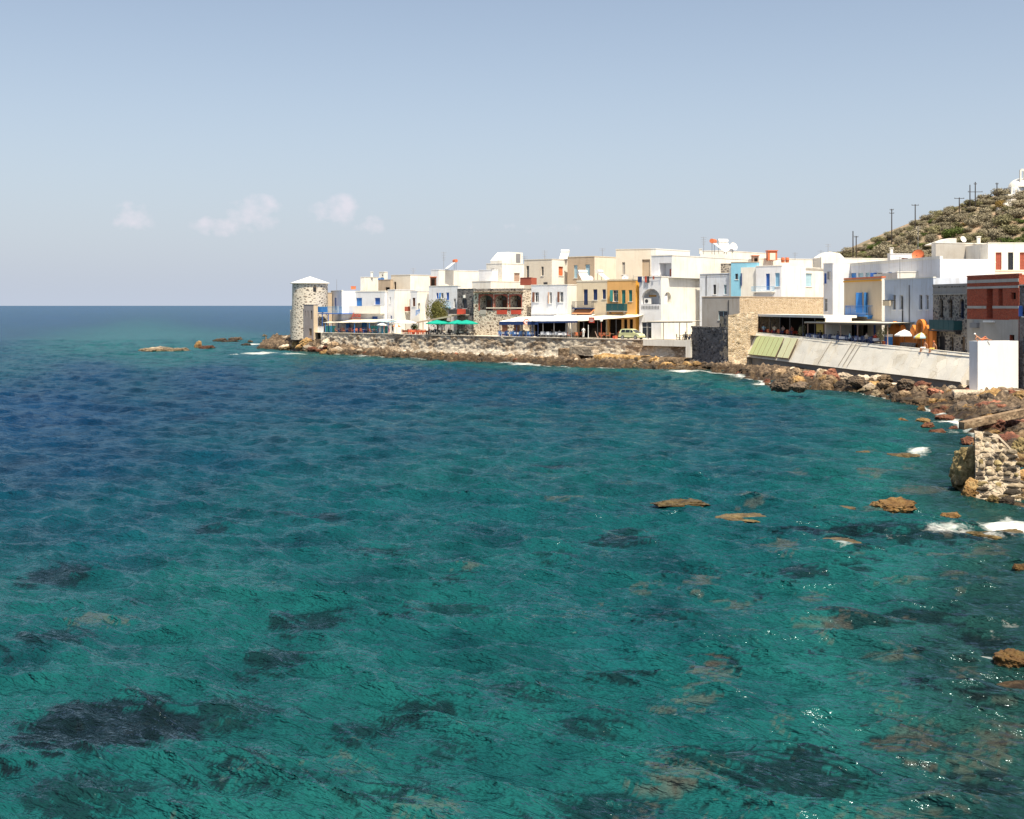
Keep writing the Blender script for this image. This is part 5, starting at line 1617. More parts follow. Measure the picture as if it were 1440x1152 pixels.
for i, (cx, cy, r, kd, hh) in enumerate(SURF_ROCKS):
    px = AWASH[i][0]
    lb = AW_LBL[kd]
    if kd == 'o': lb += ' near the ruined wall' if AWASH[i][1] > 640 else (' in the rocky cove' if px > 1000 else ' off the point')
    if kd == 'r' and px < 1000: lb = 'low reddish rock awash off the point'
    boulder((cx, cy, hh * (-.08 if kd == 'w' else .06)), r, r * .8, hh * (.42 if kd == 'w' else .8), {'y': 'p', 'w': 'k'}.get(kd, kd), lb, 'rocks awash: ' + lb, name='reef_rock', sub=5, cat='rock', rz=rr_.uniform(-.3, .3), tilt=0)

# sunken rocks under the water
for (cx, cy, rx, ry, top, kd) in ROCKS_SUB:
    dep = float(depth_base(np.array([cx]), np.array([cy]))[0])
    n1_, n2_ = (26, 44) if rx > 1.5 else (10, 20)
    rad_ = np.linspace(0, 1, n1_)[:, None]; th_ = np.linspace(0, 2 * math.pi, n2_)[None, :]
    X_ = cx + rx * 1.25 * rad_ * np.cos(th_); Y_ = cy + ry * 1.25 * rad_ * np.sin(th_)
    nz_ = fbm(X_ * 1.1 + cx, Y_ * 1.1, 0, 4) - .47
    q_ = np.maximum(rad_ * 1.25 + .35 * nz_, 0)
    Zr = -(top + (.12 if kd == 'd' else .42)) - .22 * q_ ** 2 - np.clip(q_ - .85, 0, 9) * 3.5 + (fbm(X_ * 2.7, Y_ * 2.7, 5.0, 3) - .65) * .25
    Zr[-1] = -dep - 1
    me = grid_mesh('sunken_rock', X_ - cx, Y_ - cy, Zr + dep)
    o = part('sunken_rock', me, RK_SUB if kd == 'd' else RK_SUBP); o.location = (cx, cy, -dep)
    far = 'far out' if cy > 45 else 'in the clear shallows'
    if kd == 'd': tag(o, ('large ' if rx > 2.0 else 'small ') + 'dark weedy rock sunk below the ripples', 'sunken rock', ('large' if rx > 2.0 else 'small') + ' dark sunken rocks')
    else: tag(o, 'pale brown rock showing through the green water', 'sunken rock', 'pale sunken rocks')

# ---------------------------------------------------------------- ruined wall in the foreground right
base = PZ(1372, 706, 0); d0 = base.y
t = thing('ruined_wall', 'ruined stub of a mortared stone wall standing in the surf', 'ruin', (base.x, d0, 0))
f = Face(Vector((base.x, d0)), hit(Vector((base.x, d0)), DIRS['Q'], 1436))
Hh = zat(610, d0 + 1.2)
batt = 0.52


def ruin_top(u):
    return Hh * (1 - .10 * (u / f.w) - .34 * max(0, (u / f.w - .5) / .5) ** 1.2 + .05 * math.sin(u * 5.1) * math.sin(u * 2.3))


U, S = np.meshgrid(np.linspace(0, f.w, 46), np.linspace(0, 1, 50))
tp_ = np.vectorize(ruin_top)(U) + (fbm(U * 2, 0 * S, 1.0, 3) - .5) * .35
Zz = -.6 + (tp_ + .6) * S
O = -batt * np.clip(Zz, 0, 9) + (fbm(U * 1.4, Zz * 1.4, 3.0, 4) - .5) * .45 + (fbm(U * 5, Zz * 5, 6.0, 3) - .45) * .22 + np.clip(.5 - Zz, 0, 1) * .25
part('mortar_face', grid_mesh('mortar_face', f.p.x + f.d.x * U + f.n.x * O - base.x, f.p.y + f.d.y * U + f.n.y * O - d0, Zz), M_RUIN, t, local=True)
fl = Face(Vector((base.x, d0)) - f.n * 3.4 - f.d * .1, Vector((base.x, d0)))
U, S = np.meshgrid(np.linspace(0, fl.w, 30), np.linspace(0, 1, 40))
Zz = -.6 + (Hh + .5) * S * (1 - 0 * U)
inset = batt * np.clip(Zz, 0, 9)
# left side leaning back with the front; its dark stone colour paints the shade
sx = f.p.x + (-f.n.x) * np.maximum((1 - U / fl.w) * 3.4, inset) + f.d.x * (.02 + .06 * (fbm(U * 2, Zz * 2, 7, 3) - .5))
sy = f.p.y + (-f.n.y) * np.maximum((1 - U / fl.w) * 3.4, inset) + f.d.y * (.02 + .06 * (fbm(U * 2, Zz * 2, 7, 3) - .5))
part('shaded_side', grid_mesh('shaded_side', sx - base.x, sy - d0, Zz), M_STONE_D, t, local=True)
mb = MB(); A_ = f.p - f.n * (batt * Hh); 
mb.poly([v3(A_, Hh - .06), v3(A_ + f.d * f.w * .55, Hh * .93), v3(A_ + f.d * f.w, Hh * .62), v3(A_ + f.d * f.w - f.n * 1.9, Hh * .62), v3(A_ + f.d * f.w * .55 - f.n * 1.9, Hh * .93), v3(A_ - f.n * 1.9, Hh - .06)])
part('broken_top', mb, M_RUIN, t)
# its stones, one by one
stone_me = []
for i in range(6):
    me = rock_mesh(300 + i, 2, .7); stone_me.append(me)
SM = [rockmat('ruin_stone_dark', (.04, .035, .03), (.10, .08, .06), (.2, .16, .11)), rockmat('ruin_stone_tan', (.22, .17, .11), (.40, .32, .22), (.55, .46, .33)), RK_WEED, RK_PALE]
vst = {}
for row in range(15):
    z = .02 + row * .245
    u = rr_.uniform(-.05, .15)
    while u < f.w - .1:
        w_ = rr_.uniform(.20, .55) if row > 4 else rr_.uniform(.45, 1.1)
        if z < ruin_top(u) - .05 + rr_.uniform(-.12, .1):
            hz = .135 * rr_.uniform(.75, 1.2)
            p_dark = .85 if row < 3 else (.45 if row < 7 else .16)
            mk = 0 if rr_.random() < p_dark else (1 if rr_.random() < .6 else 2)
            if mk == 2 and row > 7: mk = 3
            vi = rr_.randrange(6)
            if (vi, mk) not in vst:
                m2 = stone_me[vi].copy(); m2.materials.append(SM[mk]); vst[(vi, mk)] = m2
            o = bpy.data.objects.new('stone', vst[(vi, mk)]); COL.objects.link(o); o.parent = t
            c = f.p + f.d * (u + w_ / 2) + f.n * (-batt * max(z, 0) - .02)
            o.location = (c.x - base.x, c.y - d0, z + rr_.uniform(-.05, .05))
            o.scale = (w_ / 2 * 1.12, rr_.uniform(.10, .19), hz * rr_.uniform(.85, 1.2)); o.rotation_euler = (rr_.uniform(-.15, .15) - .45, rr_.uniform(-.15, .15), math.atan2(f.d.y, f.d.x) + rr_.uniform(-.15, .15))
        u += w_ * rr_.uniform(.95, 1.1)
# the weed-covered rock it stands against
c = P(1358, 650, d0 + 4.2)
boulder((c.x + .2, c.y - .8, .8), 1.5, 1.7, 1.8, 'k', 'tall weedy ochre rock leaning against the ruined wall', sub=5, rz=.2)
c = PZ(1366, 700, .1); boulder((c.x, c.y, .25), .5, .6, .75, 'o', 'small ochre rock at the corner of the ruined wall', sub=5, rz=.2)
# concrete ramp behind
a_, b_ = PZ(1356, 585, 1.4), PZ(1445, 566, 2.2)
mb = MB(); dv = (b_ - a_); nv_ = Vector((dv.y, -dv.x, 0)).normalized()
mb.ob(a_ - Vector((0, 0, .45)), dv, -nv_ * .6, (0, 0, -.5)); o = part('concrete_ramp', mb, RK_BROWN); tag(o, 'narrow weathered ramp climbing over the shore rocks', 'ramp')

# ================================================================== hill plants, chapel, poles, rooftops
def foliage_mat(name, a, b_, tr=0.25):
    m, nt, N, L, b = new_mat(name)
    g = N.new('ShaderNodeNewGeometry')
    oi = N.new('ShaderNodeObjectInfo')
    n1 = noise(N, L, g.outputs['Position'], 1.3, 3, .6)
    ri = g.outputs['Random Per Island']
    c = mixrgb(N, L, n1, a, b_)
    hs = N.new('ShaderNodeHueSaturation')
    v = N.new('ShaderNodeMath'); v.operation = 'MULTIPLY_ADD'; L.new(ri, v.inputs[0]); v.inputs[1].default_value = .5; v.inputs[2].default_value = .65
    v2 = N.new('ShaderNodeMath'); v2.operation = 'MULTIPLY_ADD'; L.new(oi.outputs['Random'], v2.inputs[0]); v2.inputs[1].default_value = .5; v2.inputs[2].default_value = .75
    v3_ = N.new('ShaderNodeMath'); v3_.operation = 'MULTIPLY'; L.new(v.outputs[0], v3_.inputs[0]); L.new(v2.outputs[0], v3_.inputs[1])
    L.new(v3_.outputs[0], hs.inputs['Value']); L.new(c, hs.inputs['Color'])
    L.new(hs.outputs[0], b.inputs['Base Color'])
    b.inputs['Roughness'].default_value = .8; b.inputs['Specular IOR Level'].default_value = .15
    MATS[name] = m
    return m


LF = {'grey': foliage_mat('grey_green_leaves', (.23, .20, .135), (.34, .295, .20)), 'olive': foliage_mat('olive_leaves', (.18, .17, .09), (.28, .25, .135)),
      'green': foliage_mat('green_leaves', (.05, .09, .02), (.13, .16, .04)), 'gold': foliage_mat('dry_golden_leaves', (.20, .13, .04), (.32, .22, .07))}


def leaf_mesh(name, seed, lobes, n, size, flat=.75):
    """leaf-sized faces spread through a crown made of several lobes"""
    rg = np.random.default_rng(seed)
    L_ = []
    for i in range(lobes):
        a = rg.uniform(0, 6.283); r = rg.uniform(.15, .62)
        L_.append((r * math.cos(a), r * math.sin(a), rg.uniform(.25, .62), rg.uniform(.28, .48)))
    L_.append((0, 0, .42, .55))
    V, F = [], []
    for i in range(n):
        cx, cy, cz, cr = L_[rg.integers(len(L_))]
        d = rg.normal(size=3); d /= np.linalg.norm(d)
        rr2 = cr * (rg.random() ** .28)
        p = np.array([cx, cy, cz]) + d * rr2 * np.array([1, 1, flat])
        if p[2] < 0: p[2] = rg.uniform(0, .15)
        nrm = d + rg.normal(size=3) * .55; nrm /= np.linalg.norm(nrm)
        a = np.cross(nrm, [0.2, .3, .93]); a /= np.linalg.norm(a) + 1e-6; b = np.cross(nrm, a)
        s = size * rg.uniform(.6, 1.3)
        k = len(V)
        V += [tuple(p + a * s), tuple(p + b * s * .6), tuple(p - a * s), tuple(p - b * s * .6)]
        F.append((k, k + 1, k + 2, k + 3))
    me = bpy.data.meshes.new(name); me.from_pydata(V, [], F); me.update()
    return me


def stem_mesh(seed, thick=.05, n=6, top=.5):
    rg = np.random.default_rng(seed); mb = MB()
    for i in range(n):
        a = rg.uniform(0, 6.283); r = rg.uniform(.1, .4)
        mb.tube((0, 0, -.15), (r * math.cos(a) * .5, r * math.sin(a) * .5, top * .5), thick, thick * .6, 5, False)
        mb.tube((r * math.cos(a) * .5, r * math.sin(a) * .5, top * .5), (r * math.cos(a), r * math.sin(a), top), thick * .6, thick * .25, 5, False)
    return mb.mesh('stem')


SHM = {}
for kd in LF:
    for i in range(3):
        me = leaf_mesh('foliage', 40 + i + hash(kd[0]) % 7 * 0 + {'grey': 0, 'olive': 10, 'green': 20, 'gold': 30}[kd], 9, 1900, .058); me.materials.append(LF[kd]); SHM[(kd, i)] = me
STM = stem_mesh(3, .03); STM.materials.append(M_WOOD)
srnd = random.Random(21)
SH_LBL = {'grey': 'grey-green rounded shrub on the dry hillside', 'olive': 'olive green rounded shrub on the dry hillside', 'green': 'fresh green bushy shrub on the hillside', 'gold': 'dry golden shrub on the hillside'}
placed = []
tries = 0
while len(placed) < 290 and tries < 14000:
    tries += 1
    px = srnd.uniform(1176, 1475); t_ = srnd.random()
    Y = 222 + 78 * t_
    X = (px - CX) / F_PX * Y
    s = srnd.uniform(1.2, 4.2) * (1.0 if t_ < .85 else .75)
    if any((X - a) ** 2 + ((Y - b) * .8) ** 2 < ((s + c) * .50) ** 2 for a, b, c in placed): continue
    z = float(hill_h(np.array([X]), np.array([Y]))[0])
    ppy = HY - (z - CAM_H) / Y * F_PX
    if ppy > 372: continue
    nse = float(fbm(np.array([X * .05]), np.array([Y * .05]), 7., 3)[0])
    if nse > .58 and srnd.random() < .75: continue          # bare reddish earth here
    placed.append((X, Y, s))
    kd = srnd.choices(['grey', 'olive', 'green', 'gold'], [.58, .34, .04, .04])[0]
    if ppy > 305 and px > 1410 and srnd.random() < .6: kd = 'green'
    t = thing('shrub', SH_LBL[kd], 'shrub', (X, Y, z - .1 * s), srnd.uniform(0, 6.28), {'grey': 'grey-green hillside shrubs', 'olive': 'olive hillside shrubs', 'green': 'green hillside shrubs', 'gold': 'golden hillside shrubs'}[kd])
    t.scale = (s, s, s * srnd.uniform(.75, 1.05))
    for nm_, me in (('foliage', SHM[(kd, srnd.randrange(3))]), ('stem', STM)):
        o = bpy.data.objects.new(nm_, me); COL.objects.link(o); o.parent = t

# tree behind the green umbrellas
q = onq(615, 4.6); zt0, zt1 = 3.7, zat(417, q.y)
t = thing('leafy_tree', 'leafy olive-green tree growing behind the green umbrellas', 'tree', (q.x, q.y, ZQ))
mb = MB(); mb.tube((0, 0, -.1), (.1, 0, 1.9), .2, .14, 8)
for (a, b, c) in ((-1.7, .2, 3.3), (1.2, -.3, 4.0), (.2, .4, 4.8), (-.6, -.5, 4.0), (1.9, .3, 3.2)):
    mb.tube((.1, 0, 1.8), (a, b, c), .1, .03, 6)
part('trunk', mb, M_WOOD, t, local=True)
lm = leaf_mesh('crown', 77, 9, 4200, .035, .8)
V = np.empty(len(lm.vertices) * 3); lm.vertices.foreach_get('co', V); V = V.reshape(-1, 3)
V = V * np.array([3.0, 2.4, (zt1 - ZQ - 1.2) / .95]) + np.array([.1, 0, 1.3]); V[:, 0] += -.55 * np.clip((4.5 - V[:, 2]), 0, 3) * .2
lm.vertices.foreach_set('co', V.ravel()); lm.update()
LF['tree'] = foliage_mat('tree_leaves', (.06, .065, .018), (.17, .16, .05))
part('crown', lm, LF['tree'], t, local=True)
# potted and climbing greenery
for (px, k, s, lb) in ((582, 3.2, 1.1, 'small green bush in shade beside the white umbrella'), (1127, None, 1.0, 'climbing plant at the end post of the terrace pergola'), (1244, None, 1.1, 'dark climbing plant at the corner of the wooden pergola')):
    if k is None:
        qq = Vector((fw.p - fw.n * 2.6).xy); qq = hit(qq, fw.d, px); zz = 4.5
    else:
        qq = onq(px, k); zz = ZQ
    t = thing('potted_bush', lb, 'plant', (qq.x, qq.y, zz), 0)
    me = leaf_mesh('foliage', int(px), 6, 900, .06); me.materials.append(LF['green' if px < 1000 else 'olive'])
    o = part('foliage', me, LF['olive'], t, local=True); o.scale = (s * .8, s * .8, s * 1.9); o.location = (0, 0, .4)
    mb = MB(); mb.lathe((0, 0, 0), [(.2, 0), (.28, .42), (.24, .42), (.2, .36), (0.01, .36)], 12); part('pot', mb, M_LRED, t, local=True)

# ---- utility poles on the ridge
def pole(px, ytop, ybase, d, bars, label):
    a, b = P(px, ybase, d), P(px, ytop, d)
    zg = float(hill_h(np.array([a.x]), np.array([a.y]))[0]) if a.x > 45 else a.z
    t = thing('utility_pole', label, 'pole', (a.x, a.y, min(zg, a.z) - .3))
    mb = MB(); mb.tube((a.x, a.y, min(zg, a.z) - .3), b, .15, .11, 7); part('post', mb, M_DWOOD, t)
    for (dz, w) in bars:
        mb = MB(); mb.box((b.x, b.y, b.z - dz), (w, .12, .12)); c = part('crossarm', mb, M_DWOOD, t)
        for s in (-.45, 0, .45):
            mb = MB(); mb.tube((b.x + s * w, b.y, b.z - dz + .06), (b.x + s * w, b.y, b.z - dz + .28), .06, .04, 6); part('insulator', mb, M_METAL, c)


pole(1254, 294, 324, 285, [(.2, .9), (1.0, 1.1)], 'utility pole with two short crossarms, lowest on the ridge')
pole(1287, 287.5, 308, 287, [(.2, 1.7)], 'utility pole with one wide crossarm on the ridge')
pole(1349, 278, 291, 290, [(.2, 2.4)], 'short utility pole with very wide crossarm on the ridge')
pole(1364, 260, 283, 291, [], 'bare dark pole without crossarm on the ridge')
pole(1371.5, 256, 285, 292, [(.5, .7), (2.4, 3.6)], 'tallest ridge pole with a long thin crossarm')
pole(1402, 257, 266, 294, [(.3, .7)], 'short pole showing above the topmost shrubs')
pole(1204, 332, 350, 280, [(.2, 1.0)], 'slim utility pole at the foot of the ridge')
pole(1199.5, 325, 350, 281, [], 'thin bare mast at the foot of the ridge')

# ---- chapel on the hill
c = P(1427, 276, 292)
t = thing('hill_chapel', 'white domed chapel with bell arch high on the hillside', 'chapel', (c.x, c.y, c.z - 1))
zb0, zd = c.z - 1.5, zat(263, 292)
mb = MB(); mb.box((c.x + 2.6, c.y + 2, (zb0 + zd) / 2), (7.2, 5, zd - zb0)); part('wall', mb, M_WHITE, t)
mb = MB(); prof = [(3.2 * math.cos(a), 2.3 * math.sin(a)) for a in np.linspace(0, math.pi / 2 - .01, 9)]
mb.lathe((c.x + 2.6, c.y + 2, zd), [(3.2, -.05)] + prof, 28); part('dome', mb, M_WHITE, t, smooth=True)
mb = MB(); bx_ = P(1437, 0, 292).x
mb.box((bx_ - .45, c.y - .2, zd + 2.2), (.3, .5, 3.2)); mb.box((bx_ + .45, c.y - .2, zd + 2.2), (.3, .5, 3.2)); mb.box((bx_, c.y - .2, zd + 3.95), (1.2, .5, .3)); mb.box((bx_, c.y - .2, zd + 4.2), (.6, .5, .3))
part('bell_arch', mb, M_WHITE, t)
for k in range(3):
    mb = MB(); mb.box((c.x - .4 + k * 1.0, c.y - .55, zd - 1.0), (.45, .12, 1.5)); part('window', mb, M_BLUEWHITE2, t)
mb = MB(); mb.box((c.x - 1.4, c.y - 1.0, c.z - 1.8), (2.0, 2.0, 4.2)); w_ = part('porch', mb, M_WHITE, t)
mb = MB(); mb.box((c.x - 1.6, c.y - 2.03, c.z - 2.3), (.7, .1, 1.8)); part('doorway', mb, M_DARK, w_)
a = P(1404, 293, 286); b = P(1422, 282, 288)
t = thing('stairway', 'white stepped path climbing to the chapel', 'steps', (a.x, a.y, a.z))
for k in range(7):
    f_ = k / 6; p_ = a.lerp(b, f_)
    mb = MB(); mb.box((p_.x, p_.y, p_.z - .6), (1.2, 3.0, 1.6)); part('step', mb, M_WHITE2, t)

# ---- rooftop things
def roof_z(key): return HOUSES[key]['z1']


def solar_heater(px, d, zb, s, rz, tank_m, label):
    p = P(px, 0, d)
    t = thing('solar_water_heater', label, 'water heater', (p.x, p.y, zb), rz, 'solar water heaters on the roofs')
    mb = MB(); mb.tube((-.75 * s, 0, 1.75 * s), (.75 * s, 0, 1.75 * s), .3 * s, .3 * s, 14); part('tank', mb, tank_m, t, local=True, smooth=False)
    mb = MB(); mb.ob((-.75 * s, -1.7 * s, .25 * s), (1.5 * s, 0, 0), (0, 1.5 * s, 1.15 * s), (0, -.05 * s, .07 * s)); pn = part('collector', mb, M_WPAINT, t, local=True)
    mb = MB(); mb.ob((-.69 * s, -1.64 * s, .34 * s), (1.38 * s, 0, 0), (0, 1.38 * s, 1.06 * s), (0, -.01 * s, .012 * s)); part('glass', mb, M_PBLUE if tank_m is M_WPAINT else M_GLASS, pn, local=True)
    for x in (-.6, .6):
        for (y, z) in ((0, 1.5), (-1.6, .3)):
            mb = MB(); mb.tube((x * s, y * s, 0), (x * s, y * s, z * s), .035, .035, 6); part('stand_leg', mb, M_DMETAL, t, local=True)


solar_heater(640, onq(640, 19).y, roof_z('h4b'), 1.05, R(-70), M_LRED, 'solar heater with copper-coloured tank on the long white rooftop storey')
solar_heater(795, onq(795, 20).y, roof_z('h7b') - .1, 1.0, R(-15), M_WPAINT, 'solar heater with white tank on the tall cream house')
solar_heater(819, onq(819, 9).y, roof_z('h9') - .1, 1.05, R(20), M_WPAINT, 'solar heater with a round white drum on the cream house roof')
solar_heater(843, onq(843, 10).y, roof_z('h9') - .1, 1.05, R(55), M_WPAINT, 'solar heater with pale slanted panel beside the tan house')
solar_heater(1003, 214, zat(358, 214), 1.35, R(65), M_LRED, 'solar heater with orange tank and dark legs on the big white roof')
solar_heater(1016, 218, zat(357, 218), 1.3, R(20), M_WPAINT, 'solar heater with white tank and glass panel behind the orange one')


def dish(px, py, d, r, m_, rz, label, zb=None):
    p = P(px, py, d)
    zb = p.z - r * 1.4 if zb is None else zb
    t = thing('satellite_dish', label, 'satellite dish', (p.x, p.y, zb), rz, 'satellite dishes')
    h = p.z - zb
    mb = MB(); prof = [(0.01, .0), (r * .5, .06 * r), (r * .8, .17 * r), (r, .3 * r)]
    mb.lathe((0, 0, 0), prof, 20); mb.lathe((0, 0, -.03), prof[::-1], 20)
    o = part('reflector', mb, m_, t, local=True, smooth=True); o.location = (0, 0, h); o.rotation_euler = (R(68), 0, 0)
    mb = MB(); mb.tube((0, .1 * r, 0), (0, .1 * r, h), .05, .05, 6); part('mast', mb, M_METAL, t, local=True)
    mb = MB(); mb.tube((0, -.1, h - r * .8), (0, -r * .9, h + .05), .025, .02, 5); mb.box((0, -r * .9, h + .05), (.12, .16, .12)); part('feed_arm', mb, M_DMETAL, t, local=True)


dish(1291.5, 360, 186, .95, M_LRED, R(-35), 'large orange satellite dish beside the low roof hut')
dish(1354, 337, 181, .5, M_WPAINT, R(20), 'small white satellite dish on the beige cement block')
dish(1031, 347, 216, .75, M_WPAINT, R(30), 'white satellite dish next to the solar heaters on the white roof')
dish(880, 391, onq(880, 10).y, .55, M_WPAINT, R(-25), 'white satellite dish on the roof of the apricot house')
dish(830, 392, onq(830, 9).y, .5, M_WPAINT, R(15), 'white satellite dish between two water heaters')


def antenna(px, ytop, d, zb, bars, label):
    p = P(px, ytop, d)
    t = thing('tv_antenna', label, 'antenna', (p.x, p.y, zb), 0, 'television antennas on the roofs')
    mb = MB(); mb.tube((p.x, p.y, zb), p, .045, .03, 6); part('mast', mb, M_METAL, t)
    mb = MB()
    for k in range(bars):
        zz = p.z - .15 - k * .32
        mb.tube((p.x - .55 + .06 * k, p.y - .2, zz), (p.x + .55 - .06 * k, p.y + .2, zz), .022, .022, 5)
    if bars: part('elements', mb, M_METAL, t)


antenna(473.5, 393, onq(473, 12).y, roof_z('h2b'), 0, 'bare mast on the narrow shade-tinted wing')
antenna(581, 377, onq(581, 16).y, roof_z('h3a'), 3, 'television antenna on the tall cubic house with the slit window')
antenna(624, 354, onq(624, 19).y, roof_z('h4b'), 6, 'tall television antenna on the long rooftop storey')
antenna(766, 352, onq(766, 18).y, roof_z('h7b'), 5, 'tall thin antenna on the cream house')
antenna(847, 349, onq(847, 21).y, roof_z('h8'), 2, 'short antenna on the tan house')
antenna(989.5, 333, 216, zat(358, 216), 5, 'reddish tall antenna on the big white roof')
antenna(738, 360, onq(738, 17).y, roof_z('h7b') - .3, 2, 'small antenna beside the stair shed')
antenna(1154.5, 352, 190, zat(378, 190), 1, 'thin mast on the white house with pale blue shutters')
antenna(1164.5, 343, 206, zat(356, 206), 2, 'antenna on the small gabled house')
antenna(1265.5, 361, 145, zat(393, 145), 1, 'thin dark pole on the weathered pale blue roof')
antenna(1291, 318, 190, zat(360, 190), 2, 'tall dark mast near the orange dish')
antenna(1307, 360, 152, zat(386, 152), 1, 'thin mast on the white terrace wall')
antenna(1144, 362, 196, zat(372, 196), 2, 'small antenna on the long terrace wall')
antenna(1118, 355, 214, zat(366, 214), 2, 'small antenna behind the orange barrel')
antenna(1378, 352, 172, zat(372, 172), 0, 'short post on the beige block edge')
# chimneys
for (px, d, zb, h, lb) in ((523, onq(523, 13).y, roof_z('h2c'), .95, 'slim white chimney on the stair box beside the windmill'), (1253.5, 191, zat(358, 191), .9, 'slim white chimney on the low roof hut'), (985, 215, zat(357, 215), .7, 'stubby white chimney on the big white roof'), (1376, 178, zat(342, 178), .8, 'square white chimney on the beige cement block')):
    p = P(px, 0, d)
    t = thing('chimney', lb, 'chimney', (p.x, p.y, zb))
    mb = MB(); mb.box((p.x, p.y, zb + h / 2), (.42, .42, h)); part('shaft', mb, M_WHITE, t)
    mb = MB(); mb.box((p.x, p.y, zb + h + .13), (.6, .6, .1)); mb.box((p.x - .2, p.y, zb + h + .04), (.08, .4, .08)); mb.box((p.x + .2, p.y, zb + h + .04), (.08, .4, .08)); part('cap', mb, M_WHITE, t)
# orange-red sheds and barrels on the roof terrace
def shed(px0, px1, ytop, ybot, d, m_, label, door=M_DARK):
    f = Face(Vector(P(px0, 0, d).xy), Vector(P(px1, 0, d).xy)); a0, a1, b0, b1 = f.rect(px0, ytop, px1, ybot)
    t = thing('roof_shed', label, 'shed', (f.p.x, f.p.y, b0))
    mb = MB(); f.box(mb, 0, f.w, b0, b1 - .15, -1.6, 0); part('wall', mb, m_, t)
    mb = MB(); f.box(mb, -.12, f.w + .12, b1 - .15, b1, -1.75, .15); part('roof', mb, M_LRED, t)
    mb = MB(); f.box(mb, f.w * .2, f.w * .8, b0 + .05, b1 - .5, .003, .05); part('door', mb, door, t)


shed(1080, 1093, 352, 366, 213, M_LRED, 'orange-red roof shed with cream door on the terrace wall', M_CREAM2)
shed(1059, 1067, 359, 369, 212.5, M_PWOOD, 'small pinkish roof shed beside the orange-red one')
shed(605, 613, 389, 404, onq(608, 10).y, M_BROWN, 'dark reddish roof shelter on the shade-tinted house')
for (px, py, d, lb) in ((1101, 367, 212, 'orange barrel lying on the terrace wall'), (1107, 367, 212.3, 'dark orange barrel beside the other on the terrace wall')):
    p = P(px, py, d); t = thing('barrel', lb, 'barrel', (p.x, p.y, p.z - .3))
    mb = MB(); mb.lathe((p.x, p.y, p.z - .3), [(.01, 0), (.3, 0), (.34, .3), (.34, .6), (.3, .9), (.01, .9)], 14); part('body', mb, M_LRED, t)
    mb = MB(); mb.lathe((p.x, p.y, p.z - .3), [(.355, .28), (.36, .32), (.355, .36)], 14); part('hoop', mb, M_DMETAL, t)
p = P(497, 405, onq(497, 10).y); o = MB(); o.box((p.x, p.y, p.z), (.9, .6, .55)); o.box((p.x, p.y, p.z + .3), (1.0, .7, .08)); tag(part('roof_crate', o, M_LRED), 'small orange crate on the roof beside the windmill house', 'crate')
# cistern on the terrace
a, b = P(1372, 377, 164.3), P(1388, 377, 164.3)
t = thing('water_tank', 'long rounded white water tank on the terrace wall', 'water tank', (a.x, a.y, a.z - .6))
mb = MB(); mb.tube(a, b, .55, .55, 16); part('body', mb, M_WHITE, t)
for q_ in (a.lerp(b, .2), a.lerp(b, .8)):
    mb = MB(); mb.box((q_.x, q_.y, q_.z - .55), (.2, .9, .25)); part('saddle', mb, M_LGREY, t)
# fan unit
p = P(1344, 398, 137.9); t = thing('air_conditioner', 'white fan unit on the low roof behind the stone house', 'air conditioner', (p.x, p.y, p.z - .4))
mb = MB(); mb.box((p.x, p.y - .2, p.z), (1.0, .35, .75)); part('case', mb, M_WPAINT, t)
mb = MB(); mb.tube((p.x, p.y - .38, p.z), (p.x, p.y - .41, p.z), .3, .3, 16); part('grille', mb, M_LGREY, t)
f = HOUSES['h11']['faces'][0]; a0, a1, b0, b1 = f.rect(904, 419.5, 913, 427.5)
t = thing('air_conditioner', 'white air conditioner standing in the arched loggia', 'air conditioner', tuple(f.pt(a0, b0, -.6)))
mb = MB(); f.box(mb, a0, a1, b0, b1, -.7, -.3); part('case', mb, M_WPAINT, t)
mb = MB(); c_ = f.pt(a0 + (a1 - a0) * .42, (b0 + b1) / 2, -.3); mb.tube(c_, c_ + v3(f.n * .03, 0), .3, .3, 16); part('grille', mb, M_DMETAL, t)
# washing on the roof line
f = Face(HOUSES['h11']['faces'][0].p + Vector((0, 0)), HOUSES['h11']['faces'][0].q)
zt = HOUSES['h11']['z1']
cols = [(898, 903.5, 8, M_NAVY, 'dark blue washing'), (904, 905.5, 4, M_WPAINT, 'small white washing'), (908, 910.5, 8, M_RED, 'red towel'), (911, 914, 9, M_DMETAL, 'black trousers'), (919, 921, 4, M_RUST, 'small dark red cloth')]
t = thing('washing_line', 'washing line strung along the roof edge of the big white building', 'washing line', tuple(f.pt(0, zt, .2)))
mb = MB(); mb.tube(f.pt(-1.0, zt + .05, .22), f.pt(f.w, zt + .25, .22), .015, .015, 5); part('rope', mb, M_DMETAL, t)
mb = MB()
for u in (-1.0, f.w): mb.tube(f.pt(u, zt - .5, .2), f.pt(u, zt + .4, .2), .03, .03, 5)
part('post', mb, M_METAL, t)
for (x0, x1, h, m_, lb) in cols:
    u0, u1 = f.u(x0), f.u(x1); mb = MB(); hh = h * f.p.y / F_PX; n_ = 6
    for k in range(n_):
        ua, ub = u0 + (u1 - u0) * k / n_, u0 + (u1 - u0) * (k + 1) / n_
        oa, ob_ = .24 + .06 * math.sin(k * 1.9), .24 + .06 * math.sin((k + 1) * 1.9)
        mb.quad(f.pt(ua, zt + .1 - hh - .05 * (k % 2), oa), f.pt(ub, zt + .1 - hh, ob_), f.pt(ub, zt + .12, .23), f.pt(ua, zt + .12, .23))
        mb.quad(f.pt(ua, zt + .12, .215), f.pt(ub, zt + .12, .215), f.pt(ub, zt + .1 - hh, ob_ - .015), f.pt(ua, zt + .1 - hh - .05 * (k % 2), oa - .015))
    tag(part('garment', mb, m_), lb + ' hanging on the roof line', 'laundry')
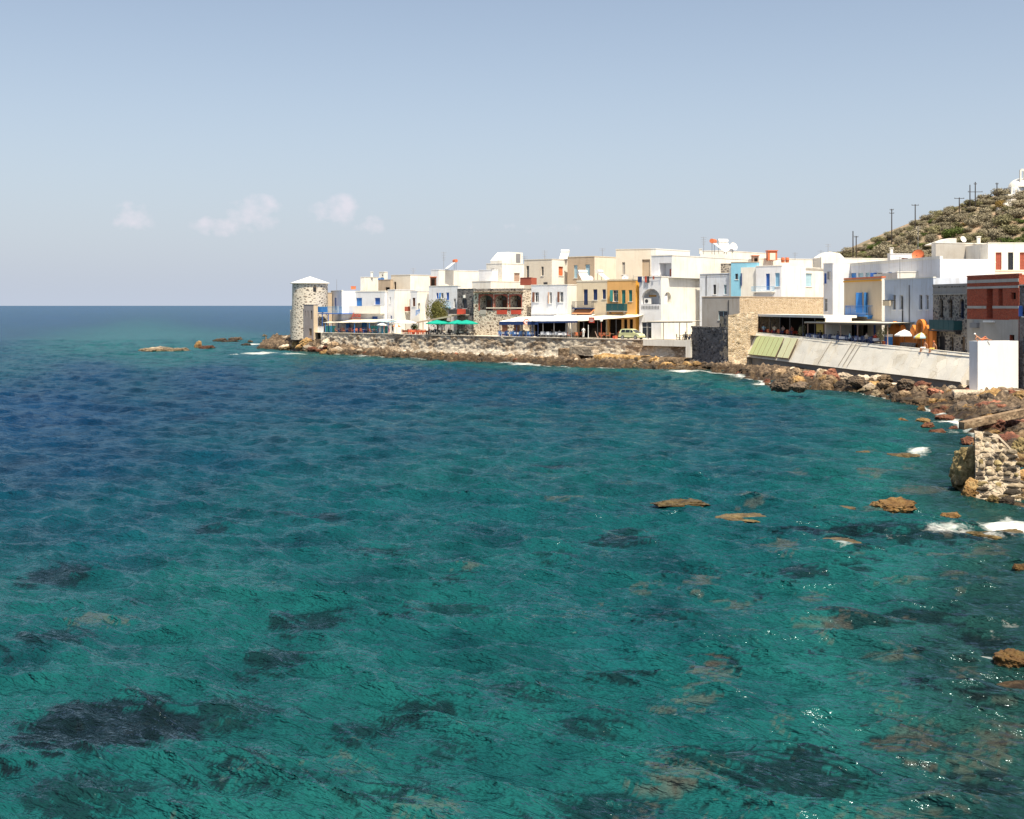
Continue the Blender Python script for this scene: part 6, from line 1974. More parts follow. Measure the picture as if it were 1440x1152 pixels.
# ================================================================== restaurants, terraces, street furniture
def canopy(label, A, B, zA, zB, inl, rise, mat, posts, post_m, zg, group=None, valance=None, vh=.45, sag=.0, thick=.05, name='awning', cat='awning', back_posts=()):
    """A, B: plan ends of the front edge; inl: vector to the back edge"""
    f = Face(A, B)
    t = thing(name, label, cat, (A.x, A.y, zg), 0, group)
    n = 12
    mb = MB()
    for k in range(n):
        for j in range(4):
            def pt(kk, jj, dz=0):
                u = kk / n; v = jj / 4
                p_ = A.lerp(B, u) + inl * v
                zz = zA + (zB - zA) * u + rise * v - sag * math.sin(math.pi * v) * (1 + .5 * math.sin(kk * 1.3)) * .5 - sag * .35 * abs(math.sin(math.pi * kk / 3))
                return Vector((p_.x, p_.y, zz + dz))
            mb.quad(pt(k, j), pt(k + 1, j), pt(k + 1, j + 1), pt(k, j + 1))
            mb.quad(pt(k, j + 1, -thick), pt(k + 1, j + 1, -thick), pt(k + 1, j, -thick), pt(k, j, -thick))
        mb.quad(pt(k, 0, -thick), pt(k + 1, 0, -thick), pt(k + 1, 0), pt(k, 0))
    part('canopy', mb, mat, t)
    if valance:
        vb = MB()
        for k in range(24):
            a, b = A.lerp(B, k / 24), A.lerp(B, (k + 1) / 24)
            za, zb = zA + (zB - zA) * k / 24 - thick, zA + (zB - zA) * (k + 1) / 24 - thick
            d0, d1 = vh * (1 - .15 * (k % 2)), vh * (1 - .15 * ((k + 1) % 2))
            o = -Vector(inl).normalized() * .03
            vb.quad(v3(a + o, za - d0), v3(b + o, zb - d1), v3(b + o, zb), v3(a + o, za))
        part('valance', vb, valance, t)
    for px in posts:
        q = hit(A, f.d, px); u = (q - A).dot(f.d) / f.w
        mb = MB(); mb.tube(v3(q + inl * .02, zg - .05), v3(q + inl * .02, zA + (zB - zA) * u - .03), .055, .055, 7); part('post', mb, post_m, t)
    for px in back_posts:
        q = hit(A + inl * .9, f.d, px)
        mb = MB(); mb.tube(v3(q, zg - .05), v3(q, zA + rise * .9 - .04), .055, .055, 7); part('post', mb, post_m, t)
    return t


def qcanopy(label, x0, x1, kf, kb, y0, y1, rise, mat, posts, post_m, **kw):
    A, B = onq(x0, kf), onq(x1, kf)
    return canopy(label, A, B, zat(y0, A.y), zat(y1, B.y), QN * (kb - kf), rise, mat, posts, post_m, ZQ, **kw)


qcanopy('cream canvas canopy on blue posts in front of the blue-shuttered house', 454, 532, .7, 5.6, 453.5, 453, .55, M_CANVAS, (457, 465, 498, 519), M_BLUE2, sag=.12, back_posts=(476, 492))
qcanopy('pale turquoise flat canopy at the end of the blue bar', 528, 547, .8, 5.0, 452, 452.5, .1, M_PBLUE, (531, 537, 545.5), M_BLUE2, thick=.08)
qcanopy('slanted cream canvas roof behind the green umbrellas', 586, 636, 2.6, 6.0, 452.5, 443.5, .25, M_CANVAS, (588, 594.5, 602, 633), M_WOOD, valance=M_TAN, vh=.25)
qcanopy('white canvas awning with navy valance in front of the rubble-stone house', 702, 757, .8, 5.8, 452, 451.5, .75, M_WCANVAS, (702.5, 726, 748, 756), M_NAVY, valance=M_NCANVAS, vh=.6, sag=.1)
qcanopy('long white canvas awning over the dark dining room below the white house', 757.5, 812, .9, 5.8, 451.5, 451, 1.0, M_WCANVAS, (763, 778.5, 800, 803), M_METAL, valance=M_NCANVAS, vh=.3, sag=.08)
A, B = onq(812.5, .9), onq(898, 4.6)
canopy('wide grey-cream awning sloping past the cream and apricot houses', A, B, zat(451.5, A.y), zat(445, B.y), QN * 3.4, .75, M_CANVAS, (820.5, 840, 866), M_DMETAL, ZQ, sag=.1)
qcanopy('flat dark-framed pergola in front of the big white building', 910, 974, .8, 4.6, 452, 451.5, .05, M_CANVAS, (911, 932.5, 955, 965.5), M_DMETAL, valance=M_DMETAL, vh=.14, thick=.12, name='pergola', cat='pergola')
# rolled red-orange awning on the cream house
f = HOUSES['h9']['faces'][0]; a0, a1, b0, b1 = f.rect(809, 435.5, 836, 441.5)
t = thing('rolled_awning', 'faded red-orange half-rolled awning below the navy balcony', 'awning', tuple(f.pt(a0, b0, .1)))
mb = MB(); mb.tube(f.pt(a0, b1 - .1, .18), f.pt(a1, b1 - .1, .18), .13, .13, 10); part('roller', mb, M_RCANVAS, t)
mb = MB(); mb.quad(f.pt(a0, b0, .95), f.pt(a1, b0, .95), f.pt(a1, b1 - .1, .3), f.pt(a0, b1 - .1, .3)); mb.quad(f.pt(a0, b1 - .12, .3), f.pt(a1, b1 - .12, .3), f.pt(a1, b0 - .02, .95), f.pt(a0, b0 - .02, .95)); part('canvas', mb, M_RCANVAS, t)
for a in (a0, a1 - .04):
    mb = MB(); mb.tube(f.pt(a, b0 + .1, .02), f.pt(a, b0, .95), .025, .025, 5); part('arm', mb, M_METAL, t)

# blue frame balcony beside the windmill
A, B = onq(444.5, 2.2), onq(480.5, 2.2); f = Face(A, B); zd_ = zat(440.5, A.y); zr = zat(431.5, A.y)
t = thing('blue_veranda', 'blue painted timber veranda deck with railing beside the windmill', 'veranda', (A.x, A.y, ZQ))
mb = MB(); f.box(mb, 0, f.w, zd_ - .15, zd_, -3.0, 0); part('deck', mb, M_BLUE, t)
for px in (446, 452.5, 461):
    u = f.u(px); mb = MB(); f.box(mb, u, u + .12, ZQ - .1, zd_ - .15, -.14, -.02); part('post', mb, M_BLUE, t)
for (x0, x1) in ((446, 453), (453.3, 460)):
    u0, u1 = f.u(x0), f.u(x1); mb = MB(); f.box(mb, u0, u1, zd_ + .15, zr - .05, -.08, -.03); part('panel', mb, M_BLUE2, t)
mb = MB(); f.box(mb, f.u(445), f.w, zr - .05, zr + .03, -.1, -.02)
for k in range(15):
    u = f.u(460.5) + (f.w - f.u(460.5) - .05) * k / 14; f.box(mb, u, u + .04, zd_, zr - .05, -.08, -.04)
part('railing', mb, M_LBLUE, t)
# low painted wall and turquoise wind screens of the bar
for (x0, x1, y0, y1, m_, k, lb) in ((444.5, 455, 459, 468.5, M_BLUEWHITE, 1.6, 'low bluish white wall below the blue veranda'), (458, 472, 458, 467.5, M_TURQ, 3.4, 'turquoise wind screen left of the blue bar'), (521, 545, 458, 468, M_TURQ, 3.6, 'turquoise wind screen right of the blue bar'), (480, 491, 455, 468, M_BLUE2, 4.6, 'bright blue bar screen with white squares'), (492, 516, 460.5, 468.5, M_BLUE, 3.6, 'dark blue bar counter under the cream canopy')):
    f = Face(onq(x0, k), onq(x1, k)); a0, a1, b0, b1 = f.rect(x0, y0, x1, y1)
    t = thing('wind_screen', lb, 'screen', tuple(f.pt(0, ZQ, 0)))
    n = max(2, round(f.w / 1.3))
    for i in range(n):
        mb = MB(); f.box(mb, f.w * i / n + .03, f.w * (i + 1) / n - .03, ZQ, b1 - .06, -.05, 0); part('panel', mb, m_, t)
    mb = MB(); f.box(mb, 0, f.w, b1 - .06, b1, -.08, .03); part('top_rail', mb, M_WPAINT if m_ is not M_BLUE else M_PWOOD, t)

# terrace restaurant: dark dining room behind the battered wall
NI = -fw.n                                                   # inland of the battered wall


def onw(px, k):
    return hit(fw.p + NI * k, fw.d, px)


A, B = onw(1064, 2.2), onw(1161, 2.2)
zA, zB = zat(445, A.y), zat(445.5, B.y)
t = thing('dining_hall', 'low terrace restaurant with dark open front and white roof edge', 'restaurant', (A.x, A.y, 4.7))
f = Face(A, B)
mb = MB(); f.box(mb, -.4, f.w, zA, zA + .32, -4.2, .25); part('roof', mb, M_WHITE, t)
mb = MB(); f.box(mb, -.3, f.w, 4.3, zA, -3.8, -3.5); part('back_wall', mb, M_DARK, t)  # near-black back wall paints the unlit depth of the room
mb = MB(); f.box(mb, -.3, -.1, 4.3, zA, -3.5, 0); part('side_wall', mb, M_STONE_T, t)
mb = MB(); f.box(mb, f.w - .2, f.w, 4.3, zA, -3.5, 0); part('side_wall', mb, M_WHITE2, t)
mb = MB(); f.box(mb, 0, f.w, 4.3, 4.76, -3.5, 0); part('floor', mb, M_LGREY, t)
for px in (1067, 1082, 1096, 1110, 1128, 1145):
    u = f.u(px); mb = MB(); f.box(mb, u, u + .12, 4.6, zA, -.13, -.02); part('post', mb, M_DMETAL, t)
A, B = onw(1131, 1.9), onw(1250, 1.9)
canopy('long wooden pergola with pale roof and pinkish posts on the terrace', A, B, zat(452.5, A.y), zat(454.5, B.y), NI * 5.2, .12, M_CANVAS, (1135, 1158.5, 1181, 1205, 1247), M_PWOOD, 4.4, valance=M_WOOD, vh=.16, thick=.1, name='pergola', cat='pergola', back_posts=(1170, 1190, 1228))
A, B = onw(1161, 7.0), onw(1193, 7.0)
canopy('small dark flat shelter roof behind the wooden pergola', A, B, zat(446, A.y), zat(446, B.y), NI * 2.5, .05, M_DMETAL, (1163, 1171, 1190), M_DMETAL, 4.5, thick=.12, name='shelter', cat='shelter')
f = Face(onw(1148, 3.2), onw(1157.5, 3.2)); a0, a1, b0, b1 = f.rect(1148, 451.5, 1157.5, 467)
mb = MB(); f.box(mb, 0, f.w, b0, b1, -.06, 0); f.box(mb, .05, .12, 4.4, b0, -.06, 0); f.box(mb, f.w - .12, f.w - .05, 4.4, b0, -.06, 0)
tag(part('yellow_screen', mb, M_YELLOW), 'bright yellow blind hanging beside the dark dining hall', 'screen')
f = Face(onw(1243, 2.6), onw(1248.5, 2.6)); a0, a1, b0, b1 = f.rect(1243, 470, 1248.5, 487)
t = thing('drinks_fridge', 'blue drinks fridge with white top at the end of the pergola', 'fridge', tuple(f.pt(0, b0, 0)))
mb = MB(); f.box(mb, 0, f.w, 4.1, b1 - .3, -.6, 0); part('body', mb, M_BLUE2, t)
mb = MB(); f.box(mb, 0, f.w, b1 - .3, b1, -.6, .003); part('header', mb, M_WPAINT, t)
mb = MB(); f.box(mb, .05, f.w - .05, 4.3, b1 - .35, .003, .03); part('door', mb, M_BLUE, t)

# orange wall with pointed merlons at the foot of the pale blue house
f = Face(onr(1248, -.9), onr(1313, -.9)); zw = zat(465, f.p.y)
t = thing('orange_wall', 'orange garden wall with pointed merlons and round arch', 'wall', (f.p.x, f.p.y, 3.9))
mb = MB()
ua, ub = f.u(1289.5), f.u(1300.5)
f.op.append((ua + .5, ub - .35, 3.7, zat(453, f.p.y - 8), .5, True))
mb2 = MB()
for (x0, x1, yt) in ((1248, 1253, 461), (1262, 1266, 468), (1270, 1281.5, 472), (1287.5, 1289.5, 468), (1300.5, 1300.8, 468), (1306.5, 1308.5, 470)):
    u0, u1 = f.u(x0), f.u(x1); dm = f.pt((u0 + u1) / 2, 0).y
    mb.poly  # plain wall between the merlons
    f.box(mb, u0, u1, 3.7, zat(yt, dm), -.3, 0)
part('wall', mb, M_TERRA, t)
for (x0, x1, yt, ys) in ((1253, 1262, 452, 461), (1266, 1270, 457, 462), (1281.5, 1287.5, 457, 463), (1300.8, 1306.5, 457, 464), (1308.5, 1312.8, 461, 466)):
    u0, u1 = f.u(x0), f.u(x1); dm = f.pt((u0 + u1) / 2, 0).y; um = (u0 + u1) / 2
    pr_ = [(u0, 3.7), (u1, 3.7), (u1, zat(ys, dm)), (um, zat(yt, dm)), (u0, zat(ys, dm))]
    fr_ = [f.pt(a, b, .12) for a, b in pr_]; bk_ = [f.pt(a, b, -.35) for a, b in pr_]
    mb = MB(); mb.poly(fr_); mb.poly(bk_[::-1])
    for i in range(5):
        j = (i + 1) % 5; mb.quad(fr_[j], fr_[i], bk_[i], bk_[j])
    part('merlon', mb, M_TERRA, t)
dm = f.pt((ua + ub) / 2, 0).y; mb = MB(); um = (ua + ub) / 2; ro = (ub - ua) / 2; ri = ro * .58; zc_ = zat(449, dm) - ro; n = 14
ring = [(um - ro, 3.7)] + [(um - ro * math.cos(math.pi * k / n), zc_ + ro * math.sin(math.pi * k / n)) for k in range(n + 1)] + [(um + ro, 3.7)]
rin = [(um - ri, 3.7)] + [(um - ri * math.cos(math.pi * k / n), zc_ + ri * math.sin(math.pi * k / n)) for k in range(n + 1)] + [(um + ri, 3.7)]
for k in range(len(ring) - 1):
    mb.quad(f.pt(*ring[k], .15), f.pt(*rin[k], .15), f.pt(*rin[k + 1], .15), f.pt(*ring[k + 1], .15))
    mb.quad(f.pt(*ring[k], -.35), f.pt(*ring[k], .15), f.pt(*ring[k + 1], .15), f.pt(*ring[k + 1], -.35))
    mb.quad(f.pt(*rin[k], .15), f.pt(*rin[k], -.35), f.pt(*rin[k + 1], -.35), f.pt(*rin[k + 1], .15))
part('arch', mb, M_TERRA, t)


# ---- umbrellas
def umbrella(p, z0, ztop, r, m_, label, group=None, ribs=8, drop=.45, m2=None):
    t = thing('parasol', label, 'parasol', (p[0], p[1], z0), random.uniform(0, .7), group)
    h = ztop - z0
    mb = MB()
    ring = [(0, 0, h)]
    pts = []
    for k in range(ribs):
        a = 2 * math.pi * k / ribs; pts.append((r * math.cos(a), r * math.sin(a), h - drop))
    mid = [(.5 * x, .5 * y, h - drop * .38) for x, y, z in pts]
    odd = MB()
    for k in range(ribs):
        j = (k + 1) % ribs; tgt = odd if (m2 and k % 2) else mb
        tgt.poly([ring[0], mid[k], mid[j]]); tgt.quad(mid[k], pts[k], pts[j], mid[j])
        lo = lambda q_: (q_[0] * .995, q_[1] * .995, q_[2] - .14)
        tgt.quad(pts[k], lo(pts[k]), lo(pts[j]), pts[j])
    part('canopy', mb, m_, t, local=True)
    if m2: part('canopy_panels', odd, m2, t, local=True)
    mb = MB(); mb.tube((0, 0, 0), (0, 0, h + .1), .04, .035, 8); part('pole', mb, M_WOOD, t, local=True)
    mb = MB(); mb.lathe((0, 0, 0), [(.01, .16), (.12, .16), (.35, .06), (.35, 0), (.01, 0)], 12); part('base', mb, M_LGREY, t, local=True)
    for k in range(ribs):
        mb = MB(); x, y, z = pts[k]; mb.tube((0, 0, h - .05), (x * .97, y * .97, z - .02), .014, .01, 4, False); part('rib', mb, M_WOOD, t, local=True)


for i, (px, k, yt, w) in enumerate(((614.5, 1.2, 450, 31), (625.5, 3.4, 450.3, 30), (643.5, 1.4, 450, 31), (656, 1.5, 450, 32))):
    q = onq(px, k); umbrella(q, ZQ, zat(yt, q.y), w / 2 / F_PX * q.y * 1.05, M_GCANVAS, 'sea green parasol over restaurant tables on the quay', 'sea green parasols', drop=.6)
for (px, k, yt, w, m_, lb) in ((570, 1.2, 450, 34, M_WCANVAS, 'big white parasol beside the red tables on the quay'), (541, 1.6, 453, 22, M_WCANVAS, 'smaller white parasol next to the turquoise wind screen'), (752, 1.0, 446.5, 9, M_WCANVAS, 'small white parasol between the two long awnings'), (558, 2.4, 455, 12, M_RCANVAS, 'small red and white parasol by the lane entrance')):
    q = onq(px, k); umbrella(q, ZQ, zat(yt, q.y), w / 2 / F_PX * q.y, m_, lb, drop=.5, m2=M_WCANVAS if m_ is M_RCANVAS else None)
q = onw(1272, 3.6); umbrella(q, 4.1, zat(463.5, q.y), 14.5 / F_PX * q.y, M_WCANVAS, 'plain white beach parasol before the orange wall', drop=.6)
q = onw(1295.5, 3.4); umbrella(q, 4.0, zat(467.5, q.y), 10.5 / F_PX * q.y, M_YELLOW, 'yellow, white and blue striped beach parasol before the orange wall', drop=.5, m2=M_PBLUE)

# ---- furniture
def chair_proto(m_seat, m_leg, label, group):
    t = thing('chair', label, 'chair', (0, 0, 0), 0, group)
    mb = MB(); mb.box((0, 0, .45), (.46, .44, .05)); part('seat', mb, m_seat, t, local=True)
    mb = MB()
    for k in range(3): mb.box((0, .21, .60 + k * .14), (.44, .035, .09))
    part('backrest', mb, m_seat, t, local=True)
    for x in (-.2, .2):
        for y in (-.19, .2):
            mb = MB(); mb.box((x, y, .46 if y > 0 else .22), (.045, .045, .92 if y > 0 else .44)); part('leg', mb, m_leg, t, local=True)
    return t


def table_proto(m_top, m_leg, label, group, cloth=False):
    t = thing('table', label, 'table', (0, 0, 0), 0, group)
    mb = MB(); mb.box((0, 0, .74), (.85, .85, .045)); part('tabletop', mb, m_top, t, local=True)
    if cloth:
        mb = MB()
        for (dx, dy) in ((0, -.43), (0, .43)): mb.box((dx, dy, .58), (.86, .015, .28))
        for (dx, dy) in ((-.43, 0), (.43, 0)): mb.box((dx, dy, .58), (.015, .845, .28))
        part('tablecloth_drop', mb, m_top, t, local=True)
    for x in (-.36, .36):
        for y in (-.36, .36):
            mb = MB(); mb.box((x, y, .36), (.05, .05, .72)); part('leg', mb, m_leg, t, local=True)
    return t


frnd = random.Random(5)


def furnish(chair, table, spots, zg, on):
    first = True
    for (px, k, nch) in spots:
        q = on(px, k)
        rz = frnd.uniform(0, 1.5)
        tb = table if first else copy_tree(table)
        tb.location = (q.x, q.y, zg); tb.rotation_euler = (0, 0, rz)
        for i in range(nch):
            a = rz + i * 2 * math.pi / max(nch, 2) + math.pi / 2 * (nch == 3)
            ch = chair if (first and i == 0) else copy_tree(chair)
            ch.location = (q.x + .72 * math.sin(a), q.y + .72 * math.cos(a), zg); ch.rotation_euler = (0, 0, -a + frnd.uniform(-.2, .2))
        first = False


furnish(chair_proto(M_BLUE2, M_BLUE, 'blue wooden chair under the navy valance awning', 'blue chairs under the navy valance'), table_proto(M_BLUEWHITE, M_BLUE, 'table with pale cloth under the navy valance awning', 'tables under the navy valance', True),
        [(708, 1.6, 4), (718, 1.8, 3), (728, 1.5, 4), (738, 2.6, 3), (746, 1.5, 4)], ZQ, onq)
furnish(chair_proto(M_BLUEWHITE2, M_METAL, 'pale blue chair under the long white awning', 'pale chairs under the long awning'), table_proto(M_BLUEWHITE, M_METAL, 'table with white cloth under the long white awning', 'tables under the long awning', True),
        [(764, 1.7, 4), (772, 1.6, 4), (781, 1.9, 4), (790, 1.6, 4), (797, 1.8, 3)], ZQ, onq)
furnish(chair_proto(M_LRED, M_WOOD, 'orange-red chair by the dark dining room entrance', 'orange-red chairs'), table_proto(M_WOOD, M_DWOOD, 'bare wooden table by the dark dining room entrance', 'bare tables'), [(806, 1.6, 3), (814, 2.4, 2), (850, 2.6, 3), (860, 3.4, 2)], ZQ, onq)
furnish(chair_proto(M_DWOOD, M_DMETAL, 'dark wicker chair below the green parasols', 'dark wicker chairs'), table_proto(M_CREAM2, M_DMETAL, 'table with cream cloth below the green parasols', 'tables below the green parasols', True),
        [(606, 1.6, 4), (617, 1.4, 4), (628, 1.5, 4), (640, 1.7, 4), (650, 1.5, 4), (661, 1.6, 4)], ZQ, onq)
furnish(chair_proto(M_RED, M_RED, 'red plastic chair beside the white parasol', 'red plastic chairs'), table_proto(M_LRED, M_RED, 'table with red and orange cloth beside the white parasol', 'red tables', True), [(570, 1.0, 2), (577, .9, 2), (584, 1.0, 3), (592, .9, 2), (599, 1.1, 2)], ZQ, onq)
furnish(chair_proto(M_LRED, M_WOOD, 'orange chair at the blue bar', 'orange chairs at the blue bar'), table_proto(M_WPAINT, M_BLUE, 'small white table at the blue bar', 'white tables at the blue bar'), [(478, 1.5, 3), (489, 1.6, 3), (501, 1.3, 3), (512, 1.5, 2), (526, 1.5, 3)], ZQ, onq)
furnish(chair_proto(M_DWOOD, M_DMETAL, 'dark chair under the dark-framed pergola', 'dark chairs by the white building'), table_proto(M_WOOD, M_DMETAL, 'dark table under the dark-framed pergola', 'dark tables by the white building'), [(960, 1.8, 3), (970, 1.6, 3)], ZQ, onq)
furnish(chair_proto(M_NAVY, M_NAVY, 'navy wooden chair under the wooden pergola', 'navy chairs on the terrace'), table_proto(M_BLUEWHITE, M_NAVY, 'table with pale cloth under the wooden pergola', 'tables on the terrace', True),
        [(1140, 2.6, 4), (1150, 2.4, 4), (1163, 2.5, 4), (1175, 2.7, 4), (1186, 2.3, 4), (1197, 2.8, 4), (1209, 2.4, 4), (1221, 2.6, 4), (1233, 2.4, 4)], 4.45, onw)
furnish(chair_proto(M_LRED, M_WOOD, 'orange chair inside the dark dining hall', 'orange chairs in the dining hall'), table_proto(M_RED, M_WOOD, 'table with red cloth inside the dark dining hall', 'red tables in the dining hall', True), [(1075, 3.0, 3), (1088, 2.9, 3), (1100, 3.0, 3), (1115, 3.0, 3)], 4.76, onw)
# dark covered boat-like table before the orange wall
q = onw(1277, 3.0); t = thing('covered_table', 'long table under a dark drooping cover before the orange wall', 'table', (q.x, q.y, 4.05))
mb = MB(); rzv = fw.d
f = Face(onw(1266, 3.0), onw(1288, 3.0)); n = 10
for k in range(n):
    u0, u1 = f.w * k / n, f.w * (k + 1) / n; s0, s1 = .12 * math.sin(k * 2.1), .12 * math.sin((k + 1) * 2.1)
    mb.quad(f.pt(u0, 4.15, .1 + s0), f.pt(u1, 4.15, .1 + s1), f.pt(u1, 4.85, 0), f.pt(u0, 4.85, 0)); mb.quad(f.pt(u0, 4.85, 0), f.pt(u1, 4.85, 0), f.pt(u1, 4.85, -.8), f.pt(u0, 4.85, -.8))
part('cover', mb, M_DMETAL, t)
for u in (.1, f.w - .2):
    mb = MB(); f.box(mb, u, u + .08, 4.0, 4.82, -.5, -.4); part('leg', mb, M_WOOD, t)

# ---- signs, lamps
def ring_disc(mb, c, n2, r0, r1, off):
    a = Vector((n2.y * -1, n2.x, 0)); n = 24
    for k in range(n):
        t0, t1 = 2 * math.pi * k / n, 2 * math.pi * (k + 1) / n
        e = lambda t_, r_: c + a * math.cos(t_) * r_ + Vector((0, 0, math.sin(t_) * r_)) + v3(n2 * off, 0)
        mb.quad(e(t0, r0), e(t0, r1), e(t1, r1), e(t1, r0))


fs_ = Face(onq(736, .35), onq(745, .35)); c = P(740.3, 452.5, fs_.p.y)
t = thing('round_sign', 'round white sign with red ring above a pale yellow board on a post', 'sign', (c.x, c.y, ZQ))
n2 = Vector((0, -1))
mb = MB(); mb.tube((c.x, c.y, c.z), (c.x, c.y + .06, c.z), .5, .5, 24); part('disc', mb, M_WPAINT, t)
mb = MB(); ring_disc(mb, c, n2, .36, .5, .012); part('ring', mb, M_LRED, t)
mb = MB(); mb.box((c.x, c.y - .012, c.z - .02), (.34, .01, .10)); mb.poly([(c.x - .2, c.y - .012, c.z), (c.x, c.y - .012, c.z - .22), (c.x + .2, c.y - .012, c.z)]); part('emblem', mb, M_RED, t)
mb = MB(); mb.tube((c.x, c.y + .08, ZQ - .05), (c.x, c.y + .08, c.z), .04, .04, 6); part('post', mb, M_METAL, t)
z1, z0_ = zat(456.5, c.y), zat(465, c.y); wv = 4.6 / F_PX * c.y
mb = MB(); mb.prism([(c.x - wv, c.y - .02), (c.x + wv, c.y - .02), (c.x + wv, c.y + .03), (c.x - wv, c.y + .03)], z0_ + .15, z1)
mb.poly([(c.x - wv, c.y - .02, z0_ + .15), (c.x + wv * .5, c.y - .02, z0_ - .1), (c.x + wv, c.y - .02, z0_ + .05), (c.x + wv, c.y - .02, z0_ + .15)])
bd = part('board', mb, M_CREAM, t)
mb = MB()
for k in range(4):
    mb.box((c.x + .05 * math.sin(k * 2), c.y - .026, z1 - .14 - k * .16), (wv * (1.3 - .2 * (k % 2)), .006, .05))
part('lettering', mb, M_BROWN, bd)
f = Face(onq(828, .7), onq(835.5, .7)); a0, a1, b0, b1 = f.rect(828, 446.5, 835.3, 454)
t = thing('red_sign', 'red square sign with white lettering hung at the awning edge', 'sign', tuple(f.pt(0, b0, 0)))
mb = MB(); f.box(mb, 0, f.w, b0, b1, -.06, 0); part('board', mb, M_RED, t)
mb = MB()
for (zz, w0, w1, h) in ((.62, .15, .85, .08), (.36, .1, .9, .07), (.2, .2, .8, .06)):
    f.box(mb, f.w * w0, f.w * w1, b0 + (b1 - b0) * zz, b0 + (b1 - b0) * zz + h, .002, .008)
part('lettering', mb, M_WPAINT, t)
mb = MB(); u = f.w / 2; mb.tube(f.pt(u, b1, -.03), f.pt(u, b1 + .35, -.03), .02, .02, 5); part('hanger', mb, M_DMETAL, t)
# red script lettering on the white house by the windmill
H = HOUSES['h2']; f = H['faces'][0]
a0, a1, b0, b1 = f.rect(500.5, 440, 514, 447.5)
cu = bpy.data.curves.new('script', 'FONT'); cu.body = 'Jona'; cu.size = 1.0; cu.shear = .35; cu.extrude = .02; cu.offset = .012
tmp = bpy.data.objects.new('tmp_text', cu); COL.objects.link(tmp)
bpy.context.view_layer.update()
me = bpy.data.meshes.new_from_object(tmp.evaluated_get(bpy.context.evaluated_depsgraph_get())); bpy.data.objects.remove(tmp)
V = np.empty(len(me.vertices) * 3); me.vertices.foreach_get('co', V); V = V.reshape(-1, 3)
mn, mx_ = V.min(0), V.max(0); V = (V - mn) / (mx_ - mn)
t = thing('script_sign', 'red script lettering on a rail above the cream canopy of the white house', 'sign', tuple(f.pt(a0, b0, 1.3)))
W = np.array([f.pt(a0 + (a1 - a0) * float(v[0]), b0 + (b1 - b0) * float(v[1]), 1.25 + .05 * float(v[2]))[:] for v in V]) - np.array(ROOT[t.name])
me.vertices.foreach_set('co', W.ravel()); me.update(); part('lettering', me, M_RED, t, local=True)
mb = MB(); f.box(mb, a0 - .7, a1, b0 - .08, b0 + .02, 1.2, 1.26); f.box(mb, a0, a0 + .06, b0 - 1.0, b0 - .08, 1.2, 1.26); f.box(mb, a1 - .1, a1 - .04, b0 - 1.0, b0 - .08, 1.2, 1.26); part('rail', mb, M_RUST, t)
# globe lamp on a post and a pale bollard pole
for (px, k, yt, glob, lb) in ((845.5, .8, 448.5, True, 'white globe street lamp on a slim reddish post'), (827.3, .6, 457, False, 'slim pale pole standing at the quay edge')):
    q = onq(px, k); zt = zat(yt, q.y)
    t = thing('lamp_post' if glob else 'slim_pole', lb, 'lamp post' if glob else 'pole', (q.x, q.y, ZQ))
    mb = MB(); mb.tube((q.x, q.y, ZQ), (q.x, q.y, zt - (.4 if glob else 0)), .06, .045, 8); part('post', mb, M_RUST if glob else M_WPAINT, t)
    if glob:
        mb = MB(); mb.lathe((q.x, q.y, zt - .25), [(.01, -.25)] + [(.25 * math.cos(a), .25 * math.sin(a)) for a in np.linspace(-1.3, 1.3, 9)] + [(.01, .25)], 14); part('globe', mb, M_WPAINT, t, smooth=True)
    else:
        mb = MB(); mb.lathe((q.x, q.y, ZQ), [(.12, 0), (.12, .1), (.06, .14)], 10); part('foot', mb, M_LGREY, t)
# red-handled oar leaning and red crate near the car
q = onq(841, .5); mb = MB(); mb.tube((q.x, q.y, ZQ), (q.x - .45, q.y + .3, ZQ + 1.15), .05, .05, 6); mb.box((q.x - .03, q.y, ZQ + .15), (.16, .05, .4)); tag(part('leaning_oar', mb, M_PWOOD), 'pinkish oar leaning at the quay edge', 'oar')
for (px, lb) in ((863.5, 'red plastic crate stacked behind the pale green car'), (866.5, 'smaller orange-red crate beside the red one behind the car')):
    q = onq(px, 1.2); t = thing('crate', lb, 'crate', (q.x, q.y, ZQ)); mb = MB(); mb.box((q.x, q.y, ZQ + .06), (.42, .4, .06)); part('bottom', mb, M_RED, t)
    for (dx, dy, sx, sy) in ((0, -.2, .42, .03), (0, .2, .42, .03), (-.2, 0, .03, .37), (.2, 0, .03, .37)):
        mb = MB(); mb.box((q.x + dx, q.y + dy, ZQ + .2), (sx, sy, .2)); mb.box((q.x + dx, q.y + dy, ZQ + .4), (sx, sy, .1)); part('side', mb, M_RED if px < 865 else M_LRED, t)
# stairway with blue rail beside the white houses
f = Face(onq(571, 5.0), onq(590, 5.0)); t = thing('stairway', 'white outside stair with blue rail beside the arched white house', 'steps', tuple(f.pt(0, ZQ, 0)))
n = 9; zt_ = zat(441, f.p.y)
for k in range(n):
    mb = MB(); f.box(mb, f.w * k / n, f.w * (k + 1) / n - .002, ZQ, ZQ + 1.6 + (zt_ - ZQ - 1.6) * (k + 1) / n, -1.2, 0); part('step', mb, M_WHITE, t)
mb = MB()
for k in range(5):
    u = f.u(584.5) + (f.w - f.u(584.5) - .1) * k / 4; zz = ZQ + 1.6 + (zt_ - ZQ - 1.6) * min(1, (u / f.w) + .08)
    f.box(mb, u, u + .06, zz, zz + .9, -.1, -.02)
f.box(mb, f.u(584.5), f.w, zt_ + .5, zt_ + .6, -.1, -.02); part('railing', mb, M_BLUE2, t)

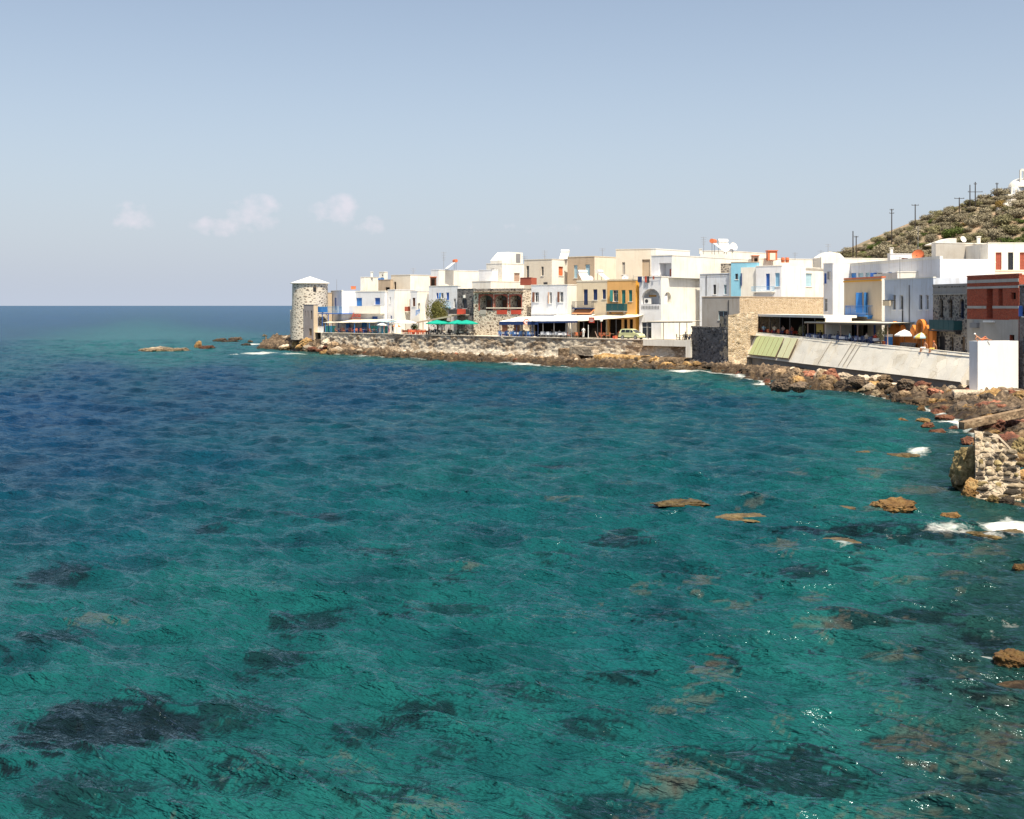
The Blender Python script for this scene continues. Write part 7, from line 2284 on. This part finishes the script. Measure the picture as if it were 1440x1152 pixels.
# ---- car
q = onq(888.5, 1.9)
t = thing('parked_car', 'pale green compact car parked at the quay edge by the pergola', 'car', (q.x, q.y, ZQ), math.atan2(QD.y, QD.x))
M_CAR = paint('pale_green_car_paint', (.58, .60, .34), .3, .05, .5)
mb = MB()
lo = [(-1.95, .32), (-1.97, .62), (-1.92, .95), (-1.2, 1.0), (.9, 1.0), (1.35, .93), (1.85, .76), (1.98, .55), (1.95, .3)]
NP = len(lo)
for s in (-1, 1):
    pts = [(x, s * (.83 if -1.6 < x < 1.5 else .76), z) for x, z in lo]
    mb.poly(pts if s < 0 else pts[::-1])
for i in range(NP):
    j = (i + 1) % NP
    yi, yj = (.83 if -1.6 < lo[i][0] < 1.5 else .76), (.83 if -1.6 < lo[j][0] < 1.5 else .76)
    mb.quad((lo[i][0], -yi, lo[i][1]), (lo[i][0], yi, lo[i][1]), (lo[j][0], yj, lo[j][1]), (lo[j][0], -yj, lo[j][1]))
body = part('body', mb, M_CAR, t, local=True)
up = [(-1.88, .96), (-1.62, 1.5), (-1.25, 1.6), (.1, 1.6), (.42, 1.5), (1.25, .96)]
hw = lambda z: .80 - (z - .96) * .26
mb = MB()
for s in (-1, 1):
    pts = [(x, s * hw(z), z) for x, z in up]; mb.poly(pts if s < 0 else pts[::-1])
for i in range(len(up) - 1):
    a, b = up[i], up[i + 1]; mb.quad((a[0], hw(a[1]), a[1]), (a[0], -hw(a[1]), a[1]), (b[0], -hw(b[1]), b[1]), (b[0], hw(b[1]), b[1]))
part('cabin', mb, M_CAR, t, local=True)
for s in (-1, 1):
    for (x0, x1, xt0, xt1) in ((-1.55, -.75, -1.42, -.75), (-.68, .15, -.68, .12), (.22, .95, .2, .38)):
        mb = MB(); e = .012
        pts = [(x0, s * (hw(1.03) + e), 1.03), (x1, s * (hw(1.03) + e), 1.03), (xt1, s * (hw(1.47) + e), 1.47), (xt0, s * (hw(1.47) + e), 1.47)]
        mb.poly(pts if s < 0 else pts[::-1]); part('side_window', mb, M_GLASS, t, local=True)
    mb = MB(); mb.box((.85, s * .9, 1.05), (.14, .16, .12)); part('mirror', mb, M_CAR, t, local=True)
    mb = MB(); mb.box((-1.955, s * .66, .98), (.05, .16, .44)); part('taillight', mb, M_RED, t, local=True)
    mb = MB(); mb.ob((1.80, s * .58 - .14, .62), (.14, 0, -.02), (0, .28, 0), (-.05, 0, .16)); part('headlight', mb, M_WPAINT, t, local=True)
    for x in (-1.2, 1.2):
        mb = MB(); mb.tube((x, s * .68, .30), (x, s * .86, .30), .30, .30, 18); w_ = part('wheel', mb, M_DMETAL, t, local=True)
        mb = MB(); mb.tube((x, s * .862, .30), (x, s * .875, .30), .19, .17, 14); part('rim', mb, M_METAL, w_, local=True)
mb = MB(); mb.quad((-1.855, .6, 1.03), (-1.855, -.6, 1.03), (-1.655, -.55, 1.45), (-1.655, .55, 1.45)); part('rear_window', mb, M_GLASS, t, local=True)
mb = MB(); mb.quad((.50, .58, 1.465), (.50, -.58, 1.465), (1.22, -.72, 1.0), (1.22, .72, 1.0)); part('windscreen', mb, M_GLASS, t, local=True)
mb = MB(); mb.box((-1.97, 0, .45), (.12, 1.5, .22)); part('rear_bumper', mb, M_CAR, t, local=True)
mb = MB(); mb.box((1.95, 0, .42), (.12, 1.5, .22)); part('front_bumper', mb, M_CAR, t, local=True)
mb = MB(); mb.box((-1.985, 0, .72), (.03, .5, .12)); part('number_plate', mb, M_WPAINT, t, local=True)
# ================================================================== people
SKIN = paint('skin', (.46, .26, .18), .6, .1)
SKIN_TAN = paint('tanned_skin', (.40, .20, .12), .6, .1)
HAIR = paint('dark_hair', (.03, .02, .015), .7, .2)
POSES = {
    'stand': dict(pel=(0, 0, .93), chest=(0, .01, 1.28), neck=(0, .0, 1.46), head=(0, -.02, 1.62), ls=(.19, 0, 1.40), le=(.25, .02, 1.12), lh=(.24, -.10, .88), rs=(-.19, 0, 1.40), re=(-.25, .04, 1.12), rh=(-.22, -.06, .87),
                  lk=(.10, -.10, .50), lf=(.11, -.02, .08), lt=(.12, -.17, .05), rk=(-.10, .04, .50), rf=(-.11, .16, .10), rt=(-.12, .04, .05), lhip=(.09, 0, .90), rhip=(-.09, 0, .90)),
    'sit': dict(pel=(0, .05, .52), chest=(0, .10, .86), neck=(0, .08, 1.05), head=(0, .04, 1.21), ls=(.19, .09, .99), le=(.27, -.02, .74), lh=(.16, -.26, .70), rs=(-.19, .09, .99), re=(-.27, -.02, .74), rh=(-.14, -.28, .72),
                lk=(.12, -.42, .52), lf=(.12, -.44, .08), lt=(.12, -.60, .05), rk=(-.12, -.42, .52), rf=(-.12, -.38, .08), rt=(-.12, -.54, .05), lhip=(.09, .0, .50), rhip=(-.09, .0, .50)),
    'ledge': dict(pel=(0, .0, .12), chest=(0, .06, .45), neck=(0, .05, .64), head=(0, .0, .80), ls=(.19, .05, .58), le=(.33, .10, .36), lh=(.30, .16, .06), rs=(-.19, .05, .58), re=(-.33, .10, .36), rh=(-.30, .16, .06),
                  lk=(.12, -.42, .14), lf=(.13, -.50, -.28), lt=(.13, -.64, -.32), rk=(-.12, -.42, .14), rf=(-.10, -.46, -.28), rt=(-.10, -.60, -.32), lhip=(.09, -.05, .11), rhip=(-.09, -.05, .11)),
    'recline': dict(pel=(.0, .0, .14), chest=(-.30, .0, .34), neck=(-.44, .0, .48), head=(-.54, -.02, .60), ls=(-.36, .17, .42), le=(-.52, .24, .20), lh=(-.34, .30, .05), rs=(-.36, -.17, .42), re=(-.52, -.24, .20), rh=(-.36, -.30, .05),
                    lk=(.38, .10, .42), lf=(.66, .10, .08), lt=(.78, .10, .16), rk=(.42, -.10, .22), rf=(.84, -.10, .08), rt=(.90, -.10, .18), lhip=(.06, .09, .13), rhip=(.06, -.09, .13)),
}
BONES = [('pel', 'chest', 'top'), ('chest', 'neck', 'top'), ('neck', 'head', 'skin'), ('chest', 'ls', 'top'), ('ls', 'le', 'sleeve'), ('le', 'lh', 'skin'), ('chest', 'rs', 'top'), ('rs', 're', 'sleeve'), ('re', 'rh', 'skin'),
         ('pel', 'lhip', 'bot'), ('lhip', 'lk', 'bot'), ('lk', 'lf', 'shin'), ('lf', 'lt', 'shoe'), ('pel', 'rhip', 'bot'), ('rhip', 'rk', 'bot'), ('rk', 'rf', 'shin'), ('rf', 'rt', 'shoe')]
RADII = dict(pel=(.15, .11), chest=(.165, .115), neck=(.06, .06), head=(.09, .105), ls=(.065, .065), rs=(.065, .065), le=(.045, .045), re=(.045, .045), lh=(.035, .03), rh=(.035, .03), lhip=(.10, .10), rhip=(.10, .10), lk=(.062, .062), rk=(.062, .062), lf=(.045, .045), rf=(.045, .045), lt=(.04, .03), rt=(.04, .03))
BODY = {}


def body_mesh(pose):
    """one continuous skinned body for a pose, with five-fingered hands"""
    if pose in BODY: return BODY[pose]
    J = {k: Vector(v) for k, v in POSES[pose].items()}
    R_ = dict(RADII); B = list(BONES)
    for h, e in (('lh', 'le'), ('rh', 're')):
        ax = (J[h] - J[e]).normalized(); sd = ax.orthogonal().normalized()
        for i in range(4):
            k = f'{h}{i}'; J[k] = J[h] + ax * (.10 - .012 * abs(i - 1.3)) + sd * (i - 1.5) * .024; R_[k] = (.010, .010); B.append((h, k, 'skin'))
        k = h + 't'; J[k] = J[h] + ax * .03 + sd * .065; R_[k] = (.012, .012); B.append((h, k, 'skin'))
    names = list(J); ix = {n: i for i, n in enumerate(names)}
    me = bpy.data.meshes.new('tmp_body'); me.from_pydata([J[n][:] for n in names], [(ix[a], ix[b]) for a, b, _ in B], []); me.update()
    o = bpy.data.objects.new('tmp_body', me); COL.objects.link(o)
    sk = o.modifiers.new('skin', 'SKIN'); sk.use_smooth_shade = True
    su = o.modifiers.new('sub', 'SUBSURF'); su.levels = 1; su.render_levels = 1
    for n in names:
        sv = me.skin_vertices[0].data[ix[n]]; sv.radius = R_[n]; sv.use_root = (n == 'pel')
    bpy.context.view_layer.update()
    m2 = bpy.data.meshes.new_from_object(o.evaluated_get(bpy.context.evaluated_depsgraph_get()))
    bpy.data.objects.remove(o)
    nf = len(m2.polygons); C = np.empty(nf * 3); m2.polygons.foreach_get('center', C); C = C.reshape(-1, 3)
    best = np.full(nf, 1e9); reg = np.zeros(nf, int); keys = ['skin', 'top', 'sleeve', 'bot', 'shin', 'shoe']
    for a, b, rg in B:
        p, q = np.array(J[a]), np.array(J[b]); dv = q - p; t_ = np.clip(((C - p) @ dv) / (dv @ dv), 0, 1)
        dd = np.linalg.norm(C - p - t_[:, None] * dv, axis=1) - .5 * (R_[a][0] + R_[b][0])
        m_ = dd < best; best[m_] = dd[m_]; reg[m_] = keys.index(rg)
    BODY[pose] = (m2, reg, J)
    return BODY[pose]


def person(pose, p, rz, label, top, bot, bare=False, shorts=False, hair=HAIR, scale=1.0, hat=None, group=None):
    m2, reg, J = body_mesh(pose)
    me = m2.copy(); me.name = 'body'
    me.materials.clear()
    sk = SKIN_TAN if bare else SKIN
    mats = [sk, sk if bare else top, sk if bare else top, bot, sk if shorts else bot, HAIR if not bare else sk]
    for m_ in mats: me.materials.append(m_)
    me.polygons.foreach_set('material_index', reg.astype(np.int32)); me.update()
    t = thing('person', label, 'person', p, rz, group); t.scale = (scale,) * 3
    o = bpy.data.objects.new('body', me); COL.objects.link(o); o.parent = t; ROOT[o.name] = Vector()
    h = J['head']
    mb = MB(); mb.lathe((0, 0, 0), [(.098 * math.cos(a), .115 * math.sin(a)) for a in np.linspace(-.25, 1.5, 8)] + [(.002, .115)], 14)
    hr = part('hair', mb, hat or hair, t, local=True, smooth=True); hr.location = (h.x, h.y + .015, h.z + .025)
    mb = MB(); mb.box((h.x, h.y - .112, h.z - .005), (.022, .03, .04)); part('nose', mb, sk, t, local=True)
    mb = MB()
    for s in (-1, 1): mb.box((h.x + s * .035, h.y - .104, h.z + .02), (.022, .012, .012))
    part('eyes', mb, HAIR, t, local=True)
    mb = MB(); mb.box((h.x, h.y - .10, h.z - .05), (.045, .012, .01)); part('mouth', mb, M_RUST, t, local=True)
    return t


def at(on, px, k, z):
    q = on(px, k); return (q.x, q.y, z)


person('stand', at(onq, 820.5, .75, ZQ + .1), R(160), 'person in white clothes walking along the quay edge', M_WPAINT, M_WPAINT, scale=1.0)
person('stand', at(onq, 534.5, 1.0, ZQ + .02), R(30), 'person in pale blue top standing by the turquoise wind screen', M_PBLUE, M_BLUEWHITE)
person('stand', at(onq, 540, 1.3, ZQ + .02), R(-60), 'person in pink top by the smaller white parasol', paint('pink_cloth', (.62, .28, .32), .8, .1), M_WPAINT)
person('stand', at(onq, 547, .9, ZQ + .02), R(100), 'bare-chested person in red shorts walking by the lane entrance', M_RED, M_RED, bare=True, shorts=True)
person('stand', at(onq, 552, 2.8, ZQ), R(70), 'person in dark clothes in the lane between white houses', M_DMETAL, M_NAVY)
for (px, k, top, lb) in ((603, 1.2, M_RED, 'diner in red top below the green parasols'), (612, 2.0, M_NAVY, 'diner in navy top below the green parasols'), (622, 1.1, M_DMETAL, 'diner in black top below the green parasols'), (631.5, 1.0, M_DWOOD, 'diner in brown top below the green parasols'), (646, 2.2, M_WPAINT, 'diner in white top below the green parasols'), (655, 1.2, M_CREAM, 'diner in beige top below the green parasols')):
    person('sit', at(onq, px, k, ZQ), frnd.uniform(0, 6.28), lb, top, M_NAVY)
for (px, top, lb) in ((722, M_BLUEWHITE, 'diner in pale top under the navy valance awning'), (776, M_DMETAL, 'diner in black top under the long white awning'), (787, M_WPAINT, 'diner in white top under the long white awning')):
    person('sit', at(onq, px, 2.2, ZQ), frnd.uniform(0, 6.28), lb, top, M_NAVY)
person('sit', at(onq, 964.5, 1.1, ZQ), R(80), 'person in black sitting under the dark-framed pergola', M_DMETAL, M_DMETAL)
person('sit', at(onq, 973, 1.0, ZQ), R(-60), 'person in brown sitting at the end of the dark-framed pergola', M_DWOOD, M_NAVY)
for (px, top, lb) in ((1074, M_PBLUE, 'diner in pale blue shirt inside the dark dining hall'), (1089, M_CREAM, 'diner in cream shirt inside the dark dining hall'), (1101, M_PWOOD, 'diner in pinkish shirt inside the dark dining hall'), (1113, M_RUST, 'diner in dark red shirt inside the dark dining hall')):
    person('sit', at(onw, px, 2.6, 4.95), frnd.uniform(-.6, .6), lb, top, M_NAVY)
for (px, top, lb) in ((1154, M_DWOOD, 'diner in brown shirt under the wooden pergola'), (1179, M_DMETAL, 'diner in black shirt under the wooden pergola'), (1196, M_PBLUE, 'diner in light blue shirt under the wooden pergola'), (1219, M_CREAM2, 'diner in cream shirt under the wooden pergola'), (1231, M_RED, 'diner in red shirt under the wooden pergola')):
    person('sit', at(onw, px, 2.2, 4.5), frnd.uniform(0, 6.28), lb, top, M_NAVY)


def wall_top(px):
    q = onw(px, 1.75); u = (q - fw.p).dot(fw.d)
    return (q.x, q.y, 5.15 + (4.25 - 5.15) * u / LW + .0)


person('ledge', wall_top(1300.5), math.atan2(fw.n.y, fw.n.x) + R(90), 'bare-chested sunbather in white shorts sitting on the white sea wall', M_WPAINT, M_WPAINT, bare=True, shorts=True)
person('ledge', wall_top(1313), math.atan2(fw.n.y, fw.n.x) + R(90), 'bare-chested sunbather in yellow shorts sitting on the white sea wall', M_YELLOW, M_YELLOW, bare=True, shorts=True, hair=M_LRED)
H = HOUSES['cube']; q0 = H['foot'][1]
person('recline', (q0.x + .5, q0.y + .5, H['z1']), R(-15), 'sunbather in white cap reclining on top of the white block', M_LRED, M_LRED, bare=True, shorts=True, hat=M_WPAINT)
